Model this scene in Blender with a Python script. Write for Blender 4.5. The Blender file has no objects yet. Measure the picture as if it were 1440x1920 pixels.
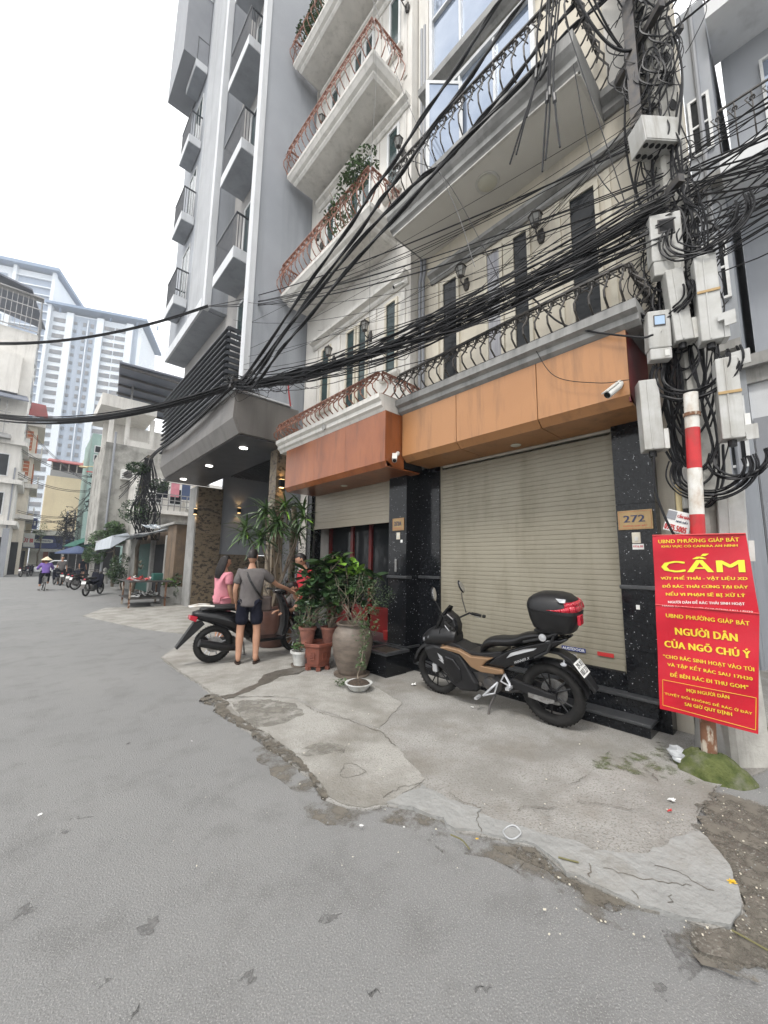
import bpy, bmesh, math, random
from math import sin, cos, tan, pi, radians, sqrt, atan2
from mathutils import Vector as V, Matrix, noise
S = bpy.context.scene
COL = S.collection
random.seed(7)
rnd = random.random
uni = random.uniform
# ---------------------------------------------------------------- camera
F = 720.0; CAMH = 1.55
YAW, PITCH, ROLL = radians(42.3), radians(7.6), radians(0.85)
_f = V((sin(YAW)*cos(PITCH), cos(YAW)*cos(PITCH), sin(PITCH)))
_r = V((cos(YAW), -sin(YAW), 0)); _u = _r.cross(_f)
_r, _u = cos(ROLL)*_r + sin(ROLL)*_u, -sin(ROLL)*_r + cos(ROLL)*_u
cam = bpy.data.cameras.new('camera'); camo = bpy.data.objects.new('camera', cam); COL.objects.link(camo)
camo.matrix_world = Matrix(((_r.x, _u.x, -_f.x, 0), (_r.y, _u.y, -_f.y, 0), (_r.z, _u.z, -_f.z, CAMH), (0, 0, 0, 1)))
cam.sensor_fit = 'HORIZONTAL'; cam.sensor_width = 36; cam.lens = 18.0; cam.clip_start = .05; cam.clip_end = 1500
S.camera = camo
CO = V((0, 0, CAMH))
def ray(x, y): return (x-720)*_r - (y-960)*_u + F*_f
def aX(x, y, X): d = ray(x, y); return CO + d*(X/d.x)      # where a sight line meets a facade plane
def aY(x, y, Y): d = ray(x, y); return CO + d*(Y/d.y)
def aG(x, y, z=0.0): d = ray(x, y); return CO + d*((z-CAMH)/d.z)
# ---------------------------------------------------------------- sky, sun, exposure
W = bpy.data.worlds.new('World'); S.world = W; W.use_nodes = True
nt = W.node_tree; bg = nt.nodes['Background']
SUN_EL, SUN_AZ = radians(58), radians(250)
sky = nt.nodes.new('ShaderNodeTexSky'); sky.sky_type = 'NISHITA'; sky.sun_disc = False
sky.sun_elevation = SUN_EL; sky.sun_rotation = SUN_AZ; sky.air_density = 1.0; sky.dust_density = 3.0
mx = nt.nodes.new('ShaderNodeMix'); mx.data_type = 'RGBA'; mx.inputs['Factor'].default_value = .82
nt.links.new(sky.outputs[0], mx.inputs['A']); mx.inputs['B'].default_value = (11.1, 11.0, 10.8, 1)
nt.links.new(mx.outputs['Result'], bg.inputs['Color']); bg.inputs['Strength'].default_value = .12
sl = bpy.data.lights.new('sun', 'SUN'); sl.energy = 1.5; sl.angle = radians(11); sl.color = (1, .97, .92)
so = bpy.data.objects.new('sun', sl); COL.objects.link(so)
sd = V((sin(SUN_AZ)*cos(SUN_EL), cos(SUN_AZ)*cos(SUN_EL), sin(SUN_EL)))
so.rotation_euler = sd.to_track_quat('Z', 'Y').to_euler(); so.location = (0, 0, 40)
S.view_settings.view_transform = 'Standard'; S.view_settings.look = 'None'
S.view_settings.exposure = .88; S.view_settings.gamma = 1.0; S.view_settings.use_curve_mapping = False
# ---------------------------------------------------------------- materials
def mat(name, col, rough=.7, col2=None, scale=4, detail=4, lo=.35, hi=.65, stretch=(1, 1, 1), bump=0, bscale=60, metal=0,
        spec=.5, coat=0, speck=None, speckscale=90, speckthr=.72, emit=0, trans=0, alpha=1, dirt=None, dirtscale=1.2, dirtstretch=(3, 3, .25), world=True, holes=None):
    m = bpy.data.materials.new(name); m.use_nodes = True; n = m.node_tree; b = n.nodes['Principled BSDF']
    def N(t, **k):
        q = n.nodes.new(t)
        for a, v in k.items(): setattr(q, a, v)
        return q
    def L(a, c): n.links.new(a, c)
    b.inputs['Roughness'].default_value = rough; b.inputs['Metallic'].default_value = metal
    b.inputs['Specular IOR Level'].default_value = spec; b.inputs['Coat Weight'].default_value = coat
    if coat: b.inputs['Coat Roughness'].default_value = .08
    c = tuple(col)+(1,)
    b.inputs['Base Color'].default_value = c
    if trans: b.inputs['Transmission Weight'].default_value = trans
    if alpha < 1: b.inputs['Alpha'].default_value = alpha
    if emit:
        b.inputs['Emission Color'].default_value = c; b.inputs['Emission Strength'].default_value = emit
    src = N('ShaderNodeTexCoord').outputs['Object'] if not world else N('ShaderNodeNewGeometry').outputs['Position']
    def nz(sc, st, det=4, ro=.6):
        mp = N('ShaderNodeMapping'); mp.inputs['Scale'].default_value = st; L(src, mp.inputs[0])
        t = N('ShaderNodeTexNoise'); t.inputs['Scale'].default_value = sc; t.inputs['Detail'].default_value = det; t.inputs['Roughness'].default_value = ro
        L(mp.outputs[0], t.inputs['Vector']); return t
    def ramp(o, a, z):
        q = N('ShaderNodeMapRange'); q.inputs['From Min'].default_value = a; q.inputs['From Max'].default_value = z
        L(o, q.inputs['Value']); return q.outputs[0]
    def mix(f, a, c2):
        q = N('ShaderNodeMix', data_type='RGBA'); L(f, q.inputs['Factor'])
        if isinstance(a, tuple): q.inputs['A'].default_value = a
        else: L(a, q.inputs['A'])
        q.inputs['B'].default_value = tuple(c2)+(1,) if len(c2) == 3 else c2
        return q.outputs['Result']
    out = c
    if col2 is not None: out = mix(ramp(nz(scale, stretch, detail).outputs['Fac'], lo, hi), out, col2)
    if dirt is not None: out = mix(ramp(nz(dirtscale, dirtstretch, 5, .65).outputs['Fac'], .5, .78), out, dirt)
    if speck is not None: out = mix(ramp(nz(speckscale, (1, 1, 1), 1).outputs['Fac'], speckthr, speckthr+.04), out, speck)
    if not isinstance(out, tuple): L(out, b.inputs['Base Color'])
    if holes:
        L(ramp(nz(holes[0], (1, 1, 1), 6, .7).outputs['Fac'], holes[1], holes[2]), b.inputs['Alpha'])
    if bump:
        bp = N('ShaderNodeBump'); bp.inputs['Strength'].default_value = bump; bp.inputs['Distance'].default_value = .02
        L(nz(bscale, stretch, 4).outputs['Fac'], bp.inputs['Height']); L(bp.outputs[0], b.inputs['Normal'])
    m['_b'] = 1
    return m
MM = {}
def mm(k): return MM[k]
MM.update(
 black_plastic=mat('black_plastic', (.009, .009, .010), .42, col2=(.014, .014, .015), scale=9, spec=.35),
 gloss_black=mat('gloss_black', (.006, .006, .007), .25, coat=.08, spec=.35, col2=(.010, .010, .011), scale=20),
 rubber=mat('rubber', (.010, .010, .010), .8, col2=(.020, .019, .018), scale=15, bump=.2, spec=.25),
 cable=mat('cable', (.006, .006, .007), .5, col2=(.014, .014, .016), scale=3, spec=.3),
 cable_grey=mat('cable_grey', (.12, .12, .12), .6, col2=(.07, .07, .07), scale=3),
 chrome=mat('chrome', (.6, .6, .6), .25, metal=.9),
 steel=mat('steel', (.38, .38, .38), .4, metal=.7, col2=(.2, .19, .18), scale=20),
 dark_steel=mat('dark_steel', (.05, .05, .055), .5, metal=.4, col2=(.09, .08, .07), scale=15),
 bronze_paint=mat('bronze_paint', (.28, .175, .10), .35, coat=.2, metal=.45),
 white_plastic=mat('white_plastic', (.62, .62, .6), .5, col2=(.5, .49, .45), scale=6),
 meter_plastic=mat('meter_plastic', (.46, .46, .445), .55, col2=(.36, .355, .33), scale=5, dirt=(.21, .19, .155), dirtscale=3, bump=.05),
 silver=mat('silver', (.55, .56, .58), .35, metal=.6),
 red_lens=mat('red_lens', (.42, .012, .03), .12, coat=.6),
 glass_clear=mat('glass_clear', (.5, .52, .55), .05, alpha=.45),
 cream_wall=mat('cream_wall', (.62, .57, .475), .8, col2=(.54, .495, .41), scale=1.2, dirt=(.40, .375, .33), dirtscale=1.0, bump=.08),
 white_wall=mat('white_wall', (.66, .64, .60), .75, col2=(.59, .57, .53), scale=1.5, dirt=(.46, .44, .41), dirtscale=1.1, bump=.06),
 white_trim=mat('white_trim', (.65, .63, .59), .6, col2=(.56, .545, .51), scale=3, dirt=(.4, .39, .36), dirtscale=2.5),
 grey_trim=mat('grey_trim', (.285, .283, .272), .65, col2=(.22, .218, .21), scale=3, dirt=(.13, .13, .125), dirtscale=2),
 soffit=mat('soffit', (.66, .645, .60), .8, col2=(.60, .585, .54), scale=1.3),
 frame_cream=mat('frame_cream', (.62, .58, .48), .5, col2=(.52, .48, .39), scale=5),
 frame_white=mat('frame_white', (.66, .67, .67), .4, col2=(.55, .56, .56), scale=5),
 glass_dark=mat('glass_dark', (.010, .012, .014), .08, col2=(.022, .024, .026), scale=1.5, spec=.22),
 glass_green=mat('glass_green', (.012, .028, .030), .08, col2=(.035, .06, .06), scale=2, spec=.3),
 glass_sky=mat('glass_sky', (.20, .25, .34), .05, col2=(.32, .37, .45), scale=.8, metal=.5),  # blue-white sky reflection put into the pane colour
 curtain=mat('curtain', (.42, .42, .44), .8, col2=(.3, .3, .33), scale=4, stretch=(8, 8, .3)),
 granite=mat('granite', (.005, .0055, .007), .14, col2=(.010, .011, .013), scale=30, speck=(.35, .36, .38), speckscale=48, speckthr=.72, spec=.3),
 granite_top=mat('granite_top', (.028, .030, .033), .3, col2=(.055, .057, .06), scale=30, speck=(.25, .26, .27), speckscale=70, speckthr=.73, stretch=(2, .3, 1)),
 shutter=mat('shutter', (.265, .244, .19), .5, col2=(.24, .22, .17), spec=.3, scale=1.3, dirt=(.175, .156, .112), dirtscale=1.4, dirtstretch=(2, 2, .5)),
 shutter_grey=mat('shutter_grey', (.31, .275, .215), .45, col2=(.265, .235, .18), scale=1.3),
 clad_tan=mat('clad_tan', (.41, .20, .082), .4, col2=(.35, .165, .066), scale=.9, dirt=(.22, .11, .05), dirtscale=1.6, dirtstretch=(4, 4, .5), lo=.3, hi=.75),
 clad_red=mat('clad_red', (.29, .092, .030), .3, col2=(.205, .060, .019), scale=2.2, stretch=(1, 1, .5), dirt=(.13, .045, .02), dirtscale=2, dirtstretch=(3, 3, .5)),
 clad_grey=mat('clad_grey', (.155, .145, .135), .42, col2=(.125, .117, .11), scale=1, dirt=(.09, .083, .076), dirtscale=1.2),
 hotel_wall=mat('hotel_wall', (.325, .342, .372), .75, col2=(.285, .302, .33), scale=.7, dirt=(.22, .235, .25), dirtscale=.7, dirtstretch=(3, 3, .15), bump=.05),
 hotel_white=mat('hotel_white', (.60, .615, .635), .6, col2=(.53, .545, .565), scale=1, dirt=(.42, .43, .44), dirtscale=1),
 hotel_recess=mat('hotel_recess', (.34, .33, .32), .8, col2=(.27, .265, .26), scale=1),
 louvre=mat('louvre', (.04, .043, .05), .4, col2=(.06, .063, .07), scale=3),
 balustrade_glass=mat('balustrade_glass', (.10, .13, .19), .08, col2=(.13, .17, .24), scale=2, alpha=.75),
 travertine=mat('travertine', (.15, .115, .075), .45, col2=(.032, .024, .017), scale=9, lo=.5, hi=.6, stretch=(1, 1, 1.6), bump=.4, bscale=12),
 grey_paint=mat('grey_paint', (.26, .27, .29), .6, col2=(.22, .23, .25), scale=1),
 copper=mat('copper', (.20, .075, .045), .5, col2=(.40, .25, .19), scale=14, lo=.5, hi=.66),
 iron=mat('iron', (.018, .017, .016), .5, col2=(.07, .062, .055), scale=18, spec=.4),
 concrete=mat('concrete', (.36, .355, .335), .85, col2=(.24, .235, .22), scale=2.5, dirt=(.13, .125, .11), dirtscale=1.5, bump=.3, bscale=25),
 pole_concrete=mat('pole_concrete', (.42, .41, .375), .85, col2=(.30, .29, .265), scale=5, dirt=(.2, .19, .17), dirtscale=2, bump=.3, bscale=40),
 paint_red=mat('paint_red', (.50, .018, .022), .45, col2=(.40, .016, .02), scale=10, dirt=(.2, .06, .04), dirtscale=5, dirtstretch=(1, 1, .6)),
 paint_white=mat('paint_white', (.66, .65, .62), .5, col2=(.55, .53, .48), scale=9, dirt=(.33, .2, .1), dirtscale=7, dirtstretch=(1, 1, .5)),
 rust=mat('rust', (.16, .075, .04), .85, col2=(.42, .37, .3), scale=16, lo=.5, hi=.6, stretch=(1, 1, .4), bump=.3),
 banner_red=mat('banner_red', (.52, .006, .022), .38, col2=(.42, .005, .018), scale=3, bump=.12, bscale=9),
 banner_yellow=mat('banner_yellow', (.75, .56, .035), .45, col2=(.66, .47, .03), scale=14),
 banner_lime=mat('banner_lime', (.68, .66, .04), .45),
 banner_white=mat('banner_white', (.72, .66, .62), .45),
 terracotta=mat('terracotta', (.20, .062, .038), .6, col2=(.13, .04, .026), scale=9, bump=.2),
 terracotta_light=mat('terracotta_light', (.24, .10, .07), .7, col2=(.15, .06, .045), scale=9, bump=.2),
 jar=mat('jar', (.155, .125, .10), .55, col2=(.09, .072, .058), scale=5, stretch=(1, 1, 3), bump=.25, bscale=20),
 jar_brown=mat('jar_brown', (.12, .06, .045), .3, col2=(.07, .035, .028), scale=5),
 white_pot=mat('white_pot', (.55, .56, .55), .5, col2=(.42, .42, .4), scale=8, dirt=(.25, .23, .18), dirtscale=4),
 soil=mat('soil', (.03, .022, .016), .95, col2=(.07, .05, .035), scale=40, bump=.8, bscale=50),
 bark=mat('bark', (.11, .085, .06), .9, col2=(.2, .17, .13), scale=14, stretch=(1, 1, .3), bump=.5, bscale=30),
 leaf_dark=mat('leaf_dark', (.010, .026, .010), .32, col2=(.028, .058, .023), scale=5),
 leaf_mid=mat('leaf_mid', (.022, .055, .016), .38, col2=(.065, .115, .035), scale=5),
 leaf_lime=mat('leaf_lime', (.13, .27, .03), .4, col2=(.2, .36, .05), scale=8),
 leaf_small=mat('leaf_small', (.03, .055, .022), .5, col2=(.09, .13, .055), scale=12, world=True),
 leaf_far=mat('leaf_far', (.05, .10, .04), .6, col2=(.10, .18, .06), scale=2),
 skin=mat('skin', (.40, .225, .15), .5, spec=.3, col2=(.37, .20, .13), scale=12, world=False),
 hair=mat('hair', (.010, .008, .008), .45, spec=.3, col2=(.02, .016, .015), scale=60),
 shirt_grey=mat('shirt_grey', (.135, .125, .122), .9, spec=.08, col2=(.11, .10, .10), scale=7, bump=.3, bscale=14),
 shirt_pink=mat('shirt_pink', (.58, .24, .28), .85, spec=.08, col2=(.50, .20, .24), scale=6, bump=.3, bscale=14),
 shirt_red=mat('shirt_red', (.45, .045, .06), .85, spec=.08, col2=(.38, .035, .045), scale=6, bump=.3, bscale=14),
 navy=mat('navy', (.009, .010, .017), .9, spec=.08, col2=(.016, .017, .026), scale=8, bump=.2, bscale=20),
 purple=mat('purple', (.20, .13, .38), .8, spec=.08, col2=(.16, .10, .32), scale=6),
 straw=mat('straw', (.62, .55, .38), .7, col2=(.5, .43, .29), scale=20),
 bag=mat('bag', (.05, .033, .027), .55, col2=(.03, .02, .018), scale=10),
 tattoo=mat('tattoo', (.06, .075, .075), .6, col2=(.30, .18, .13), scale=26, lo=.5, hi=.56, world=False),
 tower_white=mat('tower_white', (.62, .655, .69), .7, col2=(.56, .61, .66), scale=.05),
 tower_grey=mat('tower_grey', (.33, .38, .45), .7, col2=(.29, .34, .41), scale=.05),
 tower_dark=mat('tower_dark', (.10, .115, .13), .6, col2=(.19, .18, .18), scale=.6),
 tower_glass=mat('tower_glass', (.20, .25, .33), .3, col2=(.25, .30, .38), scale=.3),
 tower_roof=mat('tower_roof', (.14, .20, .30), .6),
 yellow_wall=mat('yellow_wall', (.60, .52, .36), .8, col2=(.54, .46, .32), scale=.3, dirt=(.4, .34, .25), dirtscale=.3, dirtstretch=(2, 2, .2)),
 old_concrete=mat('old_concrete', (.38, .37, .34), .9, col2=(.16, .155, .14), scale=1.2, lo=.42, hi=.7, dirt=(.09, .09, .08), dirtscale=.5, dirtstretch=(2, 2, .2), bump=.3, bscale=6),
 mint=mat('mint', (.30, .42, .38), .8, col2=(.25, .35, .32), scale=1),
 red_roof=mat('red_roof', (.27, .05, .045), .6, col2=(.2, .04, .035), scale=1),
 tin_roof=mat('tin_roof', (.10, .115, .15), .55, col2=(.14, .15, .18), scale=1),
 brick_stain=mat('brick_stain', (.165, .115, .075), .9, col2=(.11, .08, .055), scale=2.5, dirt=(.06, .05, .04), dirtscale=1, bump=.4, bscale=30),
 orange_shutter=mat('orange_shutter', (.42, .12, .04), .6, col2=(.33, .09, .03), scale=3),
 sign_blue=mat('sign_blue', (.018, .035, .17), .4, col2=(.014, .028, .14), scale=1),
 tarp_blue=mat('tarp_blue', (.035, .055, .12), .7, col2=(.05, .075, .15), scale=2),
 tarp_green=mat('tarp_green', (.01, .10, .07), .7, col2=(.008, .07, .05), scale=2),
 awning=mat('awning', (.52, .56, .60), .5, col2=(.42, .46, .50), scale=2, dirt=(.25, .27, .28), dirtscale=1),
 green_door=mat('green_door', (.012, .09, .07), .6, col2=(.01, .06, .05), scale=3),
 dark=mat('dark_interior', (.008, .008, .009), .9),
 red_wood=mat('red_wood', (.16, .010, .010), .35, col2=(.10, .008, .008), scale=4),
 brass=mat('brass', (.36, .25, .12), .35, metal=.6, col2=(.29, .2, .10), scale=6),
 navy_text=mat('navy_text', (.02, .03, .08), .5),
 red_text=mat('red_text', (.45, .03, .03), .5),
 black_text=mat('black_text', (.015, .015, .015), .5),
 white_car=mat('white_car', (.62, .63, .64), .25, coat=.5),
 moss=mat('moss', (.045, .062, .012), .95, col2=(.10, .115, .035), scale=16, bump=.9, bscale=60, dirt=(.2, .19, .16), dirtscale=5, dirtstretch=(1, 1, 1)),
 plastic_bag=mat('plastic_bag', (.42, .43, .44), .3, col2=(.3, .31, .32), scale=8),
 paper=mat('paper', (.7, .7, .68), .8),
 leaf_yellow=mat('leaf_yellow', (.62, .40, .03), .6),
 twig=mat('twig', (.13, .12, .05), .8),
 warm_light=mat('warm_light', (1, .62, .25), .5, emit=3.5),
 white_light=mat('white_light', (1, .97, .9), .5, emit=8),
 lens_off=mat('lens_off', (.55, .54, .45), .4),
 lamp_glass=mat('lamp_glass', (.35, .35, .33), .15, alpha=.6),
 pvc=mat('pvc', (.55, .45, .25), .5),
 lcd=mat('lcd', (.33, .45, .6), .2),
 hose=mat('hose', (.35, .03, .03), .4),
 floor_tile=mat('floor_tile', (.33, .32, .30), .7, col2=(.27, .26, .245), scale=3),
)
# ---------------------------------------------------------------- mesh tools
class MB:
    def __init__(s): s.v = []; s.f = []; s.mi = []; s.c = 0
    def add(s, vs, fs):
        b = len(s.v); s.v += [tuple(p) for p in vs]
        for f in fs: s.f.append(tuple(i+b for i in f)); s.mi.append(s.c)
        return s
    def box(s, x0, y0, z0, x1, y1, z1):
        if x0 > x1: x0, x1 = x1, x0
        if y0 > y1: y0, y1 = y1, y0
        if z0 > z1: z0, z1 = z1, z0
        return s.add([(x0, y0, z0), (x1, y0, z0), (x1, y1, z0), (x0, y1, z0), (x0, y0, z1), (x1, y0, z1), (x1, y1, z1), (x0, y1, z1)],
                     [(0, 3, 2, 1), (4, 5, 6, 7), (0, 1, 5, 4), (1, 2, 6, 5), (2, 3, 7, 6), (3, 0, 4, 7)])
    def hexa(s, p8): return s.add(p8, [(0, 3, 2, 1), (4, 5, 6, 7), (0, 1, 5, 4), (1, 2, 6, 5), (2, 3, 7, 6), (3, 0, 4, 7)])
    def obox(s, c, h, R=None):
        c = V(c); R = R or Matrix.Identity(3)
        return s.hexa([c + R @ V((sx*h[0], sy*h[1], sz*h[2])) for sz in (-1, 1) for sx, sy in ((-1, -1), (1, -1), (1, 1), (-1, 1))])
    def prism(s, poly, vec):
        n = len(poly); vec = V(vec); a = [V(p) for p in poly]
        return s.add(a + [p+vec for p in a], [tuple(range(n))[::-1], tuple(range(n, 2*n))] + [(i, (i+1) % n, n+(i+1) % n, n+i) for i in range(n)])
    def sheet(s, pts): return s.add(pts, [tuple(range(len(pts)))])
    def tube(s, pts, r, n=6, cap=True):
        pts = [V(p) for p in pts]; m = len(pts); R = r if isinstance(r, (list, tuple)) else [r]*m
        vs = []; up = None
        for i in range(m):
            t = (pts[min(i+1, m-1)] - pts[max(i-1, 0)])
            t = t.normalized() if t.length > 1e-9 else V((0, 0, 1))
            if up is None:
                up = V((0, 0, 1)) if abs(t.z) < .9 else V((1, 0, 0))
            a = t.cross(up)
            if a.length < 1e-4: a = t.cross(V((0, 1, 0.1)))
            a.normalize(); b = a.cross(t); up = b if abs(t.dot(b)) < .99 else up
            for k in range(n):
                w = 2*pi*k/n; vs.append(pts[i] + R[i]*(cos(w)*a + sin(w)*b))
        fs = [(i*n+k, i*n+(k+1) % n, (i+1)*n+(k+1) % n, (i+1)*n+k) for i in range(m-1) for k in range(n)]
        if cap: fs += [tuple(range(n))[::-1], tuple(range((m-1)*n, m*n))]
        return s.add(vs, fs)
    def lathe(s, prof, c=(0, 0, 0), n=20, M=None, sx=1, sy=1):
        c = V(c); vs = []
        for r, z in prof:
            for k in range(n):
                w = 2*pi*k/n; p = V((r*cos(w)*sx, r*sin(w)*sy, z))
                vs.append(c + (M @ p if M else p))
        m = len(prof)
        fs = [(i*n+k, i*n+(k+1) % n, (i+1)*n+(k+1) % n, (i+1)*n+k) for i in range(m-1) for k in range(n)]
        if prof[0][0] > 1e-5: fs.append(tuple(range(n))[::-1])
        if prof[-1][0] > 1e-5: fs.append(tuple(range((m-1)*n, m*n)))
        return s.add(vs, fs)
    def ell(s, c, r, n=12, M=None):
        k = max(5, n//2+1)
        return s.lathe([(sin(pi*i/k) if 0 < i < k else 0.0, -cos(pi*i/k)) for i in range(k+1)], c, n,
                       M=(M or Matrix.Identity(3)) @ Matrix.Diagonal(V(r)))
    def loft(s, rings, cap=True):
        n = len(rings[0]); vs = [p for r in rings for p in r]; m = len(rings)
        fs = [(i*n+k, i*n+(k+1) % n, (i+1)*n+(k+1) % n, (i+1)*n+k) for i in range(m-1) for k in range(n)]
        if cap: fs += [tuple(range(n))[::-1], tuple(range((m-1)*n, m*n))]
        return s.add(vs, fs)
    def mesh(s, name, mats, smooth=False, off=(0, 0, 0)):
        me = bpy.data.meshes.new(name); o = V(off)
        me.from_pydata([V(p)-o for p in s.v], [], s.f)
        for m in (mats if isinstance(mats, (list, tuple)) else [mats]): me.materials.append(MM[m])
        if any(s.mi): me.polygons.foreach_set('material_index', s.mi)
        bm = bmesh.new(); bm.from_mesh(me); bmesh.ops.recalc_face_normals(bm, faces=bm.faces); bm.to_mesh(me); bm.free()
        if smooth:
            me.polygons.foreach_set('use_smooth', [True]*len(me.polygons))
            if hasattr(me, 'set_sharp_from_angle'): me.set_sharp_from_angle(angle=radians(42))
        me.update(); return me
WL = {}
def wl(p): return WL.get(p.name, V((0, 0, 0))) if p is not None else V((0, 0, 0))
def link(name, me, parent=None, loc=None):
    o = bpy.data.objects.new(name, me); COL.objects.link(o)
    if parent is not None: o.parent = parent
    if loc is not None: o.location = V(loc) - wl(parent)
    WL[o.name] = V(loc) if loc is not None else wl(parent)
    return o
def bev(o, w, seg=2):
    m = o.modifiers.new('b', 'BEVEL'); m.width = w; m.segments = seg; m.limit_method = 'ANGLE'; m.angle_limit = radians(35); return o
def sub(o, l=1):
    m = o.modifiers.new('s', 'SUBSURF'); m.levels = l; m.render_levels = l; return o
def part(mb, name, mats, parent, smooth=False, label=None, kind=None, bevel=0):
    o = link(name, mb.mesh(name, mats, smooth, wl(parent)), parent)
    if label: o['label'] = label
    if kind: o['kind'] = kind
    if bevel: bev(o, bevel)
    return o
def piece(src, parent, loc, rz=0, rot=None, scale=None):
    o = src.copy(); COL.objects.link(o); o.parent = parent; o.location = V(loc) - wl(parent)
    if rot is not None: o.rotation_euler = rot
    elif rz: o.rotation_euler = (0, 0, rz)
    if scale is not None: o.scale = scale if not isinstance(scale, (int, float)) else (scale,)*3
    WL[o.name] = V(loc); return o
def first(mb, name, mats, parent, loc, rz=0, rot=None, scale=None, smooth=False):
    "one mesh built round its own origin, placed under parent"
    o = link(name, mb.mesh(name, mats, smooth), parent, loc)
    if rot is not None: o.rotation_euler = rot
    elif rz: o.rotation_euler = (0, 0, rz)
    if scale is not None: o.scale = scale if not isinstance(scale, (int, float)) else (scale,)*3
    return o
def tag(o, label=None, cat=None, group=None, kind=None):
    if label: o['label'] = label
    if cat: o['category'] = cat
    if group: o['group'] = group
    if kind: o['kind'] = kind
    return o
def thing(name, label, cat, loc=(0, 0, 0), group=None):
    return tag(link(name, None, None, loc), label, cat, group)
def solo(mb, name, label, cat, mats, base, group=None, smooth=False, kind=None, bevel=0):
    o = link(name, mb.mesh(name, mats, smooth, base), None, base)
    if bevel: bev(o, bevel)
    return tag(o, label, cat, group, kind)
def place(t, loc, rz=0, rot=None):
    t.location = loc; t.rotation_euler = rot if rot is not None else (0, 0, rz); WL[t.name] = V(loc)
def kids(o): return [c for c in bpy.data.objects if c.parent == o]
def clone(t, loc, rz=0, label=None, group=None, rot=None, scale=None):
    def cp(o, par):
        c = o.copy(); COL.objects.link(c)
        if par is not None: c.parent = par
        for k in kids(o): cp(k, c)
        return c
    c = cp(t, None); c.location = loc; c.rotation_euler = rot if rot is not None else (0, 0, rz)
    if scale: c.scale = (scale,)*3
    if label: c['label'] = label
    if group: c['group'] = group
    return c
FONT = bpy.data.fonts.load('<builtin>') if False else None
import unicodedata
def _raw(txt):
    cu = bpy.data.curves.new('t', 'FONT'); cu.body = txt; cu.space_character = 1.06; cu.resolution_u = 2
    ob = bpy.data.objects.new('t', cu); COL.objects.link(ob)
    dg = bpy.context.evaluated_depsgraph_get(); dg.update()
    me = bpy.data.meshes.new_from_object(ob.evaluated_get(dg))
    vs = [v.co.copy() for v in me.vertices]; fs = [tuple(p.vertices) for p in me.polygons]
    bpy.data.objects.remove(ob); bpy.data.curves.remove(cu); bpy.data.meshes.remove(me); return vs, fs
_xc = {}
def _maxx(t):
    if t not in _xc: vs = _raw(t)[0]; _xc[t] = (min(v.x for v in vs), max(v.x for v in vs)) if vs else (0, 0)
    return _xc[t]
def text_mb(txt, weight=.02, extr=0.0):
    "layout with plain base letters; the bar of Đ and the horns of Ư, Ơ are added as their own strokes"
    plain = ''; extra = []
    for i, ch in enumerate(txt):
        d = unicodedata.normalize('NFD', ch)
        if '\u031b' in d: extra.append((i, 'horn')); ch = unicodedata.normalize('NFC', d.replace('\u031b', ''))
        if ch in 'Đđ': extra.append((i, 'bar')); ch = 'D'
        plain += ch
    vs, fs = _raw(plain)
    for i, k in extra:
        x1 = _maxx(plain[:i+1].rstrip())[1]; ch = plain[i]; w0, w1 = _maxx(unicodedata.normalize('NFD', ch)[0]); w = w1-w0
        b = len(vs)
        if k == 'bar': a, e, y0, y1 = x1-w-.07, x1-w+.26, .31, .40
        else: a, e, y0, y1 = x1-.03, x1+.09, .62, .74
        vs += [V((a, y0, 0)), V((e, y0 if k == 'bar' else y0+.05, 0)), V((e, y1 if k == 'bar' else y1+.06, 0)), V((a, y1, 0))]; fs.append((b, b+1, b+2, b+3))
    x0 = min(v.x for v in vs); x1 = max(v.x for v in vs); y0 = min(v.y for v in vs); y1 = max(v.y for v in vs)
    return [((v.x-x0)/(x1-x0), (v.y-y0)/(y1-y0)) for v in vs], fs
def text_mb_old(txt, weight=.02, extr=0.0):
    "mesh of a text, in x,y with its box normalised to 0..1"
    cu = bpy.data.curves.new('t', 'FONT'); cu.body = txt; cu.offset = 0.0; cu.space_character = 1.06; cu.resolution_u = 2; cu.extrude = extr
    ob = bpy.data.objects.new('t', cu); COL.objects.link(ob)
    dg = bpy.context.evaluated_depsgraph_get(); dg.update()
    me = bpy.data.meshes.new_from_object(ob.evaluated_get(dg))
    vs = [v.co.copy() for v in me.vertices]; fs = [tuple(p.vertices) for p in me.polygons]
    bpy.data.objects.remove(ob); bpy.data.curves.remove(cu); bpy.data.meshes.remove(me)
    x0 = min(v.x for v in vs); x1 = max(v.x for v in vs); y0 = min(v.y for v in vs); y1 = max(v.y for v in vs)
    return [((v.x-x0)/(x1-x0), (v.y-y0)/(y1-y0)) for v in vs], fs
def text_on(mb, txt, org, ux, uz, weight=.02, warp=None):
    "text filling the parallelogram org, ux (width), uz (height)"
    vs, fs = text_mb(txt, weight); org = V(org); ux = V(ux); uz = V(uz)
    nn = ux.cross(uz).normalized(); k = min(weight, .03)*uz.length*1.6; e = ux.normalized()
    for j in (range(-2, 3) if weight >= .02 else range(1)):
        P = [org + e*(k*j/2) + nn*(.0002*j) + ux*a + uz*b for a, b in vs]
        mb.add(P, fs)
    return mb
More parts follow.
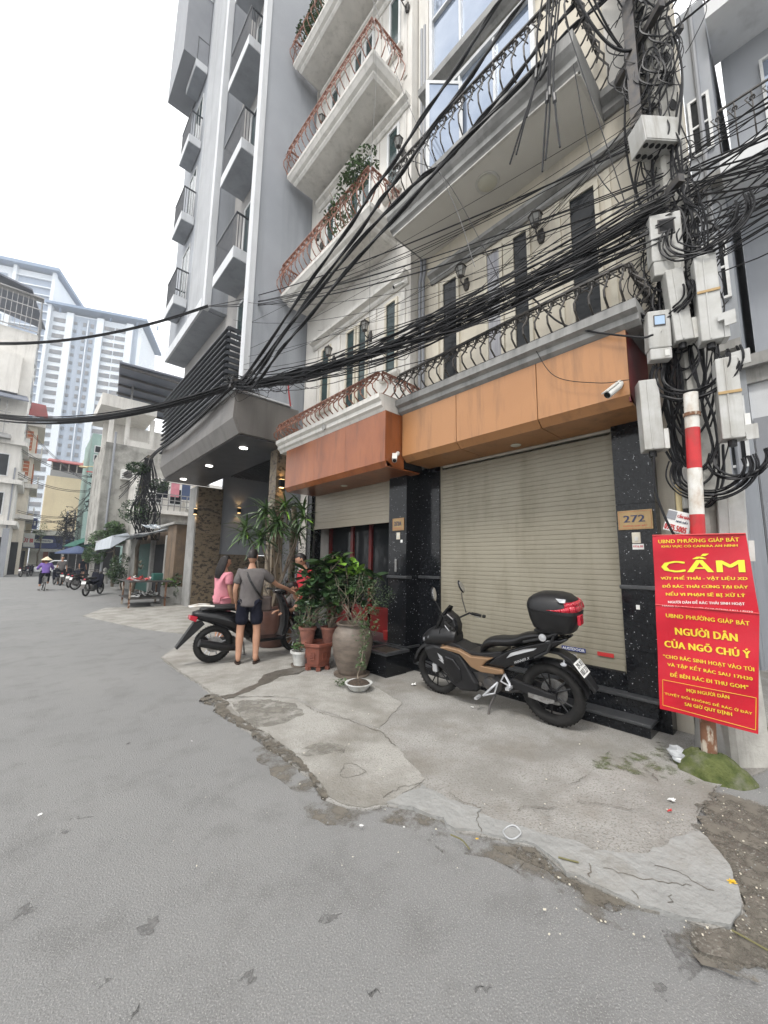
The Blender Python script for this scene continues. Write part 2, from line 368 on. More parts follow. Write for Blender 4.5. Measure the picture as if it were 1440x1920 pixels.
# ================================================================ GROUND
MM['asphalt'] = mat('asphalt', (.166, .167, .166), .85, col2=(.206, .205, .201), scale=.45, detail=10, lo=.3, hi=.7, bump=.6, bscale=110,
                    speck=(.275, .272, .26), speckscale=150, speckthr=.60, dirt=(.128, .127, .124), dirtscale=2.6, dirtstretch=(1, 1, 1))
MM['apron'] = mat('apron', (.215, .207, .190), .88, col2=(.31, .302, .285), scale=2.1, detail=12, lo=.38, hi=.62, bump=.8, bscale=60,
                  speck=(.185, .175, .155), speckscale=75, speckthr=.58, dirt=(.165, .145, .118), dirtscale=1.5, dirtstretch=(1, 1, 1))
MM['apron_light'] = mat('apron_light', (.335, .325, .30), .88, col2=(.205, .195, .172), scale=2.0, detail=12, lo=.44, hi=.66, bump=.8, bscale=70,
                        speck=(.235, .225, .205), speckscale=85, speckthr=.60, dirt=(.18, .165, .14), dirtscale=1.9, dirtstretch=(1, 1, 1))
MM['cement'] = mat('cement', (.225, .226, .218), .85, col2=(.285, .286, .276), scale=3, detail=10, bump=1, bscale=16, dirt=(.16, .15, .13), dirtscale=3, dirtstretch=(1, 1, 1))
MM['mud'] = mat('mud', (.075, .066, .054), .75, col2=(.145, .13, .108), scale=5, detail=10, bump=.8, bscale=60, speck=(.2, .19, .165), speckscale=90, speckthr=.62)
MM['silt'] = mat('silt', (.095, .084, .068), .8, col2=(.14, .125, .10), scale=14, detail=8, bump=.8, bscale=60, holes=(9, .40, .52))
MM['wet'] = mat('wet', (.085, .077, .066), .4, col2=(.12, .11, .095), scale=9, detail=6, bump=.3, bscale=60, holes=(12, .33, .42))
MM['stain_dark'] = mat('stain_dark', (.118, .116, .113), .8, col2=(.145, .143, .14), scale=30, detail=6, bump=.2, holes=(16, .42, .6))
MM['moss_thin'] = mat('moss_thin', (.085, .11, .03), .95, col2=(.15, .15, .09), scale=9, detail=8, lo=.42, hi=.6, bump=.8, bscale=60, holes=(7, .48, .66))
MM['damp'] = mat('damp', (.20, .19, .165), .8, col2=(.16, .15, .13), scale=4, detail=8, holes=(5, .40, .62))

def resample(pts, step, jag, closed=True, seed=0):
    R = random.Random(seed); out = []; n = len(pts)
    for i in range(n if closed else n-1):
        a = V(pts[i]); b = V(pts[(i+1) % n]); d = (b-a); L = d.length; k = max(1, min(400, int(L/step))); nn = V((-d.y, d.x, 0)).normalized() if L > 1e-6 else V((0, 0, 0))
        for j in range(k):
            q = a + d*(j/k)
            w = noise.noise(V((q.x*6+seed, q.y*6, 1)))*1.3 + R.uniform(-.5, .5)
            out.append(q + nn*jag*w*(1 if L < 3 else .4))
    if not closed: out.append(V(pts[-1]))
    return out
def slab(name, pts, z0, z1, m, label=None, cat=None, kind='structure', step=.05, jag=.012, seed=0, parent=None, base=None):
    P = resample([(p[0], p[1], 0) for p in pts], step, jag, True, seed)
    bm = bmesh.new(); lo = [bm.verts.new((p.x, p.y, z0)) for p in P]; hi = [bm.verts.new((p.x, p.y, z1)) for p in P]
    n = len(P); f = bm.faces.new(hi); bmesh.ops.triangulate(bm, faces=[f])
    for i in range(n): bm.faces.new((lo[i], lo[(i+1) % n], hi[(i+1) % n], hi[i]))
    bmesh.ops.recalc_face_normals(bm, faces=bm.faces)
    me = bpy.data.meshes.new(name); bm.to_mesh(me); bm.free(); me.materials.append(MM[m])
    o = link(name, me, parent)
    return tag(o, label, cat, None, kind)
road = MB(); road.sheet([(-400, -300, 0), (500, -300, 0), (500, 700, 0), (-400, 700, 0)])
tag(part(road, 'road', 'asphalt', None), kind='structure', label='pale grey worn asphalt street running between the houses')
z4 = lambda L: [tuple(aG(280+x/2.3226, 1180+y/2.3226))[:2] for x, y in L]
z5 = lambda L: [tuple(aG(840+x/2.4, 1340+y/2.4))[:2] for x, y in L]
edge1 = z4([(50, 125), (75, 150), (125, 185), (170, 215), (215, 243), (262, 280), (290, 345), (350, 400), (430, 450), (520, 505), (560, 545), (640, 612), (700, 650), (740, 690), (770, 748), (830, 776), (940, 792), (1030, 772), (1150, 792), (1280, 842), (1335, 890)])
edge2 = z5([(130, 552), (240, 577), (390, 602), (450, 652), (540, 732), (700, 802), (870, 882), (1060, 932), (1180, 966), (1270, 971), (1330, 912), (1312, 800), (1240, 662), (1200, 602), (1130, 542), (1120, 470), (1130, 440), (1200, 400), (1200, 330)])
slab('sidewalk', edge1 + edge2 + [tuple(aG(1400, 1462))[:2], tuple(aG(1470, 1430))[:2], (14, .1), (14, 8), (3.4, 8.4), (2.7, 8.9)], -.05, .012, 'apron', 'cracked beige concrete apron in front of the shuttered houses', seed=3)
slab('cement_strip', z4([(1190, 690), (1300, 760), (1440, 800)]) + z5([(130, 460), (340, 530), (560, 590), (660, 640), (900, 640), (1060, 560), (1130, 545), (1200, 605), (1240, 664), (1312, 802), (1330, 913), (1270, 969), (1180, 964), (1060, 930), (870, 880), (700, 800), (540, 730), (450, 650), (390, 600), (240, 575), (130, 550)]) + z4([(1335, 888), (1280, 840), (1150, 790), (1035, 770)]),
     .0, .026, 'cement', 'broken grey cement skim along the edge of the apron', seed=5, jag=.02)
slab('concrete_patch', z4([(335, 312), (460, 303), (640, 312), (690, 345), (760, 370), (880, 410), (1010, 450), (1090, 540), (1150, 610), (1195, 660), (1180, 690), (1030, 768), (940, 788), (830, 770), (778, 742), (745, 685), (640, 560), (520, 470), (400, 400)]),
     .0, .019, 'apron_light', 'pale concrete patch with stains and a small broken hole', seed=8, jag=.02)
slab('concrete_bay', z4([(55, 125), (100, 98), (330, 70), (700, 130), (690, 180), (560, 200), (480, 235), (370, 295), (300, 296), (262, 278), (215, 240), (125, 183), (78, 148)]), .0, .019, 'apron_light', 'pale concrete bay where the people stand by the scooter', seed=9, jag=.018)
slab('concrete_bay', z4([(370, 302), (480, 250), (560, 215), (690, 195), (960, 240), (1100, 330), (1000, 440), (880, 400), (760, 362), (650, 305), (470, 298)]), .0, .0185, 'apron_light', 'pale concrete bay in front of the plant pots', seed=10, jag=.02)
slab('forecourt', [(1.2, 13.4), (2.0, 10.2), (2.62, 8.9), (4.2, 8.2), (7, 8.2), (7, 14.6), (3.0, 14.9), (1.9, 15.2)], -.02, .016, 'apron_light', 'pale paved forecourt of the grey hotel', seed=12, jag=.02)
mud = MB()
slab('mud_strip', z4([(215, 320), (250, 292), (300, 292), (345, 330), (330, 350), (400, 400), (520, 470), (590, 520), (640, 560), (745, 685), (778, 742), (760, 750), (700, 655), (640, 615), (560, 550), (500, 512), (430, 455), (345, 405), (280, 360), (300, 335), (250, 328)]), .0, .0215, 'silt', 'dark wet silt lying in the gutter between road and apron', seed=13, jag=.02, step=.03)
slab('wet_trail', z4([(300, 300), (370, 288), (470, 240), (500, 205), (560, 185), (640, 170), (690, 175), (650, 200), (570, 212), (520, 240), (450, 270), (380, 300), (330, 312)]), .0, .0222, 'wet', 'wet trail of water running from the white pot to the gutter', seed=14, jag=.02, step=.03)
slab('mud_strip', z5([(1130, 545), (1170, 500), (1150, 440), (1200, 400), (1260, 400), (1440, 430), (1560, 500), (1560, 900), (1440, 1130), (1290, 1130), (1160, 1090), (1090, 1000), (1180, 968), (1270, 973), (1332, 912), (1312, 800), (1240, 662)]), -.01, .0165, 'mud', 'dark damp dirt at the mouth of the side alley', seed=15, jag=.03, step=.04)
slab('mud_strip', z5([(200, 585), (390, 606), (446, 655), (540, 736), (700, 806), (790, 850), (800, 890), (740, 890), (640, 830), (540, 770), (440, 700), (330, 660), (230, 620)]), -.01, .006, 'silt', 'brown silt along the lower edge of the cement strip', seed=16, jag=.03, step=.04)
slab('moss_patch', z5([(640, 200), (760, 175), (900, 180), (960, 140), (1020, 130), (1060, 160), (1020, 210), (1110, 250), (1200, 330), (1100, 320), (1000, 280), (900, 300), (800, 260), (700, 250)]), .0, .0155, 'moss_thin', 'thin green moss on the concrete by the black steps', seed=17, jag=.05, step=.04)
slab('moss_patch', z5([(1385, 110), (1440, 75), (1500, 75), (1500, 170), (1430, 165)]), .0, .03, 'moss', 'bright moss at the foot of the alley wall', seed=18, jag=.04, step=.04)
slab('stain', z4([(640, 555), (700, 510), (790, 500), (865, 520), (850, 550), (760, 560), (690, 568)]), .0, .0198, 'damp', None, seed=21, jag=.03)
slab('stain', z4([(345, 320), (480, 312), (640, 330), (680, 380), (560, 420), (460, 440), (400, 380)]), .0, .0199, 'damp', None, seed=22, jag=.04)
slab('stain', z5([(980, 1000), (1060, 1000), (1130, 1060), (1170, 1110), (1110, 1130), (1090, 1200), (1050, 1170), (1040, 1100)]), .0, .0022, 'stain_dark', None, seed=23, jag=.03)
def grow(pts, d):
    c = (sum(p[0] for p in pts)/len(pts), sum(p[1] for p in pts)/len(pts)); out = []
    for x, y in pts: L_ = math.hypot(x-c[0], y-c[1]); out.append((c[0]+(x-c[0])*(1+d/L_), c[1]+(y-c[1])*(1+d/L_)))
    return out
MM['dust'] = mat('dust', (.165, .150, .125), .9, col2=(.12, .108, .09), scale=9, detail=8, holes=(4.5, .46, .62))
MM['dark_film'] = mat('dark_film', (.10, .09, .074), .85, col2=(.14, .128, .106), scale=9, detail=8, holes=(7, .44, .56))
E2_ = edge1[9:] + edge2[:12]
out_ = []
for i, p in enumerate(E2_):
    a = E2_[max(0, i-1)]; b_ = E2_[min(len(E2_)-1, i+1)]; dx, dy = b_[0]-a[0], b_[1]-a[1]; L_ = math.hypot(dx, dy) or 1
    out_.append((p[0]-dy/L_*-.16*(1 if True else 0), p[1]+dx/L_*-.16))
for sgn in (1,):
    A_ = [(p[0]+(q_[0]-p[0])*1.0, p[1]+(q_[1]-p[1])*1.0) for p, q_ in zip(E2_, out_)]
    B_ = [(2*p[0]-q_[0], 2*p[1]-q_[1]) for p, q_ in zip(E2_, out_)]
    slab('dust_strip', A_ + B_[::-1], -.01, .0035, 'dust', 'thin brown dust gathered on the road along the broken edge', seed=61, jag=.05, step=.06)
slab('dirt_film', grow(z5([(1130, 545), (1170, 500), (1150, 440), (1200, 400), (1260, 400), (1440, 430), (1560, 500), (1560, 900), (1440, 1130), (1290, 1130), (1160, 1090), (1090, 1000), (1180, 968), (1270, 973), (1332, 912), (1312, 800), (1240, 662)]), .08), .0190, .0195, 'dark_film', 'thin dark dirt spread round the damp patch', seed=62, jag=.06, step=.05)
for i, (x, y, a, b) in enumerate([(42, 1712, 9, 5), (118, 1560, 8, 3), (150, 1535, 38, 6), (188, 1842, 9, 6), (322, 1455, 8, 4), (470, 1832, 20, 9), (282, 1733, 7, 5), (255, 1898, 12, 6), (900, 1850, 30, 12), (620, 1720, 26, 8), (240, 1395, 5, 3), (1240, 1858, 14, 8), (700, 1860, 14, 6)]):
    c = aG(x, y); e = aG(x+a, y); g_ = aG(x, y+b); ra = (e-c).length*.6; rb = (g_-c).length*.6
    slab('stain', [(c.x+ra*cos(t)*_r.x+rb*sin(t)*_r.y, c.y+ra*cos(t)*_r.y-rb*sin(t)*_r.x) for t in [k*pi/6 for k in range(12)]], .0, .0018, 'stain_dark', None, seed=30+i, jag=.05, step=.02)
# hairline cracks: thin dark grooves built as narrow raised-edge strips of silt
crk = MB()
def crack(L, w=.0028, seed=0, z=.0225):
    P = resample([(p[0], p[1], z) for p in L], .02, .022, False, seed)
    for i in range(len(P)-1):
        d = P[i+1]-P[i]; n = V((-d.y, d.x, 0)).normalized()*w*(.5+abs(noise.noise(P[i]*5+V((seed, 0, 0))))*1.8)
        crk.add([P[i]-n, P[i]+n, P[i+1]+n, P[i+1]-n], [(0, 1, 2, 3)])
for i, L in enumerate([z4([(55, 125), (80, 150), (125, 185), (170, 215), (215, 243), (262, 280)]), z4([(30, 75), (60, 90), (100, 98), (210, 80)]), z4([(340, 305), (470, 300), (600, 298)]), z4([(680, 342), (760, 380), (880, 410), (1000, 455), (1075, 520)]),
        z4([(830, 640), (850, 600), (890, 600), (940, 630), (900, 650), (850, 655), (830, 640)]), z4([(1020, 750), (1100, 700), (1190, 680)]), z5([(560, 330), (600, 300), (635, 278)]), z5([(300, 440), (340, 420), (430, 432), (480, 430)]), z5([(580, 408), (700, 415), (830, 440)]),
        z5([(890, 255), (920, 280), (945, 312)]), z5([(1200, 330), (1200, 380), (1160, 400), (1130, 440), (1130, 490)]), z5([(0, 370), (80, 420), (150, 440)]), z5([(130, 460), (140, 500), (150, 550)]), z5([(650, 700), (640, 760)]), z5([(840, 820), (860, 860)]), z5([(1000, 880), (1010, 840)]), z5([(930, 700), (1060, 740), (1200, 820)]), z5([(700, 720), (900, 760), (1100, 800)])]):
    crack(L, seed=i, z=.028 if i > 10 else .0225)
tag(part(crk, 'ground_cracks', 'mud', None), kind='structure')
# gravel and grit lying on the concrete
grit = MB(); R = random.Random(4)
for i in range(520):
    if i < 380: c = aG(R.uniform(1000, 1440), R.uniform(1460, 1760), .02)
    else: c = aG(R.uniform(300, 1100), R.uniform(1300, 1640), .02)
    s = R.uniform(.0012, .0042); a = R.uniform(0, pi)
    grit.c = 0 if R.random() < .6 else 1
    grit.obox(c+V((0, 0, s*.4)), (s, s*R.uniform(.4, 1), s*.5), Matrix.Rotation(a, 3, 'Z'))
tag(part(grit, 'grit', ['cement', 'frame_cream'], None), kind='stuff', label='grit and bits of litter scattered on the concrete apron')

# ================================================================ RAILING BUILDERS
def sc_pts(kind, h):
    "2D curves (outward, up) for one baluster"
    if kind == 'belly':   # leaning belly bar with scroll on top
        return [[(0, 0), (.06, h*.06), (.135, h*.20), (.145, h*.38), (.09, h*.56), (.035, h*.74), (.02, h)]]
    return [[(0, 0), (.02, h*.5), (0, h)]]
def baluster_mesh(h, m, scrolls=True, r=.011):
    b = MB()
    b.tube([(-x, 0, z) for x, z in sc_pts('belly', h)[0]], r, 5)
    if scrolls:
        for s in (-1, 1):
            P = [(-.02-.035*sin(t*.9), s*(.018+.016*t*cos(t)), h*.80+.035*sin(t)+.01*t) for t in [k*.5 for k in range(8)]]
            b.tube(P, r*.8, 4)
        b.tube([(-.02, .0, h*.62), (-.075, .05, h*.72), (-.05, .09, h*.86), (-.02, .05, h*.9)], r*.8, 4)
    return b
def railing(parent, a, b, z, h, m, out=(-1, 0), step=.13, rail=.018, scroll=True, posts=True, name='railing'):
    "balcony railing from a to b (xy), balusters individually, > handrail"
    a = V((a[0], a[1], z)); b = V((b[0], b[1], z)); d = b-a; L = d.length; ang = atan2(out[1], out[0]) - pi
    r = MB(); n = V((out[0], out[1], 0))*.02
    r.tube([a+V((0, 0, .03)), b+V((0, 0, .03))], .010, 5)
    hr = part(r, name, m, parent)
    q = MB(); q.obox((a+b)/2+V((0, 0, h))+n, (L/2, rail, .012), Matrix.Rotation(atan2(d.y, d.x), 3, 'Z'))
    q.tube([a+V((0, 0, h*.8))+n, b+V((0, 0, h*.8))+n], .007, 4)
    part(q, 'handrail', m, hr)
    k = max(1, int(L/step)); src = None
    for i in range(k+1):
        p = a + d*(i/k)
        if src is None: src = first(baluster_mesh(h, m, scroll), 'baluster', m, hr, p, rz=ang)
        else: piece(src, hr, p, rz=ang)
    return hr
def cornice(mb, prof, y0, y1, xw):
    "moulding along Y: prof = [(projection, z)...] from bottom to top"
    P = [(xw, prof[0][1])] + [(xw-p, z) for p, z in prof] + [(xw, prof[-1][1])]
    mb.prism([(x, y0, z) for x, z in P], (0, y1-y0, 0))
def window(parent, x, y0, y1, z0, z1, fm, gm, grid=(1, 1), dep=.06, fw=.045, depth=.12, curtain=False):
    "window in a facade facing -X: frame proud by dep, glass set back; > pane"
    f = MB()
    for a, b in ((y0, y0+fw), (y1-fw, y1)): f.box(x-dep, a, z0, x+.03, b, z1)
    f.box(x-dep, y0+fw, z1-fw, x+.03, y1-fw, z1); f.box(x-dep, y0+fw, z0, x+.03, y1-fw, z0+fw)
    ny, nz = grid
    for i in range(1, ny):
        c = y0+(y1-y0)*i/ny; f.box(x-dep+.01, c-.02, z0+fw, x+.02, c+.02, z1-fw)
    for i in range(1, nz):
        c = z0+(z1-z0)*i/nz; f.box(x-dep+.012, y0+fw, c-.02, x+.02, y1-fw, c+.02)
    o = part(f, 'window', fm, parent)
    g = MB(); g.box(x-.012, y0+fw, z0+fw, x+.004, y1-fw, z1-fw); part(g, 'pane', gm, o)
    return o
# ================================================================ HOUSE WITH THE BEIGE SHUTTER
A = thing('house', 'cream townhouse with tan cladding over a closed beige roller shutter', 'house', (4.7, 2.5, 0))
XW = 4.70; Y0, Y1 = .85, 4.3
b = MB(); b.box(XW, Y0, 3.95, 8.5, 4.02, 19); b.box(XW, 4.02, 3.95, 6, Y1, 19)
b.box(4.72, Y0, 0, 8.5, 1.33, 3.95); b.box(4.72, 3.78, 0, 6, 4.2, 3.95); b.box(5.6, 1.33, 0, 5.8, 3.78, 3.95); b.box(4.66, 1.33, 3.05, 5.6, 3.78, 3.95)
part(b, 'wall', 'cream_wall', A)
# granite jambs made of slabs
def granite(parent, x, y0, y1, zs, xb, side=None):
    src = None
    for z0, z1 in zip(zs[:-1], zs[1:]):
        q = MB(); q.box(x, y0, z0+.002, xb, y1, z1-.002); part(q, 'granite_slab', 'granite', parent)
granite(A, 4.55, .98, 1.33, [.0, .72, 1.34, 2.2, 3.08], 4.715)
granite(A, 4.60, 3.78, 4.197, [.0, .72, 1.34, 2.2, 3.08], 4.715)
for y0, y1, x in ((.965, 1.34, 4.53), (3.775, 4.195, 4.57)):
    q = MB(); q.box(x, y0, 1.325, x+.1, y1, 1.365); part(q, 'dado_strip', 'granite_top', A, bevel=.006)
# steps
for i, (x0, x1, z0, z1, y0, y1) in enumerate([(4.27, 4.62, 0, .135, 1.08, 4.0), (4.45, 4.62, .135, .305, 1.05, 4.0)]):
    q = MB(); q.box(x0+.015, y0+.012, z0, x1, y1, z1-.03); s_ = part(q, 'step', 'granite', A)
    q = MB(); q.box(x0, y0, z1-.03, x1, y1, z1); part(q, 'tread', 'granite_top', s_, bevel=.005)
q = MB(); q.box(4.58, 1.33, .305, 4.9, 3.78, .47); part(q, 'threshold', 'granite', A)
# roller shutter: slats one by one
sh = MB(); sh.box(4.63, 1.325, .47, 4.66, 1.36, 3.08)
SH = part(sh, 'roller_shutter', 'shutter', A)
sh = MB(); sh.box(4.63, 3.75, .47, 4.66, 3.785, 3.08); part(sh, 'guide_rail', 'shutter', SH)
def slats(parent, x, y0, y1, z0, z1, hh, m, name='slat'):
    L = y1-y0; q = MB()
    prof = [(.004, .0), (.002, .0018), (-.0015, .004), (-.0022, hh*.5), (-.0015, hh-.004), (.002, hh-.0018), (.004, hh), (.012, hh), (.012, .0)]
    q.prism([(a, -L/2, z) for a, z in prof], (0, L, 0))
    n = int((z1-z0)/hh); src = None
    for i in range(n):
        p = (x, (y0+y1)/2, z0+i*hh)
        if src is None: src = first(q, name, m, parent, p)
        else: piece(src, parent, p)
slats(SH, 4.635, 1.36, 3.75, .54, 3.07, .0575, 'shutter')
q = MB(); q.box(4.62, 1.36, .485, 4.65, 3.75, .54); part(q, 'bottom_rail', 'shutter', SH)
q = MB(); q.box(4.6, 1.36, .47, 4.66, 3.75, .484); part(q, 'rubber_seal', 'rubber', SH)
q = MB(); q.c = 0; q.box(4.6185, 1.74, .60, 4.621, 2.0, .645)
q.c = 1; text_on(q, 'AUSTDOOR', (4.618, 1.99, .607), (0, -.24, 0), (0, 0, .03), .03)
part(q, 'sticker', ['sign_blue', 'paper'], SH, label='small blue and white sticker')
q = MB(); q.c = 0; q.box(4.6185, 1.46, .60, 4.621, 1.62, .64); part(q, 'sticker', 'red_text', SH, label='small red sticker')
# tan cladding panels, folded under
def clad(parent, y0, y1, x, zb, zt, m, xs, name='cladding_panel', ch=.09):
    q = MB(); q.prism([(x, y0, zt), (x, y0, zb+.01), (x+ch, y0, zb-.07), (xs, y0, zb-.07), (xs, y0, zb-.05), (x+.1+ch, y0, zb-.05), (x+.03, y0, zb+.03), (x+.03, y0, zt)], (0, y1-y0, 0))
    return part(q, name, m, parent)
for y0, y1 in ((.985, 1.868), (1.878, 2.975), (2.985, 3.985)): clad(A, y0, y1, 3.98, 3.14, 3.80, 'clad_tan', 4.62)
q = MB(); q.box(4.0, .985, 3.09, 4.72, .998, 3.80); part(q, 'cladding_end', 'red_wood', A)
q = MB(); q.box(4.02, 1.0, 3.12, 4.66, 3.98, 3.79); part(q, 'cladding_core', 'dark', A)
q = MB(); cornice(q, [(.70, 3.802), (.76, 3.84), (.76, 3.90), (.82, 3.93), (.82, 4.02)], .86, 4.04, XW); part(q, 'ledge', 'grey_trim', A)
railing(A, (3.93, .95), (3.93, 3.98), 4.02, .40, 'iron', step=.135)
railing(A, (4.66, .93), (3.93, .93), 4.02, .40, 'iron', out=(0, -1), step=.14)
# first floor windows and doors
for y0, y1 in ((1.33, 1.72), (2.21, 2.51), (2.64, 2.95), (3.42, 3.79)):
    window(A, XW, y0, y1, 4.05, 6.27, 'frame_cream', 'glass_dark' if y0 != 2.64 else 'curtain', (1, 1), dep=.035, fw=.05)
for a_, b_ in ((1.20, 1.27), (1.80, 1.86), (3.85, 3.91), (2.52, 2.63)): q = MB(); q.box(XW-.02, a_, 4.03, XW, b_, 6.33); part(q, 'pilaster_strip', 'frame_cream', A)
q = MB(); cornice(q, [(.03, 6.35), (.06, 6.38), (.06, 6.43), (.14, 6.47), (.14, 6.53)], .9, 4.0, XW); part(q, 'window_cornice', 'grey_trim', A)
# drain pipes at the left corner
for y in (4.14, 4.22): q = MB(); q.tube([(4.62, y, 4.1), (4.62, y, 6.5), (4.62, y-.02, 6.58), (4.66, y, 6.7), (4.66, y, 12)], .028, 8); part(q, 'drain_pipe', 'grey_paint', A, smooth=True)
# second floor balcony
q = MB(); cornice(q, [(.78, 6.95), (.80, 6.99), (.84, 7.02), (.84, 7.10), (.88, 7.14), (.92, 7.2), (.92, 7.36)], 1.22, 4.2, XW)
part(q, 'balcony_slab', 'grey_trim', A)
q = MB(); q.box(3.95, 1.26, 6.937, XW, 4.16, 6.95); part(q, 'balcony_soffit', 'soffit', A)
q = MB(); q.box(3.91, 1.24, 6.93, 3.95, 4.18, 6.955); q.box(3.95, 1.22, 6.931, XW, 1.26, 6.956); part(q, 'soffit_edge', 'white_trim', A)
q = MB(); q.lathe([(0, -.045), (.08, -.04), (.13, -.015), (.14, .0)], (4.26, 2.6, 6.936), 24); dl = part(q, 'ceiling_lamp', 'lens_off', A, smooth=True)
q = MB(); q.lathe([(.14, -.012), (.165, -.02), (.17, 0.0)], (4.26, 2.6, 6.936), 24); part(q, 'rim', 'white_plastic', dl, smooth=True)
railing(A, (3.84, 1.26), (3.84, 4.1), 7.36, .72, 'iron', step=.15)
railing(A, (4.62, 1.26), (3.86, 1.26), 7.36, .72, 'iron', out=(0, -1), step=.15)
# upper floors
q = MB(); cornice(q, [(.03, 7.0), (.07, 7.05), (.07, 7.14), (.14, 7.2), (.14, 7.3)], .80, 1.215, XW); part(q, 'window_cornice', 'grey_trim', A)
window(A, XW, 2.0, 4.0, 7.7, 10.0, 'frame_white', 'glass_sky', (3, 1), dep=.08, fw=.07)
q = MB(); cornice(q, [(.05, 10.12), (.10, 10.16), (.22, 10.2), (.22, 10.34)], 1.6, 4.15, XW); part(q, 'window_cornice', 'grey_trim', A)
window(A, XW, 1.9, 4.0, 10.5, 13.2, 'frame_white', 'glass_sky', (3, 2), dep=.08, fw=.07)
window(A, XW, 1.9, 4.0, 14.2, 16.6, 'frame_white', 'glass_sky', (3, 2), dep=.08, fw=.07)
# open casement on the second floor
R_ = Matrix.Rotation(radians(48), 3, 'Z')
q = MB(); hc = V((4.62, 3.3, 8.75)); q.obox(hc+R_ @ V((0, .0, 0)), (.018, .03, 1.0), R_); q.obox(hc+R_ @ V((0, .56, 0)), (.018, .03, 1.0), R_)
q.obox(hc+R_ @ V((0, .28, .97)), (.018, .25, .03), R_); q.obox(hc+R_ @ V((0, .28, -.97)), (.018, .25, .03), R_); cs = part(q, 'casement', 'frame_white', A)
q = MB(); q.obox(hc+R_ @ V((0, .28, 0)), (.006, .26, .95), R_); part(q, 'pane', 'glass_sky', cs)
for a_, b_ in ((.85, 1.15), (4.05, 4.3)): q = MB(); q.box(XW-.04, a_, 7.37, XW-.001, b_, 19); part(q, 'corner_pilaster', 'white_wall', A)

# ================================================================ NARROW HOUSE WITH THE ROWS OF BALCONIES
B = thing('house', 'narrow white townhouse with copper railings on stacked balconies and red-brown cladding', 'house', (4.5, 6, 0))
XB = 4.50; YB0, YB1 = 4.33, 7.88
b = MB(); b.box(XB, YB0, 3.95, 9, YB1, 19); b.box(XB+.02, 7.14, 0, 5.2, YB1, 3.95); b.box(4.4, 4.62, 3.02, 6.6, 7.1, 3.95)
part(b, 'wall', 'white_wall', B)
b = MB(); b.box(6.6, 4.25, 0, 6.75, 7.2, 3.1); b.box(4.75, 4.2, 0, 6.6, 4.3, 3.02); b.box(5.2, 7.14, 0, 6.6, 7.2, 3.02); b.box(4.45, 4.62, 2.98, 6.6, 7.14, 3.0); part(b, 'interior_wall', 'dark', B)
granite(B, 4.30, 4.20, 4.60, [.0, .75, 1.33, 2.05, 3.03], 4.745)
granite(B, 4.34, 7.08, 7.26, [.0, 1.33, 3.03], 4.6)
q = MB(); q.box(4.27, 4.17, 1.32, 4.4, 4.61, 1.36); part(q, 'dado_strip', 'granite_top', B, bevel=.005)
# rolled-up shutter
sh = MB(); sh.box(4.40, 4.60, .3, 4.43, 4.64, 3.03)
SB = part(sh, 'roller_shutter', 'dark_steel', B, label='half-raised shutter')
sh = MB(); sh.box(4.40, 7.04, .3, 4.43, 7.08, 3.03); part(sh, 'guide_rail', 'dark_steel', SB)
slats(SB, 4.41, 4.62, 7.06, 2.30, 3.04, .074, 'shutter_grey')
q = MB(); q.box(4.395, 4.62, 2.235, 4.43, 7.06, 2.30); part(q, 'bottom_rail', 'shutter_grey', SB)
# inner shopfront: red wooden doors with dark glass
q = MB()
for y in (4.66, 5.0, 5.62, 6.2, 6.98): q.box(4.80, y, .3, 4.88, y+.08, 2.9)
q.box(4.80, 4.66, .3, 4.86, 7.06, .75); q.box(4.80, 4.66, 2.3, 4.86, 7.06, 2.4); dr = part(q, 'inner_door', 'red_wood', B)
q = MB(); q.box(4.845, 4.74, .75, 4.85, 6.98, 2.3); part(q, 'pane', 'glass_dark', dr)
q = MB(); q.box(4.3, 4.6, 0, 4.9, 7.1, .28); s_ = part(q, 'step', 'granite', B)
q = MB(); q.box(4.26, 4.18, .28, 4.9, 7.14, .31); part(q, 'tread', 'granite_top', s_)
q = MB(); q.box(4.05, 4.0, 0, 4.6, 4.6, .14); part(q, 'step', 'granite', B)
# cladding
for y0, y1 in ((4.02, 5.0), (5.003, 5.95), (5.953, 7.02)): clad(B, y0, y1, 3.66, 3.02, 3.80, 'clad_red', 4.4, ch=.06)
q = MB(); q.box(3.69, 4.02, 2.96, 4.05, 4.035, 3.80); part(q, 'cladding_end', 'clad_red', B)
q = MB(); q.box(3.70, 4.04, 3.0, 4.48, 7.0, 3.79); part(q, 'cladding_core', 'dark', B)
q = MB(); cornice(q, [(.83, 3.802), (.86, 3.85), (.90, 3.88), (.90, 3.94), (.95, 3.98), (.95, 4.05)], 4.05, 7.3, XB); part(q, 'ledge', 'white_trim', B)
railing(B, (3.62, 4.12), (3.62, 7.25), 4.05, .36, 'copper', step=.14)
railing(B, (4.45, 4.1), (3.64, 4.1), 4.05, .36, 'copper', out=(0, -1), step=.14)
railing(B, (4.45, 7.27), (3.64, 7.27), 4.05, .36, 'copper', out=(0, 1), step=.14)
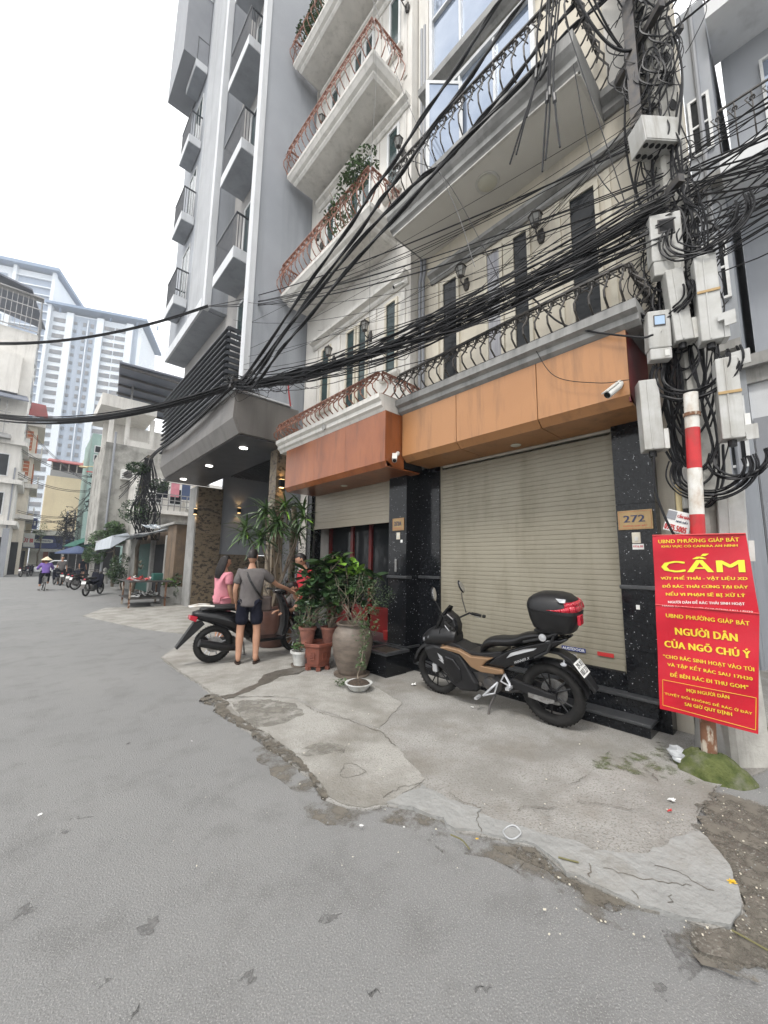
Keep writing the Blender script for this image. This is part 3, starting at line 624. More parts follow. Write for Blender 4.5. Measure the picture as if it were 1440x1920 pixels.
def storey(z, wide):
    "a row of windows below a cornice on the narrow house, floor level z"
    for k, (y0, y1) in enumerate(((4.64, 4.98), (5.48, 5.80), (5.86, 6.20), (6.78, 7.14))):
        door = k in (1, 2)
        window(B, XB, y0, y1, z+(.02 if door else .9), z+2.35, 'frame_cream' if z < 5 else 'frame_white', 'glass_green', (1, 1), dep=.04, fw=.05)
        if not door:
            q = MB(); cornice(q, [(.06, z+.80), (.10, z+.85), (.10, z+.895)], y0-.08, y1+.08, XB); part(q, 'sill', 'white_trim', B)
    for y in (4.45, 5.24, 6.42, 7.3): q = MB(); q.box(XB-.025, y, z+.02, XB-.001, y+.1, z+2.42); part(q, 'pilaster_strip', 'white_trim', B)
    q = MB(); cornice(q, [(.03, z+2.46), (.06, z+2.50), (.06, z+2.56), (.15, z+2.60), (.15, z+2.68)], 4.36, 7.5, XB); part(q, 'window_cornice', 'white_trim', B)
for z in (4.05, 7.78, 11.0, 14.3): storey(z, 1)
for z in (7.45, 10.65, 13.95):
    q = MB(); prof = [(.62, z), (.66, z+.05), (.66, z+.10), (.72, z+.14), (.76, z+.22), (.78, z+.25), (.78, z+.33)]
    for p0, p1 in zip(prof[:-1], prof[1:]): pass
    P = lambda e: [(XB, 4.58+.78-e), (XB-e, 4.58+.78-e), (XB-e, 7.82-.78+e), (XB, 7.82-.78+e)]
    q.loft([[(x, y, zz) for x, y in P(e)] for e, zz in prof]); part(q, 'balcony_slab', 'white_trim', B)
    railing(B, (3.74, 4.62), (3.74, 7.78), z+.33, .72, 'copper', step=.16)
    railing(B, (4.45, 4.62), (3.76, 4.62), z+.33, .72, 'copper', out=(0, -1), step=.16)
    railing(B, (4.45, 7.78), (3.76, 7.78), z+.33, .72, 'copper', out=(0, 1), step=.16)
# ceiling lights in both claddings
for (x, y, z, par) in ((4.42, 2.38, 3.066, A), (4.1, 5.6, 2.946, B)):
    q = MB(); q.lathe([(0, -.012), (.05, -.012), (.065, -.004), (.065, 0)], (x, y, z), 16); part(q, 'downlight', 'lens_off', par, smooth=True)
q = MB(); q.lathe([(0, -.05), (.05, -.05), (.06, 0)], (3.58, 5.55, 3.92), 16, M=Matrix.Rotation(radians(90), 3, 'Y').inverted()); part(q, 'round_lamp', 'lamp_glass', B, smooth=True)
# ================================================================ GREY HOTEL
C = thing('hotel', 'tall grey hotel with glass balconies, dark louvres and a deep entrance canopy', 'hotel', (4, 11, 0))
XR = 3.62   # recessed front wall
q = MB(); q.box(3.10, 7.92, 4.98, 7.0, 8.10, 29); part(q, 'side_wall', 'hotel_wall', C)
q = MB(); q.box(2.99, 7.90, 5.0, 3.12, 8.13, 29); part(q, 'corner_fin', 'hotel_white', C)
q = MB(); q.box(XR, 8.10, 5.0, 7.0, 15.4, 29); part(q, 'front_wall', 'hotel_recess', C)
q = MB(); q.box(2.97, 11.10, 8.85, 3.14, 11.32, 29); part(q, 'corner_fin', 'hotel_white', C)
q = MB(); q.box(3.14, 11.12, 8.87, XR, 11.30, 29); part(q, 'bay_side', 'hotel_wall', C)
q = MB(); q.box(3.0, 11.32, 8.85, XR, 15.5, 9.15); part(q, 'bay_floor', 'hotel_wall', C)
q = MB(); q.box(2.94, 11.32, 8.84, 3.0, 15.5, 9.2); part(q, 'bay_edge', 'hotel_white', C)
q = MB(); q.box(3.02, 15.3, 9.15, XR, 15.5, 29); part(q, 'bay_side', 'hotel_wall', C)
q = MB(); q.box(3.0, 8.10, 28.2, XR, 15.5, 29); q.box(2.4, 13.0, 23.5, 3.0, 15.5, 24.2); part(q, 'roof_slab', 'hotel_wall', C)
def hotel_window(y0, y1, z0, z1): window(C, XR, y0, y1, z0, z1, 'frame_white', 'glass_green', (2, 1), dep=.03, fw=.06)
def balcony(x0, y0, y1, z, xr=XR):
    q = MB(); q.box(x0, y0, z-.30, xr, y1, z); s_ = part(q, 'balcony', 'hotel_wall', C)
    q = MB(); q.box(x0-.02, y0-.02, z-.30, x0, y1+.02, z+.02); q.box(x0, y0-.02, z-.28, xr, y0, z+.02); part(q, 'balcony_edge', 'hotel_white', s_)
    q = MB(); q.box(x0+.01, y0+.01, z+.05, x0+.02, y1-.01, z+.98); q.box(x0+.02, y0+.01, z+.05, xr, y0+.02, z+.98); q.box(x0+.02, y1-.02, z+.05, xr, y1-.01, z+.98)
    bx0 = None
    n1 = int((y1-y0)/.075); n2 = int((xr-x0)/.075)
    for p in [(x0+.015, y0+(y1-y0)*i/n1, z+.02) for i in range(n1+1)] + [(x0+(xr-x0)*i/n2, y0+.015, z+.02) for i in range(1, n2)]:
        if bx0 is None: qb = MB(); qb.box(-.007, -.012, 0, .007, .012, .97); bx0 = first(qb, 'bar', 'louvre', s_, p)
        else: piece(bx0, s_, p)
    q = MB(); q.box(x0-.005, y0-.005, z+.98, x0+.035, y1+.005, z+1.02); q.box(x0+.035, y0-.005, z+.98, xr, y0+.03, z+1.02); q.box(x0+.035, y1-.03, z+.98, xr, y1+.005, z+1.02); part(q, 'handrail', 'louvre', s_)
for z in (9.35, 12.50, 15.75, 19.0, 22.2, 25.4):
    balcony(2.98, 9.0, 10.45, z); hotel_window(8.55, 10.2, z+.02, z+2.35)
hotel_window(8.55, 10.2, 7.5, 8.7)
for z in (10.2, 13.3, 16.35, 19.5, 22.7): balcony(2.62, 13.3, 14.45, z, 3.0)
q = MB(); q.box(3.02, 13.0, 9.15, 3.2, 15.3, 28.2); part(q, 'bay_wall', 'hotel_wall', C)
for z in (10.2, 13.3, 16.35, 19.5, 22.7): window(C, 3.02, 13.5, 14.4, z+.05, z+2.3, 'frame_white', 'glass_green', (2, 1), dep=.03, fw=.05)
# vertical timber-like screen on the bay
q = MB(); q.box(0, -.02, 0, .05, .02, 19.0); src = None
for i in range(17):
    p = (2.99, 11.4+i*.097, 9.2)
    if src is None: src = first(q, 'screen_slat', 'hotel_white', C, p)
    else: piece(src, C, p)
q = MB(); q.box(3.12, 11.32, 9.15, 3.16, 13.0, 28.2); part(q, 'screen_backing', 'louvre', C)
q = MB(); q.box(2.2, 13.3, 19.5, 3.0, 15.5, 28); part(q, 'roof_bay', 'grey_paint', C)
# horizontal louvres above the canopy
src = None; q = MB(); q.prism([(0, -3.1, 0), (-.045, -3.1, .012), (-.045, -3.1, .03), (0, -3.1, .10), (.03, -3.1, .10), (.03, -3.1, 0)], (0, 6.2, 0))
q2 = MB(); q2.box(0, 0, 0, .5, .05, .10)
src2 = None
for i in range(13):
    z = 5.36+i*.165
    if src is None: src = first(q, 'louvre', 'louvre', C, (3.10, 12.45, z)); src2 = first(q2, 'louvre_return', 'louvre', C, (3.12, 9.33, z))
    else: piece(src, C, (3.10, 12.45, z)); piece(src2, C, (3.12, 9.33, z))
q = MB(); q.box(3.18, 9.45, 5.2, 3.21, 15.5, 7.5); part(q, 'louvre_backing', 'glass_dark', C)
hotel_window(8.3, 9.25, 5.4, 7.2)
# canopy with folded front and its panels
CY = (7.55, 9.05, 10.55, 12.05, 13.5)
for y0, y1 in zip(CY[:-1], CY[1:]):
    q = MB(); q.prism([(2.74, y0+.004, 5.0), (2.72, y0+.004, 4.42), (2.86, y0+.004, 4.12), (2.90, y0+.004, 4.12), (2.78, y0+.004, 4.43), (2.79, y0+.004, 5.0)], (0, y1-y0-.008, 0)); part(q, 'canopy_panel', 'clad_grey', C)
q = MB(); q.prism([(2.79, 7.56, 4.98), (2.78, 7.56, 4.44), (2.90, 7.56, 4.13), (4.18, 7.56, 4.13), (4.18, 7.56, 4.98)], (0, 5.92, 0)); part(q, 'canopy_body', 'clad_grey', C)
q = MB(); q.prism([(2.79, 7.54, 4.97), (2.77, 7.54, 4.43), (2.89, 7.54, 4.14), (4.18, 7.54, 4.14), (4.18, 7.54, 4.97)], (0, .018, 0)); part(q, 'canopy_end', 'clad_grey', C)
q = MB(); q.box(2.90, 7.6, 4.105, 4.2, 13.9, 4.128); part(q, 'canopy_soffit', 'louvre', C)
q = MB(); q.box(2.70, 7.5, 5.0, 4.0, 13.6, 5.03); part(q, 'canopy_top', 'hotel_white', C)
q = MB(); q.prism([(2.79, 13.5, 4.98), (2.74, 13.5, 4.42), (2.88, 13.5, 4.12), (4.1, 13.5, 4.12), (4.1, 13.5, 4.98)], (.3, .5, 0)); part(q, 'canopy_end', 'clad_grey', C)
for y in (8.45, 10.75, 13.15):
    q = MB(); q.lathe([(0, -.006), (.075, -.006), (.09, 0), (.09, .01)], (3.33, y, 4.10), 16); dl = part(q, 'downlight', 'white_light', C)
    lp = bpy.data.lights.new('downlight', 'SPOT'); lp.energy = 18; lp.spot_size = radians(110); lp.shadow_soft_size = .07; lp.color = (1, .95, .85)
    lo = bpy.data.objects.new('downlight_beam', lp); COL.objects.link(lo); lo.location = (3.33, y, 4.08)
# entrance recess
q = MB(); q.box(6.9, 8.1, 0, 7.0, 14.2, 4.95); q.box(4.9, 14.1, 1.78, 6.9, 14.2, 5.0); part(q, 'entrance_wall', 'grey_paint', C)
q = MB(); q.box(4.9, 14.04, 0, 6.9, 14.2, 1.76); part(q, 'entrance_wall', 'travertine', C, label='stone clad lower wall')
src = None; q = MB(); q.box(0, -3.0, 0, .03, 3.0, .06)
for i in range(26):
    p = (4.22+i*.105, 11.1, 4.62)
    if src is None: src = first(q, 'ceiling_slat', 'louvre', C, p)
    else: piece(src, C, p)
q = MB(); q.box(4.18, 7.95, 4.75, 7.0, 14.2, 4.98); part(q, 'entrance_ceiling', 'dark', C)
q = MB(); q.box(4.18, 7.62, 4.13, 4.22, 14.0, 4.6); part(q, 'ceiling_edge', 'grey_trim', C)
# stone columns built of blocks
def column(x0, x1, y0, y1, zt, n):
    for i in range(n):
        q = MB(); q.box(x0, y0, zt*i/n+.003, x1, y1, zt*(i+1)/n-.003); part(q, 'stone_block', 'travertine', C, bevel=.004)
column(4.05, 4.88, 13.95, 14.75, 4.1, 5)
column(3.90, 4.14, 7.92, 8.25, 4.1, 4)
q = MB(); q.box(4.0, 13.97, 0, 4.045, 14.8, 4.1); part(q, 'column_edge', 'grey_trim', C)
q = MB(); q.box(4.142, 7.94, 0, 4.50, 8.1, 4.98); q.box(4.5, 7.90, 0, 4.9, 8.1, 4.98); part(q, 'entrance_wall', 'grey_paint', C, label='blue grey wall beside the red-brown house')
q = MB(); q.box(4.9, 8.0, 0, 6.9, 8.1, 4.98); part(q, 'entrance_wall', 'grey_paint', C)
def wall_light(p, ny=-1, lbl='', rz=0):
    t = thing('wall_light', lbl, 'lamp', p, 'small up and down lights at the hotel entrance')
    q = MB(); q.box(-.05, -.09, -.09, .05, -.01, .09); first(q, 'housing', 'black_plastic', t, p)
    q = MB(); q.box(-.045, -.085, .091, .045, -.015, .096); q.box(-.045, -.085, -.096, .045, -.015, -.091); first(q, 'bulb', 'warm_light', t, p)
    q = MB(); q.box(-.05, -.01, -.03, .05, 0, .03); first(q, 'bracket', 'black_plastic', t, p)
    for s in (-1, 1):
        l = bpy.data.lights.new('wall_light', 'SPOT'); l.energy = 2.5; l.color = (1, .62, .28); l.spot_size = radians(100); l.spot_blend = .6; l.shadow_soft_size = .03
        o = bpy.data.objects.new('wall_light_beam', l); COL.objects.link(o); o.location = V(p)+V((0, -.05, s*.11)); o.rotation_euler = (pi if s > 0 else 0, 0, 0)
wall_light((4.02, 7.92, 3.30), lbl='black up-down light on the near stone column of the hotel')
wall_light((5.5, 14.04, 3.40), lbl='black up-down light on the far wall of the hotel entrance, behind the dracaena')
wall_light((3.98, 13.97, 3.2), lbl='black up-down light at the left edge of the big stone column')

# ================================================================ ALLEY HOUSES ON THE RIGHT
D = thing('alley_house', 'pale blue-grey house with a metal gate in the alley behind the pole', 'house', (9, -.5, 0))
q = MB(); q.box(8.6, -6, 0, 14, .42, 5.0); part(q, 'wall', 'hotel_white', D)
q = MB(); q.box(8.52, -6, 4.6, 8.6, .46, 4.85); q.box(8.4, -6, 4.85, 8.6, .5, 5.05); part(q, 'ledge', 'grey_trim', D)
for i in range(5):
    q = MB(); q.box(8.55, .42-.5*i-.49, 0, 8.6, .42-.5*i-.02, 4.0); part(q, 'gate_panel', 'grey_paint', D)
window(D, 8.6, -1.0, -.05, 2.6, 3.4, 'frame_white', 'glass_dark', (1, 1), dep=.06)
q = MB(); q.box(9.2, -6, 5.0, 14, .3, 18); part(q, 'upper_wall', 'hotel_wall', D)
q = MB(); q.box(8.0, -6, 8.2, 9.2, .42, 8.5); q.box(8.2, -6, 11.6, 9.2, .4, 11.9); part(q, 'balcony_slab', 'hotel_white', D)
railing(D, (8.05, -2.0), (8.05, .38), 8.5, .9, 'iron', step=.2)
railing(D, (8.25, -2.0), (8.25, .38), 11.9, .9, 'iron', step=.2)
q = MB(); q.box(8.9, -6, 13.5, 9.2, .35, 17.5); part(q, 'loggia_wall', 'cream_wall', D)
window(D, 9.2, -1.4, -.2, 9.0, 11.0, 'frame_white', 'glass_sky', (2, 1))
E2 = thing('alley_wall', 'grey plastered side wall along the alley right of the tan house', 'wall', (9, 1, 0))
q = MB(); q.box(8.5, .425, 0, 13, .84, 12.5); part(q, 'wall', 'hotel_wall', E2)
q = MB(); q.box(4.75, .70, 0, 8.5, .845, 3.9); part(q, 'side_wall', 'hotel_wall', E2)
for z in (3.2, 6.2, 9.2): window(E2, 8.5, .48, .80, z, z+1.2, 'frame_white', 'glass_dark', (1, 2), dep=.05)
q = MB(); q.tube([(8.45, .62, 0), (8.45, .62, 12.4)], .04, 8); part(q, 'drain_pipe', 'grey_paint', E2, smooth=True)
q = MB(); q.box(8.3, .43, 5.2, 8.5, .84, 5.35); q.box(8.3, .43, 8.4, 8.5, .84, 8.55); part(q, 'ledge', 'grey_trim', E2)
q = MB()
for i in range(6): q.box(4.72, .64, 7.0+i*.5, 6.0, .70, 7.06+i*.5)
part(q, 'side_ledge', 'grey_trim', E2)
# ================================================================ MOTORCYCLE WITH TOP BOX
def pp(mb, poly, y0, y1, inset=0.0):
    "side profile (x,z) given thickness across the bike; inset tapers the outer face"
    cx = sum(p[0] for p in poly)/len(poly); cz = sum(p[1] for p in poly)/len(poly)
    def ring(y, k): return [(cx+(x-cx)*k, y, cz+(z-cz)*k) for x, z in poly]
    if inset: mb.loft([ring(y0, 1), ring(y0+(y1-y0)*.7, 1), ring(y1, 1-inset)])
    else: mb.loft([ring(y0, 1), ring(y1, 1)])
    return mb
def torus(mb, c, R_, r, n=40, k=10, sx=1.0):
    vs = []; c = V(c)
    for i in range(n):
        a = 2*pi*i/n
        for j in range(k):
            b = 2*pi*j/k; rr = R_+r*cos(b)
            vs.append(c+V((rr*cos(a), r*sx*sin(b), rr*sin(a))))
    fs = [(i*k+j, ((i+1) % n)*k+j, ((i+1) % n)*k+(j+1) % k, i*k+(j+1) % k) for i in range(n) for j in range(k)]
    return mb.add(vs, fs)
def wheel(par, c, R_, r, rim='gloss_black', spokes=6, w=.028, disc=True, tread=True, steel=False, cats=None):
    c = V(c); q = MB(); q.lathe([(R_*.55, 0)], c, 4) if False else None
    q = MB(); torus(q, c, R_*.93-r*.45, w*.45, 40, 6, 1.9); torus(q, c, .035, .018, 12, 6, 2.2)
    for i in range(spokes):
        for s in (-1, 1):
            a = 2*pi*i/spokes; b = a+s*.20
            q.tube([c+V((.03*cos(a), 0, .03*sin(a))), c+V((R_*.76*cos(b), 0, R_*.76*sin(b)))], [.011, .007] if not steel else .0025, 5)
    wh = part(q, 'wheel', rim, par, smooth=True)
    q = MB(); torus(q, c, R_-r, r, 44, 12, 1.05 if r < .06 else 1.0)
    if tread:
        for i in range(44):
            a = 2*pi*i/44
            for s in (-1, 1):
                q.obox(c+V(((R_-.004)*cos(a+s*.03), s*.018, (R_-.004)*sin(a+s*.03))), (.004, .012, .0065), Matrix.Rotation(-a, 3, 'Y'))
    part(q, 'tyre', 'rubber', wh, smooth=True)
    if disc:
        q = MB(); M_ = Matrix.Rotation(pi/2, 3, 'X'); q.lathe([(.05, -.002), (R_*.42, -.002), (R_*.42, .002), (.05, .002)], c+V((0, -.05, 0)), 24, M=M_); part(q, 'brake_disc', 'steel', wh)
    return wh
K = thing('motorcycle', 'black and bronze underbone motorcycle with a big black top box, parked by the beige shutter', 'motorcycle', (0, 0, 0))
WB = 1.335
wheel(K, (0, 0, .30), .30, .052, spokes=5); wheel(K, (WB, 0, .29), .285, .040, spokes=5)
q = MB()   # swingarm, engine, frame
pp(q, [(.42, .34), (.36, .40), (.02, .335), (-.06, .33), (-.07, .27), (0, .255), (.36, .30)], .065, .10); pp(q, [(.42, .34), (.36, .40), (.02, .335), (-.06, .33), (-.07, .27), (0, .255), (.36, .30)], -.10, -.065)
part(q, 'swingarm', 'black_plastic', K, bevel=.006)
q = MB(); q.prism([(.20, .102, .26), (.02, .102, .235), (-.05, .102, .26), (-.05, .102, .285), (.02, .102, .29), (.20, .102, .30)], (0, .008, 0)); q.lathe([(0, 0), (.016, 0), (.016, .02), (0, .02)], (-.0, .105, .275), 8, M=Matrix.Rotation(-pi/2, 3, 'X')); part(q, 'chain_adjuster', 'steel', K)
q = MB(); q.lathe([(0, -.10), (.07, -.10), (.10, -.06), (.105, .06), (.075, .11), (0, .12)], (.60, 0, .29), 20, M=Matrix.Rotation(-pi/2, 3, 'X')); q.obox((.72, 0, .34), (.16, .09, .10)); q.obox((.88, 0, .40), (.09, .07, .07), Matrix.Rotation(.5, 3, 'Y'))
q.lathe([(0, 0), (.06, 0), (.055, .025), (0, .03)], (.62, .10, .30), 20, M=Matrix.Rotation(-pi/2, 3, 'X')); q.lathe([(0, 0), (.022, 0), (.022, .02), (0, .022)], (.72, .09, .27), 12, M=Matrix.Rotation(-pi/2, 3, 'X'))
for i in range(6): q.obox((.80+i*.018, 0, .30+i*.004), (.004, .085, .06))
part(q, 'engine', 'dark_steel', K, bevel=.006)
q = MB(); q.tube([(.88, -.05, .30), (.80, -.06, .19), (.5, -.11, .17), (.25, -.14, .24)], .02, 8); q.tube([(.25, -.15, .25), (-.15, -.17, .38)], [.045, .055], 12); part(q, 'exhaust', 'dark_steel', K, smooth=True)
q = MB(); pp(q, [(1.45, .56), (1.30, .62), (1.12, .60), (.93, .56), (.86, .46), (.80, .36), (.74, .27), (.76, .18), (.96, .15), (1.09, .22), (1.13, .30), (1.22, .36), (1.40, .44)], .02, .145, .10)
pp(q, [(1.45, .56), (1.30, .62), (1.12, .60), (.93, .56), (.86, .46), (.80, .36), (.74, .27), (.76, .18), (.96, .15), (1.09, .22), (1.13, .30), (1.22, .36), (1.40, .44)], -.02, -.145, .10)
lw = part(q, 'lower_fairing', 'black_plastic', K, bevel=.012)
q = MB(); pp(q, [(1.13, .52), (1.02, .50), (.93, .40), (.92, .28), (1.02, .24), (1.1, .34), (1.14, .44)], .145, .163, .15); part(q, 'side_scoop', 'gloss_black', K, bevel=.006)
q = MB(); q.prism([(1.17, .149, .50), (1.23, .149, .53), (1.20, .149, .47), (1.15, .149, .45)], (0, .003, 0)); q.prism([(1.16, .149, .46), (1.22, .149, .46), (1.15, .149, .42)], (0, .003, 0)); part(q, 'wing_badge', 'silver', K)
for s in (1, -1):
    q = MB(); pp(q, [(1.20, .60), (1.12, .625), (.94, .615), (.80, .565), (.54, .585), (.61, .54), (.665, .485), (.44, .485), (.43, .445), (.50, .425), (.68, .415), (.80, .45), (.88, .525), (.94, .57), (1.10, .585)], s*.105, s*.160, .06)
    part(q, 'side_panel', 'bronze_paint', K, bevel=.008)
    q = MB(); pp(q, [(.66, .485), (.54, .585), (.40, .675), (.16, .775), (-.05, .845), (-.20, .885), (-.21, .865), (-.05, .76), (.24, .58), (.44, .49)], s*.04, s*.13, .12); part(q, 'tail_fairing', 'gloss_black', K, bevel=.008)
    q = MB(); q.prism([(.39, s*.126, .61), (.30, s*.132, .655), (.10, s*.128, .735), (.07, s*.126, .76), (.20, s*.131, .73), (.34, s*.128, .67)], (0, s*.006, 0)); q.prism([(.06, s*.11, .775), (-.07, s*.11, .80), (-.14, s*.10, .845), (-.03, s*.11, .845)], (0, s*.008, 0)); part(q, 'silver_accent', 'silver', K)
q = MB(); text_on(q, 'WINNER X', (.31, .133, .565), (-.16, 0, .075), (0, 0, .026), .02); part(q, 'lettering', 'silver', K)
q = MB(); pp(q, [(1.16, .68), (1.0, .655), (.84, .60), (.70, .60), (.45, .66), (.45, .45), (.80, .38), (1.1, .5)], -.135, .108); part(q, 'frame_cover', 'black_plastic', K, bevel=.01)
# seat: lofted sections
q = MB(); rings = []
for x, z, w, h in ((.74, .60, .06, .06), (.68, .70, .09, .07), (.58, .75, .115, .07), (.42, .765, .125, .065), (.30, .785, .12, .07), (.24, .83, .11, .07), (.10, .865, .10, .06), (-.04, .885, .085, .05), (-.10, .88, .05, .03)):
    rings.append([(x, w*cos(a), z+h*.55*sin(a) if sin(a) > 0 else z+h*1.1*sin(a)) for a in [2*pi*k/14 for k in range(14)]])
q.loft(rings); sub(part(q, 'seat', 'black_plastic', K, smooth=True))
# front: headlight nose, screen, fork, fender, handlebars, mirrors
q = MB(); rings = []
for x, z, w, h in ((1.02, .70, .10, .10), (1.15, .71, .145, .12), (1.30, .69, .15, .13), (1.42, .66, .12, .10), (1.50, .63, .07, .06), (1.53, .615, .03, .03)):
    rings.append([(x, w*cos(a), z+h*sin(a)) for a in [2*pi*k/16 for k in range(16)]])
q.loft(rings); nose = part(q, 'front_cowl', 'black_plastic', K, smooth=True)
q = MB(); 
for s in (1, -1): q.loft([[(1.36, s*(.10+.035*cos(a)), .68+.045*sin(a)) for a in [2*pi*k/10 for k in range(10)]], [(1.46, s*(.075+.03*cos(a)), .645+.03*sin(a)) for a in [2*pi*k/10 for k in range(10)]]])
part(q, 'headlight', 'glass_clear', nose)
q = MB(); q.loft([[(1.30, y, .78-abs(y)*.2) for y in (-.11, -.06, 0, .06, .11)] + [(1.27, y, .78-abs(y)*.2) for y in (.10, .05, 0, -.05, -.10)], [(1.20, y, .98-abs(y)*.3) for y in (-.09, -.05, 0, .05, .09)] + [(1.17, y, .97-abs(y)*.3) for y in (.08, .04, 0, -.04, -.08)], [(1.12, y, 1.07-abs(y)*.4) for y in (-.06, -.03, 0, .03, .06)] + [(1.10, y, 1.06-abs(y)*.4) for y in (.05, .03, 0, -.03, -.05)]])
part(q, 'windscreen', 'gloss_black', K, smooth=True)
q = MB(); pp(q, [(1.28, .80), (1.22, .94), (1.13, 1.0), (1.03, .93), (1.00, .84), (1.02, .72)], -.07, .07, .2); part(q, 'dashboard', 'gloss_black', K, bevel=.01)
q = MB()
for s in (1, -1):
    q.tube([(1.16, s*.085, .66), (1.335, s*.085, .30)], [.022, .028], 10)
fk = part(q, 'fork', 'bronze_paint', K, smooth=True)
q = MB(); q.obox((1.30, .11, .34), (.03, .018, .045)); part(q, 'brake_caliper', 'silver', fk, bevel=.005)
q = MB(); rings = []
for k in range(9):
    a = radians(15+k*17); rings.append([(WB+(.325+d)*cos(a), y, .29+(.325+d)*sin(a)) for y, d in ((-.07, -.035), (-.06, .0), (0, .012), (.06, 0), (.07, -.035), (.06, -.012), (0, .0), (-.06, -.012))])
q.loft(rings); q.loft([[(WB+.30, y, .42+d) for y, d in ((-.07, 0), (0, .02), (.07, 0), (0, -.01))], [(WB+.345, y*.7, .30+d) for y, d in ((-.07, 0), (0, .02), (.07, 0), (0, -.01))]]); part(q, 'front_fender', 'black_plastic', K, smooth=True)
q = MB(); q.tube([(.93, .33, .90), (1.02, .27, .93), (1.07, .10, .90), (1.07, -.10, .90), (1.02, -.27, .93), (.93, -.33, .90)], .011, 8); hb = part(q, 'handlebar', 'black_plastic', K, smooth=True)
for s in (1, -1):
    q = MB(); q.tube([(.90, s*.345, .895), (1.0, s*.285, .925)], .017, 10); q.lathe([(0, 0), (.02, 0), (.018, .03), (0, .03)], (.885, s*.352, .89), 8, M=Matrix.Rotation(-pi/2, 3, 'Y')); part(q, 'grip', 'rubber', hb)
    q = MB(); q.tube([(1.03, s*.25, .93), (.99, s*.31, .90), (.92, s*.345, .865)], [.007, .006, .005], 6); part(q, 'brake_lever', 'silver', hb)
    q = MB(); q.tube([(1.04, s*.23, .94), (1.10, s*.26, 1.10), (1.12, s*.29, 1.17)], .006, 6); mr = part(q, 'mirror_arm', 'black_plastic', hb)
    q = MB(); q.ell((1.13, s*.30, 1.24), (.016, .042, .085), 14, Matrix.Rotation(s*.3, 3, 'X') @ Matrix.Rotation(.25, 3, 'Y')); mi = part(q, 'mirror', 'gloss_black', K, smooth=True)
    q = MB(); q.ell((1.113, s*.30, 1.24), (.006, .036, .075), 14, Matrix.Rotation(s*.3, 3, 'X') @ Matrix.Rotation(.25, 3, 'Y')); part(q, 'mirror_glass', 'chrome', mi, smooth=True)
q = MB(); q.tube([(1.06, .12, .93), (1.18, .14, .80), (1.26, .10, .60), (1.32, .10, .36)], .005, 5); q.tube([(1.06, -.08, .93), (1.2, -.1, .82), (1.15, -.08, .6)], .005, 5); part(q, 'brake_hose', 'rubber', K)
# rear: fender, plate, indicator, rack
q = MB(); q.loft([[(x, y, z) for x, y, z in ((a, -.06*w, b), (a, .06*w, b), (a+.02, .06*w, b-.03), (a+.02, -.06*w, b-.03))] for a, b, w in ((.02, .74, 1), (-.12, .735, 1.1), (-.22, .68, 1.2), (-.32, .56, 1.1), (-.41, .43, .9))]); part(q, 'rear_fender', 'black_plastic', K, bevel=.006)
q = MB(); rings = []
for k in range(9):
    a = radians(55+k*14); rings.append([(.345*cos(a), y, .30+.345*sin(a)-d) for y, d in ((-.07, .03), (0, 0), (.07, .03), (0, .012))])
q.loft(rings); part(q, 'wheel_hugger', 'black_plastic', K, smooth=True)
PR = Matrix.Rotation(radians(-52), 3, 'Y')
pc = V((-.285, 0, .60)); un = V((-.78, 0, .60)).normalized(); upv = V((.60, 0, .79)).normalized()
q = MB(); q.hexa([pc+V((0, y, 0))+upv*u+un*t for t in (0, .004) for y, u in ((-.095, -.07), (.095, -.07), (.095, .07), (-.095, .07))]); pl = part(q, 'number_plate', 'paper', K)
q = MB(); text_on(q, '29-X1', pc+un*.006+V((0, .075, 0))+upv*.010, (0, -.15, 0), upv*.045, .03); text_on(q, '107.27', pc+un*.006+V((0, .082, 0))-upv*.055, (0, -.164, 0), upv*.05, .03); part(q, 'lettering', 'black_text', pl)
for s in (1, -1):
    q = MB(); q.tube([(-.15, s*.05, .66), (-.17, s*.13, .655)], .008, 6); q.ell((-.175, s*.155, .655), (.03, .022, .018), 10); part(q, 'indicator', 'glass_clear', K, smooth=True)
q = MB(); q.tube([(.20, .13, .80), (.02, .14, .86), (-.14, .12, .93), (-.22, .0, .95), (-.14, -.12, .93), (.02, -.14, .86), (.20, -.13, .80)], .014, 8); q.tube([(.10, .13, .66), (-.03, .13, .74), (-.10, .12, .90)], .014, 8); q.tube([(.10, -.13, .66), (-.03, -.13, .74), (-.10, -.12, .90)], .014, 8)
q.obox((-.05, 0, .925), (.14, .11, .012)); rk = part(q, 'luggage_rack', 'black_plastic', K, smooth=True)
q = MB(); q.lathe([(0, 0), (.035, 0), (.035, .012), (0, .016)], (.0, .145, .875), 14, M=Matrix.Rotation(-pi/2, 3, 'X')); part(q, 'rack_badge', 'silver', rk, smooth=True)
# top box: rounded body lofted upward, lid, red lens
def sq(cx, z, a, b, n=28, e=3.2, tilt=0):
    out = []
    for k in range(n):
        t = 2*pi*k/n; c_, s_ = cos(t), sin(t)
        x = cx+a*math.copysign(abs(c_)**(2/e), c_); y = b*math.copysign(abs(s_)**(2/e), s_)
        out.append((x, y, z+tilt*(x-cx)))
    return out
q = MB(); q.loft([sq(-.07, .93, .15, .13, tilt=.08), sq(-.075, .95, .185, .165, tilt=.08), sq(-.08, 1.03, .215, .20, tilt=.08), sq(-.085, 1.10, .232, .215, tilt=.10), sq(-.085, 1.125, .236, .22, tilt=.12)]); tb = part(q, 'top_box', 'black_plastic', K, smooth=True)
q = MB(); q.loft([sq(-.085, 1.131, .238, .222, tilt=.12), sq(-.085, 1.17, .236, .22, tilt=.10), sq(-.08, 1.225, .215, .20, tilt=.04), sq(-.07, 1.268, .165, .16, tilt=0), sq(-.065, 1.288, .11, .11), sq(-.065, 1.295, .04, .04)]); part(q, 'lid', 'black_plastic', tb, smooth=True)
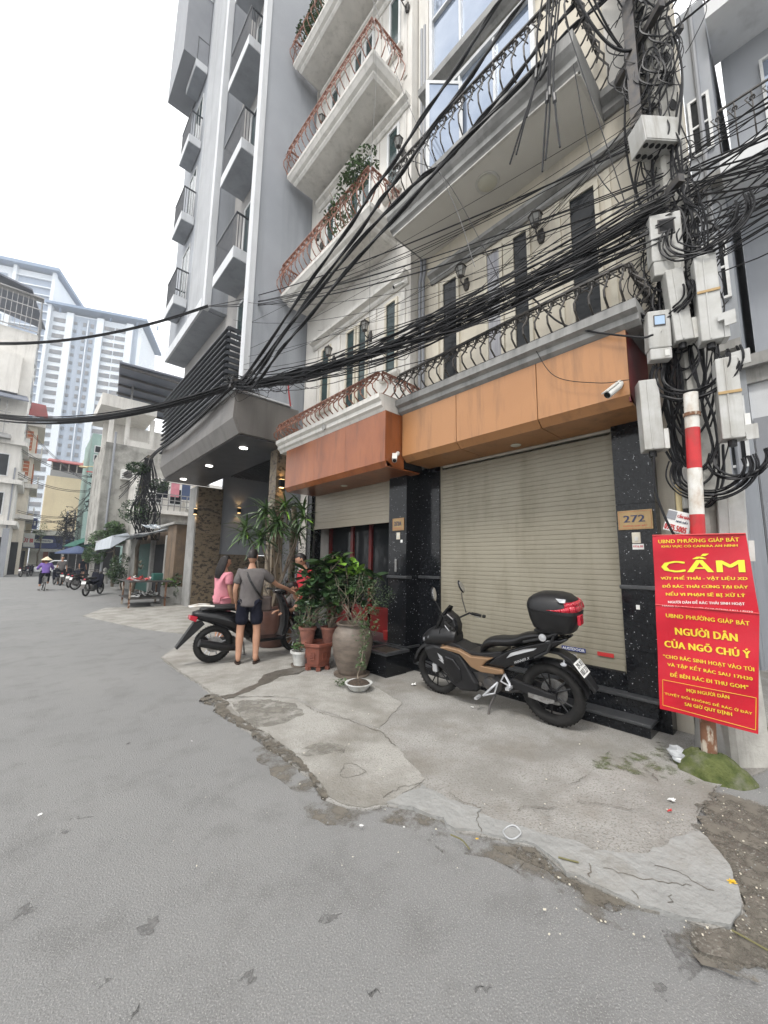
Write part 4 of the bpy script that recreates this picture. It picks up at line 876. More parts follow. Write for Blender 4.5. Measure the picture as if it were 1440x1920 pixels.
q = MB(); q.loft([sq(-.085, 1.122, .232, .216, tilt=.12), sq(-.085, 1.134, .232, .216, tilt=.12)]); part(q, 'seam', 'rubber', tb)
q = MB()   # lens wrapping the rear corner of the lid
ring0 = sq(-.085, 1.155, .241, .225, 56, tilt=.08); ring1 = sq(-.083, 1.205, .231, .215, 56, tilt=.06); ring2 = sq(-.081, 1.235, .212, .20, 56, tilt=.05)
for lo_, hi_ in ((14, 42),):
    for k in range(lo_, hi_):
        t = (k-lo_)/(hi_-lo_); w = min(1, 4*min(t, 1-t)+.05)
        def mid(r0, r1, u): return [r0[i]+(r1[i]-r0[i])*u for i in range(3)]
        a0, a1 = ring0[k], ring0[k+1]; b0 = mid(ring0[k], ring1[k], w); b1 = mid(ring0[k+1], ring1[k+1], min(1, 4*min(t+1/28, 1-t-1/28)+.05))
        q.add([a0, a1, b1, b0], [(0, 1, 2, 3)])
        if 18 < k < 38: q.add([b0, b1, ring2[k+1], ring2[k]], [(0, 1, 2, 3)])
so_ = part(q, 'rear_reflector', 'red_lens', tb, smooth=True); md = so_.modifiers.new('t', 'SOLIDIFY'); md.thickness = .008; md.offset = 1
q = MB(); q.prism([(-.20, .197, 1.225), (-.17, .20, 1.262), (-.25, .18, 1.255), (-.245, .19, 1.225)], (0, .012, .006)); part(q, 'badge', 'silver', tb)
q = MB(); q.obox((-.325, .06, 1.06), (.014, .05, .045)); part(q, 'latch', 'red_lens', tb, bevel=.006)
# pegs, kick stand
q = MB(); q.tube([(.44, .10, .43), (.37, .14, .36), (.36, .16, .33)], .012, 6); q.tube([(.44, .10, .43), (.47, .13, .36), (.37, .15, .34)], .010, 6); q.obox((.36, .185, .335), (.02, .045, .012)); part(q, 'rear_footrest', 'silver', K)
q = MB(); q.tube([(.52, .10, .33), (.58, .13, .27), (.68, .14, .17)], .012, 6); q.tube([(.52, .10, .33), (.55, .13, .22), (.68, .14, .17)], .009, 6); q.obox((.72, .185, .16), (.016, .05, .010)); part(q, 'front_footrest', 'silver', K)
q = MB(); q.tube([(.56, .09, .20), (.60, .15, .09), (.60, .21, .012)], [.014, .012, .012], 8); q.obox((.60, .225, .010), (.035, .018, .007)); part(q, 'kickstand', 'dark_steel', K)
place(K, (3.93, 1.80, .012), rot=(radians(0), radians(0), radians(95.5)))
K.rotation_euler = (Matrix.Rotation(radians(95.5), 3, 'Z') @ Matrix.Rotation(radians(-6), 3, 'X')).to_euler()

# ================================================================ SCOOTER
def scooter_parts(T):
    wheel(T, (0, 0, .26), .26, .048, rim='silver', spokes=6); wheel(T, (1.24, 0, .26), .255, .042, rim='silver', spokes=6)
    q = MB(); pp(q, [(.40, .20), (.30, .33), (.02, .32), (-.05, .27), (0, .22), (.25, .17)], .06, .15, .1); part(q, 'engine_case', 'dark_steel', T, bevel=.01)
    q = MB(); q.tube([(.30, -.12, .18), (.12, -.14, .22), (-.22, -.15, .32)], [.03, .055, .05], 12); q.tube([(.02, .13, .25), (-.20, .14, .35)], [.05, .045], 12); part(q, 'muffler', 'black_plastic', T, smooth=True)
    q = MB(); rings = []
    for x, z, w, h in ((-.30, .70, .03, .03), (-.22, .68, .10, .07), (0, .63, .15, .11), (.22, .56, .17, .14), (.42, .46, .16, .16), (.52, .38, .14, .14)):
        rings.append([(x, w*cos(a), z+h*sin(a)) for a in [2*pi*k/14 for k in range(14)]])
    q.loft(rings); part(q, 'rear_body', 'gloss_black', T, smooth=True)
    q = MB(); rings = []
    for x, z, w, h in ((-.20, .75, .07, .03), (-.05, .77, .13, .05), (.2, .765, .15, .05), (.36, .735, .14, .05), (.50, .71, .10, .04), (.56, .66, .05, .03)):
        rings.append([(x, w*cos(a), z+h*sin(a)) for a in [2*pi*k/14 for k in range(14)]])
    q.loft(rings); part(q, 'seat', 'black_plastic', T, smooth=True)
    q = MB(); q.tube([(-.05, .12, .80), (-.20, .11, .815), (-.34, .05, .80), (-.34, -.05, .80), (-.20, -.11, .815), (-.05, -.12, .80)], .014, 8); part(q, 'grab_rail', 'paint_white', T, smooth=True)
    q = MB(); pp(q, [(-.24, .66), (-.34, .69), (-.35, .63), (-.26, .59)], -.08, .08, .2); part(q, 'tail_light', 'red_lens', T, bevel=.01)
    q = MB(); pp(q, [(-.18, .60), (-.28, .58), (-.48, .26), (-.46, .24), (-.34, .36), (-.14, .55)], -.05, .05); part(q, 'rear_fender', 'black_plastic', T)
    q = MB(); pp(q, [(.46, .33), (.50, .24), (.98, .24), (1.06, .40), (1.02, .34), (.94, .28), (.55, .29)], -.15, .15); part(q, 'footboard', 'gloss_black', T, bevel=.01)
    q = MB(); rings = []
    for x, z, w, d in ((.98, .24, .13, .05), (1.03, .45, .16, .07), (1.03, .65, .18, .08), (.98, .82, .15, .08), (.93, .94, .10, .07)):
        rings.append([(x+d*sin(a)*.7, w*cos(a), z) for a in [2*pi*k/14 for k in range(14)]])
    q.loft(rings); part(q, 'leg_shield', 'gloss_black', T, smooth=True)
    q = MB(); rings = []
    for x, z, w, h in ((.84, .98, .05, .03), (.92, .98, .11, .06), (1.0, .97, .11, .06), (1.05, .95, .05, .04)):
        rings.append([(x, w*cos(a), z+h*sin(a)) for a in [2*pi*k/12 for k in range(12)]])
    q.loft(rings); hd = part(q, 'handlebar_cover', 'gloss_black', T, smooth=True)
    q = MB(); q.tube([(.86, .34, 1.0), (.93, .12, 1.0), (.93, -.12, 1.0), (.86, -.34, 1.0)], .017, 8); q.tube([(.93, .2, 1.01), (.92, .26, 1.12)], .006, 5); q.tube([(.93, -.2, 1.01), (.92, -.26, 1.12)], .006, 5); part(q, 'grips', 'rubber', hd, smooth=True)
    for s in (1, -1):
        q = MB(); q.ell((.92, s*.28, 1.16), (.014, .06, .04), 12); part(q, 'mirror', 'gloss_black', T, smooth=True)
    q = MB(); rings = []
    for k in range(8):
        a = radians(20+k*18); rings.append([(1.24+.29*cos(a), y, .26+.29*sin(a)-d) for y, d in ((-.06, .03), (0, 0), (.06, .03), (0, .012))])
    q.loft(rings); part(q, 'front_fender', 'gloss_black', T, smooth=True)
    q = MB(); q.tube([(1.10, .07, .52), (1.24, .07, .26)], .018, 8); q.tube([(1.10, -.07, .52), (1.24, -.07, .26)], .018, 8); part(q, 'fork', 'steel', T)
    q = MB(); q.tube([(.45, .10, .22), (.50, .18, .02)], .012, 6); q.obox((.50, .19, .012), (.03, .015, .006)); part(q, 'kickstand', 'steel', T)
SC = thing('scooter', 'black scooter with white grab rail, parked beside the man in the grey shirt', 'motor scooter', (0, 0, 0))
scooter_parts(SC)
place(SC, (2.19, 6.24, .018), rz=radians(-5)); SC.scale = (1.09, 1.09, 1.06)
# ================================================================ POTS AND PLANTS
LEAFM = {}
def leaf_mesh(kind):
    if kind in LEAFM: return LEAFM[kind]
    q = MB(); n = 5
    L, w, droop, m = dict(strap=(.46, .027, .75, 'leaf_mid'), strap_lime=(.40, .025, .5, 'leaf_lime'), broad=(.21, .05, .25, 'leaf_dark'), broad_mid=(.21, .052, .25, 'leaf_mid'), broad_lime=(.2, .052, .2, 'leaf_lime'))[kind]
    P = []
    for i in range(n+1):
        t = i/n; ww = w*(sin(pi*min(1, t*.92+.06))**.7 if kind[:5] == 'broad' else (1-t)**.5*(.5+.5*min(1, t*6))) + .0005
        x = L*t*(1-.12*droop*t); z = -droop*L*t*t*.6
        P += [(x, -ww, z+.15*ww), (x, 0, z-.12*ww), (x, ww, z+.15*ww)]
    q.add(P, [(3*i, 3*i+1, 3*i+4, 3*i+3) for i in range(n)] + [(3*i+1, 3*i+2, 3*i+5, 3*i+4) for i in range(n)])
    LEAFM[kind] = q.mesh('leaf', m, True); return LEAFM[kind]
LCOUNT = {}
def add_leaf(kind, par, p, az, el, sc=1, roll=0):
    "single leaves up to 280 a plant, the rest gathered into one mesh"
    me = leaf_mesh(kind); M3 = Matrix.Rotation(az, 3, 'Z') @ Matrix.Rotation(-el, 3, 'Y') @ Matrix.Rotation(roll, 3, 'X')
    L_ = LCOUNT.setdefault(par.name, [0, MB(), par, []])
    if L_[0] < 280:
        L_[0] += 1; o = bpy.data.objects.new('leaf', me); COL.objects.link(o); o.parent = par; o.location = V(p)-wl(par)
        o.rotation_euler = M3.to_euler(); o.scale = (sc,)*3; return o
    m = me.materials[0].name
    if m not in L_[3]: L_[3].append(m)
    L_[1].c = L_[3].index(m); L_[1].add([V(p)+M3 @ (v.co*sc) for v in me.vertices], [tuple(f.vertices) for f in me.polygons])
def finish_leaves(par):
    L_ = LCOUNT.get(par.name)
    if L_ and L_[1].v: part(L_[1], 'leaves', L_[3], par, smooth=True, kind='stuff')
def foliage(mb, c, rad, n, size, R, flat=.5, hollow=.55):
    "n small leaf-shaped faces spread through an ellipsoid"
    c = V(c)
    for i in range(n):
        d = V((R.gauss(0, 1), R.gauss(0, 1), R.gauss(0, 1))).normalized()*(R.uniform(hollow**3, 1)**(1/3))
        p = c+V((d.x*rad[0], d.y*rad[1], d.z*rad[2])); k = noise.noise(p*2.2/max(rad[0], .05)*.5)
        if k < -.18: continue
        s = size*R.uniform(.6, 1.3); a = V((R.gauss(0, 1), R.gauss(0, 1), R.gauss(0, 1)*flat)).normalized(); b = a.cross(V((R.gauss(0, .4), R.gauss(0, .4), 1))).normalized()
        mb.c = 0 if R.random() < .6 else 1
        nn = a.cross(b)*s*.12
        mb.add([p-a*s*.5, p+b*s*.24+nn, p+a*s*.5, p-b*s*.24+nn], [(0, 1, 2), (0, 2, 3)])
    mb.c = 0
def limb(mb, p0, p1, r0, r1, R, wob=.05, n=6, k=7):
    p0 = V(p0); p1 = V(p1); L = (p1-p0).length
    P = [p0+(p1-p0)*(i/n)+V((R.uniform(-1, 1), R.uniform(-1, 1), R.uniform(-.3, .3)))*wob*L*(0 if i in (0, n) else 1) for i in range(n+1)]
    mb.tube(P, [r0+(r1-r0)*i/n for i in range(n+1)], k); return P
R = random.Random(11)
# big brown glazed jar and dracaena
pj = aG(508, 1212)
pt = thing('plant_jar', 'brown glazed jar holding the tall dracaena behind the scooter', 'plant pot', (pj.x, pj.y, .018))
q = MB(); q.lathe([(.22, 0), (.25, .05), (.29, .25), (.33, .5), (.345, .62), (.33, .68), (.36, .70), (.36, .74), (.32, .74), (.31, .66), (0, .66)], (pj.x, pj.y, .018), 32); part(q, 'jar', 'jar_brown', pt, smooth=True)
q = MB(); q.lathe([(0, .0), (.30, 0), (.29, -.05)], (pj.x, pj.y, .67), 24); part(q, 'soil', 'soil', pt)
dr = thing('dracaena', 'tall dracaena with clumps of long drooping strap leaves in the brown jar', 'potted tree', (pj.x, pj.y, .67))
q = MB(); tips = []
for tx, ty, tz in ((-.50, .35, 2.15), (-.22, .1, 2.5), (.12, -.1, 2.62), (.42, -.30, 2.5), (.10, .28, 2.3), (-.36, -.05, 2.0), (.32, -.25, 2.15), (-.05, -.12, 2.25)):
    P = limb(q, (pj.x+R.uniform(-.06, .06), pj.y+R.uniform(-.06, .06), .6), (pj.x+tx*.92, pj.y+ty, tz), .022, .012, R, .03); tips.append(P[-1])
part(q, 'trunk', 'bark', dr, smooth=True)
for i, tp in enumerate(tips):
    for k in range(42):
        add_leaf('strap_lime' if R.random() < .10 else 'strap', dr, tp+V((0, 0, R.uniform(-.16, .08))), R.uniform(0, 2*pi), R.uniform(-.5, 1.2), R.uniform(.75, 1.15), R.uniform(-.4, .4))
finish_leaves(dr)
# jar/tree behind: pale trunk wrapped in creeper
pp2 = aG(502, 1207); 
tr = thing('tree', 'slim pale tree trunk wrapped in creeper beside the grey wall', 'tree', (pj.x+.55, pj.y+.35, 0))
q = MB(); limb(q, (pj.x+.55, pj.y+.35, 0), (pj.x+.50, pj.y+.3, 2.7), .085, .06, R, .01, 8, 10); part(q, 'trunk', 'travertine', tr, smooth=True)
q = MB(); foliage(q, (pj.x+.5, pj.y+.25, 1.9), (.22, .22, .75), 420, .06, R); foliage(q, (pj.x+.65, pj.y+.1, 1.55), (.3, .3, .3), 260, .055, R); foliage(q, (pj.x+.3, pj.y+.1, 1.0), (.26, .26, .3), 500, .06, R); part(q, 'leaves', ['leaf_dark', 'leaf_mid'], tr, kind='stuff')
# pale ceramic jar with twiggy shrub
cj = V((3.46, 4.42, .02))
t = thing('ceramic_jar', 'large grey-brown ribbed ceramic jar between the red pots and the black planter', 'plant pot', cj)
q = MB(); q.lathe([(.17, 0), (.19, .03), (.22, .12), (.265, .28), (.285, .42), (.28, .52), (.25, .60), (.215, .635), (.21, .66), (.235, .675), (.235, .69), (.20, .69), (.19, .64), (0, .62)], cj, 36); part(q, 'jar', 'jar', t, smooth=True)
q = MB(); q.lathe([(.23, 0), (.25, .012), (.25, .03), (.22, .03)], cj-V((0, 0, .015)), 28); part(q, 'saucer', 'jar', t, smooth=True)
sh_ = thing('shrub', 'twiggy small-leaved shrub growing in the ceramic jar', 'potted plant', cj+V((0, 0, .64)))
q = MB()
for k in range(12):
    a = R.uniform(0, 2*pi); limb(q, cj+V((0, 0, .6)), cj+V((cos(a)*R.uniform(.1, .42), sin(a)*R.uniform(.1, .4)-.08, R.uniform(.9, 1.5))), .009, .003, R, .08)
part(q, 'stems', 'bark', sh_)
q = MB()
for k in range(9): foliage(q, cj+V((R.uniform(-.22, .26), R.uniform(-.45, .2), R.uniform(.85, 1.35))), (.17, .17, .15), 210, .034, R)
part(q, 'leaves', ['leaf_small', 'leaf_dark'], sh_, kind='stuff')
# red hexagonal pot with two small pots above
hp = V((3.26, 4.98, .02))
t = thing('glazed_pot', 'dark red hexagonal pot on feet with raised emblems', 'plant pot', hp)
q = MB(); q.lathe([(.17, .04), (.185, .10), (.215, .30), (.235, .33), (.235, .37), (.205, .37), (.20, .32), (0, .32)], hp, 6); part(q, 'body', 'terracotta', t, bevel=.008)
q = MB()
for k in range(6): a = 2*pi*k/6; q.obox(hp+V((.16*cos(a), .16*sin(a), .02)), (.03, .03, .025), Matrix.Rotation(a, 3, 'Z'))
part(q, 'feet', 'terracotta', t)
for k in range(6):
    a = 2*pi*(k+.5)/6; q = MB(); c_ = hp+V((.176*cos(a), .176*sin(a), .20)); Rm = Matrix.Rotation(a, 3, 'Z')
    for j in range(4): q.obox(c_+Rm @ V((.004, 0, -.045+j*.03)), (.005, .045-.008*(j % 2), .006), Rm)
    q.obox(c_+Rm @ V((.004, .03, 0)), (.005, .006, .05), Rm); q.obox(c_+Rm @ V((.004, -.03, 0)), (.005, .006, .05), Rm); part(q, 'emblem', 'terracotta', t)
small = []
for dx, dy, lb in ((-.10, .15, 'left small terracotta pot behind the hexagonal red pot'), (.16, -.04, 'right small terracotta pot behind the hexagonal red pot')):
    c_ = hp+V((dx, dy, .335)); t = thing('terracotta_pot', lb, 'plant pot', c_, 'small terracotta pots')
    q = MB(); q.lathe([(.085, 0), (.12, .20), (.135, .205), (.135, .24), (.115, .24), (.11, .2), (0, .2)], c_, 24); part(q, 'pot', 'terracotta_light', t, smooth=True); small.append(c_)
    q = MB(); q.lathe([(0, .205), (.108, .20)], c_, 16); part(q, 'soil', 'soil', t)
rb = thing('rubber_plant', 'bushy rubber plant with large glossy leaves, lime at the top right', 'potted plant', hp+V((0, 0, .54)))
q = MB(); tipsl = []
for k in range(30):
    s = small[k % 2]; a = R.uniform(0, 2*pi); w_ = R.uniform(-.24, .68); e = V((3.28+.74*w_+R.uniform(-.12, .12), 4.92-.67*w_+R.uniform(-.15, .15), R.uniform(1.05, 1.60)+.14*(w_ > 0))); P = limb(q, s+V((0, 0, .2)), e, .014, .006, R, .07); tipsl += [(P[-1], e), (P[-2], e), (P[-3], e)]
part(q, 'stems', 'bark', rb)
for P_, e in tipsl:
    for k in range(6):
        lime = P_.y < 4.8 and P_.z > 1.38
        kind = 'broad_lime' if lime and R.random() < .65 else ('broad_mid' if R.random() < .35 else 'broad')
        add_leaf(kind, rb, P_+V((0, 0, R.uniform(-.10, .05))), R.uniform(0, 2*pi), R.uniform(-.5, .8), R.uniform(.7, 1.25), R.uniform(-.5, .5))
finish_leaves(rb)
q = MB(); foliage(q, (3.2, 5.0, .82), (.30, .30, .2), 380, .07, R); part(q, 'undergrowth', ['leaf_dark', 'leaf_mid'], rb, kind='stuff')
# white pot with bamboo-like plant
wp = aG(562, 1250); wp = V((wp.x, wp.y, .02))
t = thing('white_pot', 'white plastic flower pot on a saucer', 'plant pot', wp)
q = MB(); q.lathe([(.09, 0), (.12, .18), (.15, .185), (.15, .215), (.125, .215), (.12, .17), (0, .17)], wp, 28); part(q, 'pot', 'white_pot', t, smooth=True)
q = MB(); q.lathe([(.0, .18), (.12, .172)], wp, 16); part(q, 'soil', 'soil', t)
q = MB(); q.lathe([(.10, -.006), (.13, .0), (.135, .02), (.12, .012)], wp, 24); part(q, 'saucer', 'jar', t, smooth=True)
sh_ = thing('bamboo_plant', 'upright plant with tiered small leaves in the white pot', 'potted plant', wp+V((0, 0, .19)))
q = MB()
for k in range(4): limb(q, wp+V((0, 0, .17)), wp+V((R.uniform(-.07, .07), R.uniform(-.07, .07), R.uniform(.7, 1.05))), .006, .003, R, .04)
part(q, 'stems', 'bark', sh_)
q = MB()
for z in (.28, .42, .55, .68, .82, .95, 1.05): foliage(q, wp+V((R.uniform(-.03, .03), R.uniform(-.04, .04), z)), (.13, .13, .06), 90, .055, R)
part(q, 'leaves', ['leaf_mid', 'leaf_far'], sh_, kind='stuff')
# enamel bowl with dead plant plus creeper
bw = V((3.10, 3.82, .02))
t = thing('enamel_bowl', 'white enamel basin full of dark soil in front of the black planter', 'basin', bw)
q = MB(); q.lathe([(.09, 0), (.115, .02), (.15, .075), (.168, .082), (.168, .09), (.145, .088), (.11, .04), (0, .04)], bw, 32); part(q, 'bowl', 'white_pot', t, smooth=True)
q = MB(); q.lathe([(0, .125), (.06, .12), (.11, .10), (.14, .075)], bw, 24); part(q, 'soil', 'soil', t, smooth=True)
sh_ = thing('creeper', 'straggly creeper climbing from the white basin towards the ceramic jar', 'potted plant', bw+V((0, 0, .1)))
q = MB(); P = limb(q, bw+V((0, 0, .08)), (3.34, 4.02, .75), .009, .004, R, .05, 8); P2 = limb(q, P[-1], (3.55, 4.02, 1.3), .005, .002, R, .08, 6); part(q, 'stem', 'bark', sh_)
q = MB()
for p in P[2:]+P2: foliage(q, p, (.07, .07, .06), 60, .035, R)
foliage(q, P[-1], (.2, .2, .25), 300, .035, R); foliage(q, (2.98, 4.05, .08), (.12, .1, .04), 60, .05, R); part(q, 'leaves', ['leaf_small', 'leaf_mid'], sh_, kind='stuff')
# black granite planter trough
t = thing('planter_box', 'black granite planter trough with bare soil beside the steps', 'planter', (3.75, 4.1, 0))
q = MB(); q.box(3.70, 3.98, 0, 4.10, 4.42, .30); part(q, 'box', 'granite', t, bevel=.004)
q = MB(); q.box(3.67, 3.95, .30, 3.73, 4.45, .335); q.box(4.07, 3.95, .30, 4.13, 4.45, .335); q.box(3.73, 3.95, .30, 4.07, 4.01, .335); q.box(3.73, 4.39, .30, 4.07, 4.45, .335); part(q, 'rim', 'granite_top', t)
q = MB(); q.box(3.73, 4.01, .30, 4.07, 4.39, .318); part(q, 'soil', 'soil', t)
q = MB(); q.c = 0; q.lathe([(.07, 0), (.085, .14), (.0, .14)], (4.45, 4.75, .31), 16); q.c = 1; q.tube([(4.45, 4.75, .45), (4.45, 4.72, 1.1)], .012, 6); solo(q, 'dustpan', 'red dustpan bucket with a long handle standing at the red door', 'dustpan', ['paint_red', 'steel'], (4.45, 4.75, .31))
# ================================================================ PEOPLE
def skin_obj(name, J, edges, m, parent, root=0, lev=3):
    "J: joint -> (x,y,z,rx,ry); a continuous skinned surface"
    ks = list(J); me = bpy.data.meshes.new(name); me.from_pydata([V(J[k][:3]) for k in ks], [(ks.index(a), ks.index(b)) for a, b in edges], [])
    o = bpy.data.objects.new(name, me); COL.objects.link(o)
    o.modifiers.new('s', 'SKIN'); o.modifiers.new('u', 'SUBSURF').levels = lev; o.modifiers['u'].render_levels = lev
    o.modifiers['s'].use_smooth_shade = True
    sv = me.skin_vertices[0].data
    for i, k in enumerate(ks):
        r = J[k][3]; sv[i].radius = (r, J[k][4] if len(J[k]) > 4 else r); sv[i].use_root = (i == root)
    dg = bpy.context.evaluated_depsgraph_get(); dg.update()
    nm = bpy.data.meshes.new_from_object(o.evaluated_get(dg)); bpy.data.objects.remove(o)
    nm.name = name; nm.materials.clear(); nm.materials.append(MM[m]); nm.polygons.foreach_set('use_smooth', [True]*len(nm.polygons))
    o_ = wl(parent)
    for v in nm.vertices:
        if m in ('shirt_grey', 'shirt_pink', 'shirt_red', 'purple', 'navy', 'paper'):
            c_ = v.co; v.co = c_ + v.normal*(.016*noise.noise(V((c_.x*9, c_.y*9, c_.z*5)))+.008*noise.noise(V((c_.x*22, c_.y*22, c_.z*34))))
        v.co -= o_
    return link(name, nm, parent)
def head_mesh(c, rz, pitch=0, s=1.0):
    "head with brow, nose, mouth, chin, ears built on one shaped ovoid"
    q = MB(); n = 24; k = 18; M_ = Matrix.Rotation(rz, 3, 'Z') @ Matrix.Rotation(pitch, 3, 'Y'); c = V(c); vs = []
    for i in range(k+1):
        t = i/k; th = pi*t; z = -cos(th)
        for j in range(n):
            a = 2*pi*j/n; x = sin(th)*cos(a); y = sin(th)*sin(a)
            X = x*.098; Y = y*.075; Z = z*.118
            if z < 0: X *= 1+.10*z; Y *= 1+.32*z*1.0; X += .012*(-z)
            f = max(0, x)
            if abs(y) < .22 and -.35 < z < .12: X += .020*f*(1-abs(y)/.22)*(1-abs((z+.13)/.24))   # nose
            if abs(abs(y)-.42) < .2 and .0 < z < .25: X -= .008*f                                  # eye sockets
            if abs(y) < .3 and -.55 < z < -.42: X += .006*f                                        # lips
            if abs(y) < .3 and z < -.75: X += .010*f
            vs.append(c+M_ @ V((X*s, Y*s, Z*s)))
    q.add(vs, [(i*n+j, i*n+(j+1) % n, (i+1)*n+(j+1) % n, (i+1)*n+j) for i in range(k) for j in range(n)])
    for sg in (-1, 1): q.ell(c+M_ @ V((-.005*s, sg*.077*s, -.005*s)), (.018*s, .008*s, .032*s), 10, M_ @ Matrix.Rotation(sg*.3, 3, 'Z'))
    return q, M_
def hair_mesh(c, M_, s=1.0, long=False, cap=1.06, low=-.1):
    q = MB(); n = 24; k = 14; vs = []; c = V(c)
    for i in range(k+1):
        t = i/k; th = pi*.5+(pi*.5)*t; th = pi*(.42 if long else .40)+(pi*(1-(.42 if long else .40)))*t; z = -cos(th)
        for j in range(n):
            a = 2*pi*j/n; x = sin(th)*cos(a); y = sin(th)*sin(a)
            if x > .2 and z < .5: sc = .93
            elif x > -.1 and z < .15 and not long: sc = .96
            else: sc = cap+.03*noise.noise(V((x*5, y*5, z*5)))
            vs.append(c+M_ @ V((x*.098*sc*s, y*.075*sc*s*1.03, z*.118*sc*s)))
    q.add(vs, [(i*n+j, i*n+(j+1) % n, (i+1)*n+(j+1) % n, (i+1)*n+j) for i in range(k) for j in range(n)])
    if long:
        for j in range(30):
            a = pi*.5+pi*j/29; x, y = cos(a), sin(a)
            P = [c+M_ @ V((x*.095*f*s-.008*i, y*.078*f*s, z*s)) for i, (f, z) in enumerate(((.9, .08), (1.05, .0), (1.08, -.08), (1.1, -.16), (1.0, -.25), (.85, -.33)))]
            q.tube(P, [.014, .018, .02, .02, .016, .006], 5)
    return q
def hand(mb_parent, wrist, fwd, palm_n, s=1.0, curl=.5, name='hand'):
    "palm with four unequal bent fingers and a thumb from the side, as skinned chains"
    f = V(fwd).normalized(); n = V(palm_n); n = (n-f*n.dot(f)).normalized(); side = f.cross(n); w = V(wrist)
    q = MB()
    q.loft([[w+f*d*s+side*(a*wd*s)+n*(b*.014*s) for a, b in ((-1, -.6), (-1, .6), (-.4, 1), (.4, 1), (1, .6), (1, -.6), (.4, -1), (-.4, -1))] for d, wd in ((-.015, .022), (.02, .03), (.06, .038), (.088, .036))])
    for k, (off, L) in enumerate(((-.027, .062), (-.009, .072), (.009, .068), (.027, .052))):
        b = w+f*.082*s+side*off*s; d = f.copy(); P = [b]
        for seg in range(3):
            ang = curl*(seg+.5)*.6; dd = (f*cos(ang)+n*sin(ang)); b = b+dd*L*s/3; P.append(b)
        q.tube(P, [.0088*s, .0085*s, .0078*s, .006*s], 6)
    b = w+f*.022*s-side*.03*s; q.tube([b, b-side*.022*s+f*.022*s+n*.01*s, b-side*.022*s+f*.052*s+n*.02*s], [.011*s, .010*s, .007*s], 6)
    return part(q, name, 'skin', mb_parent, smooth=True)
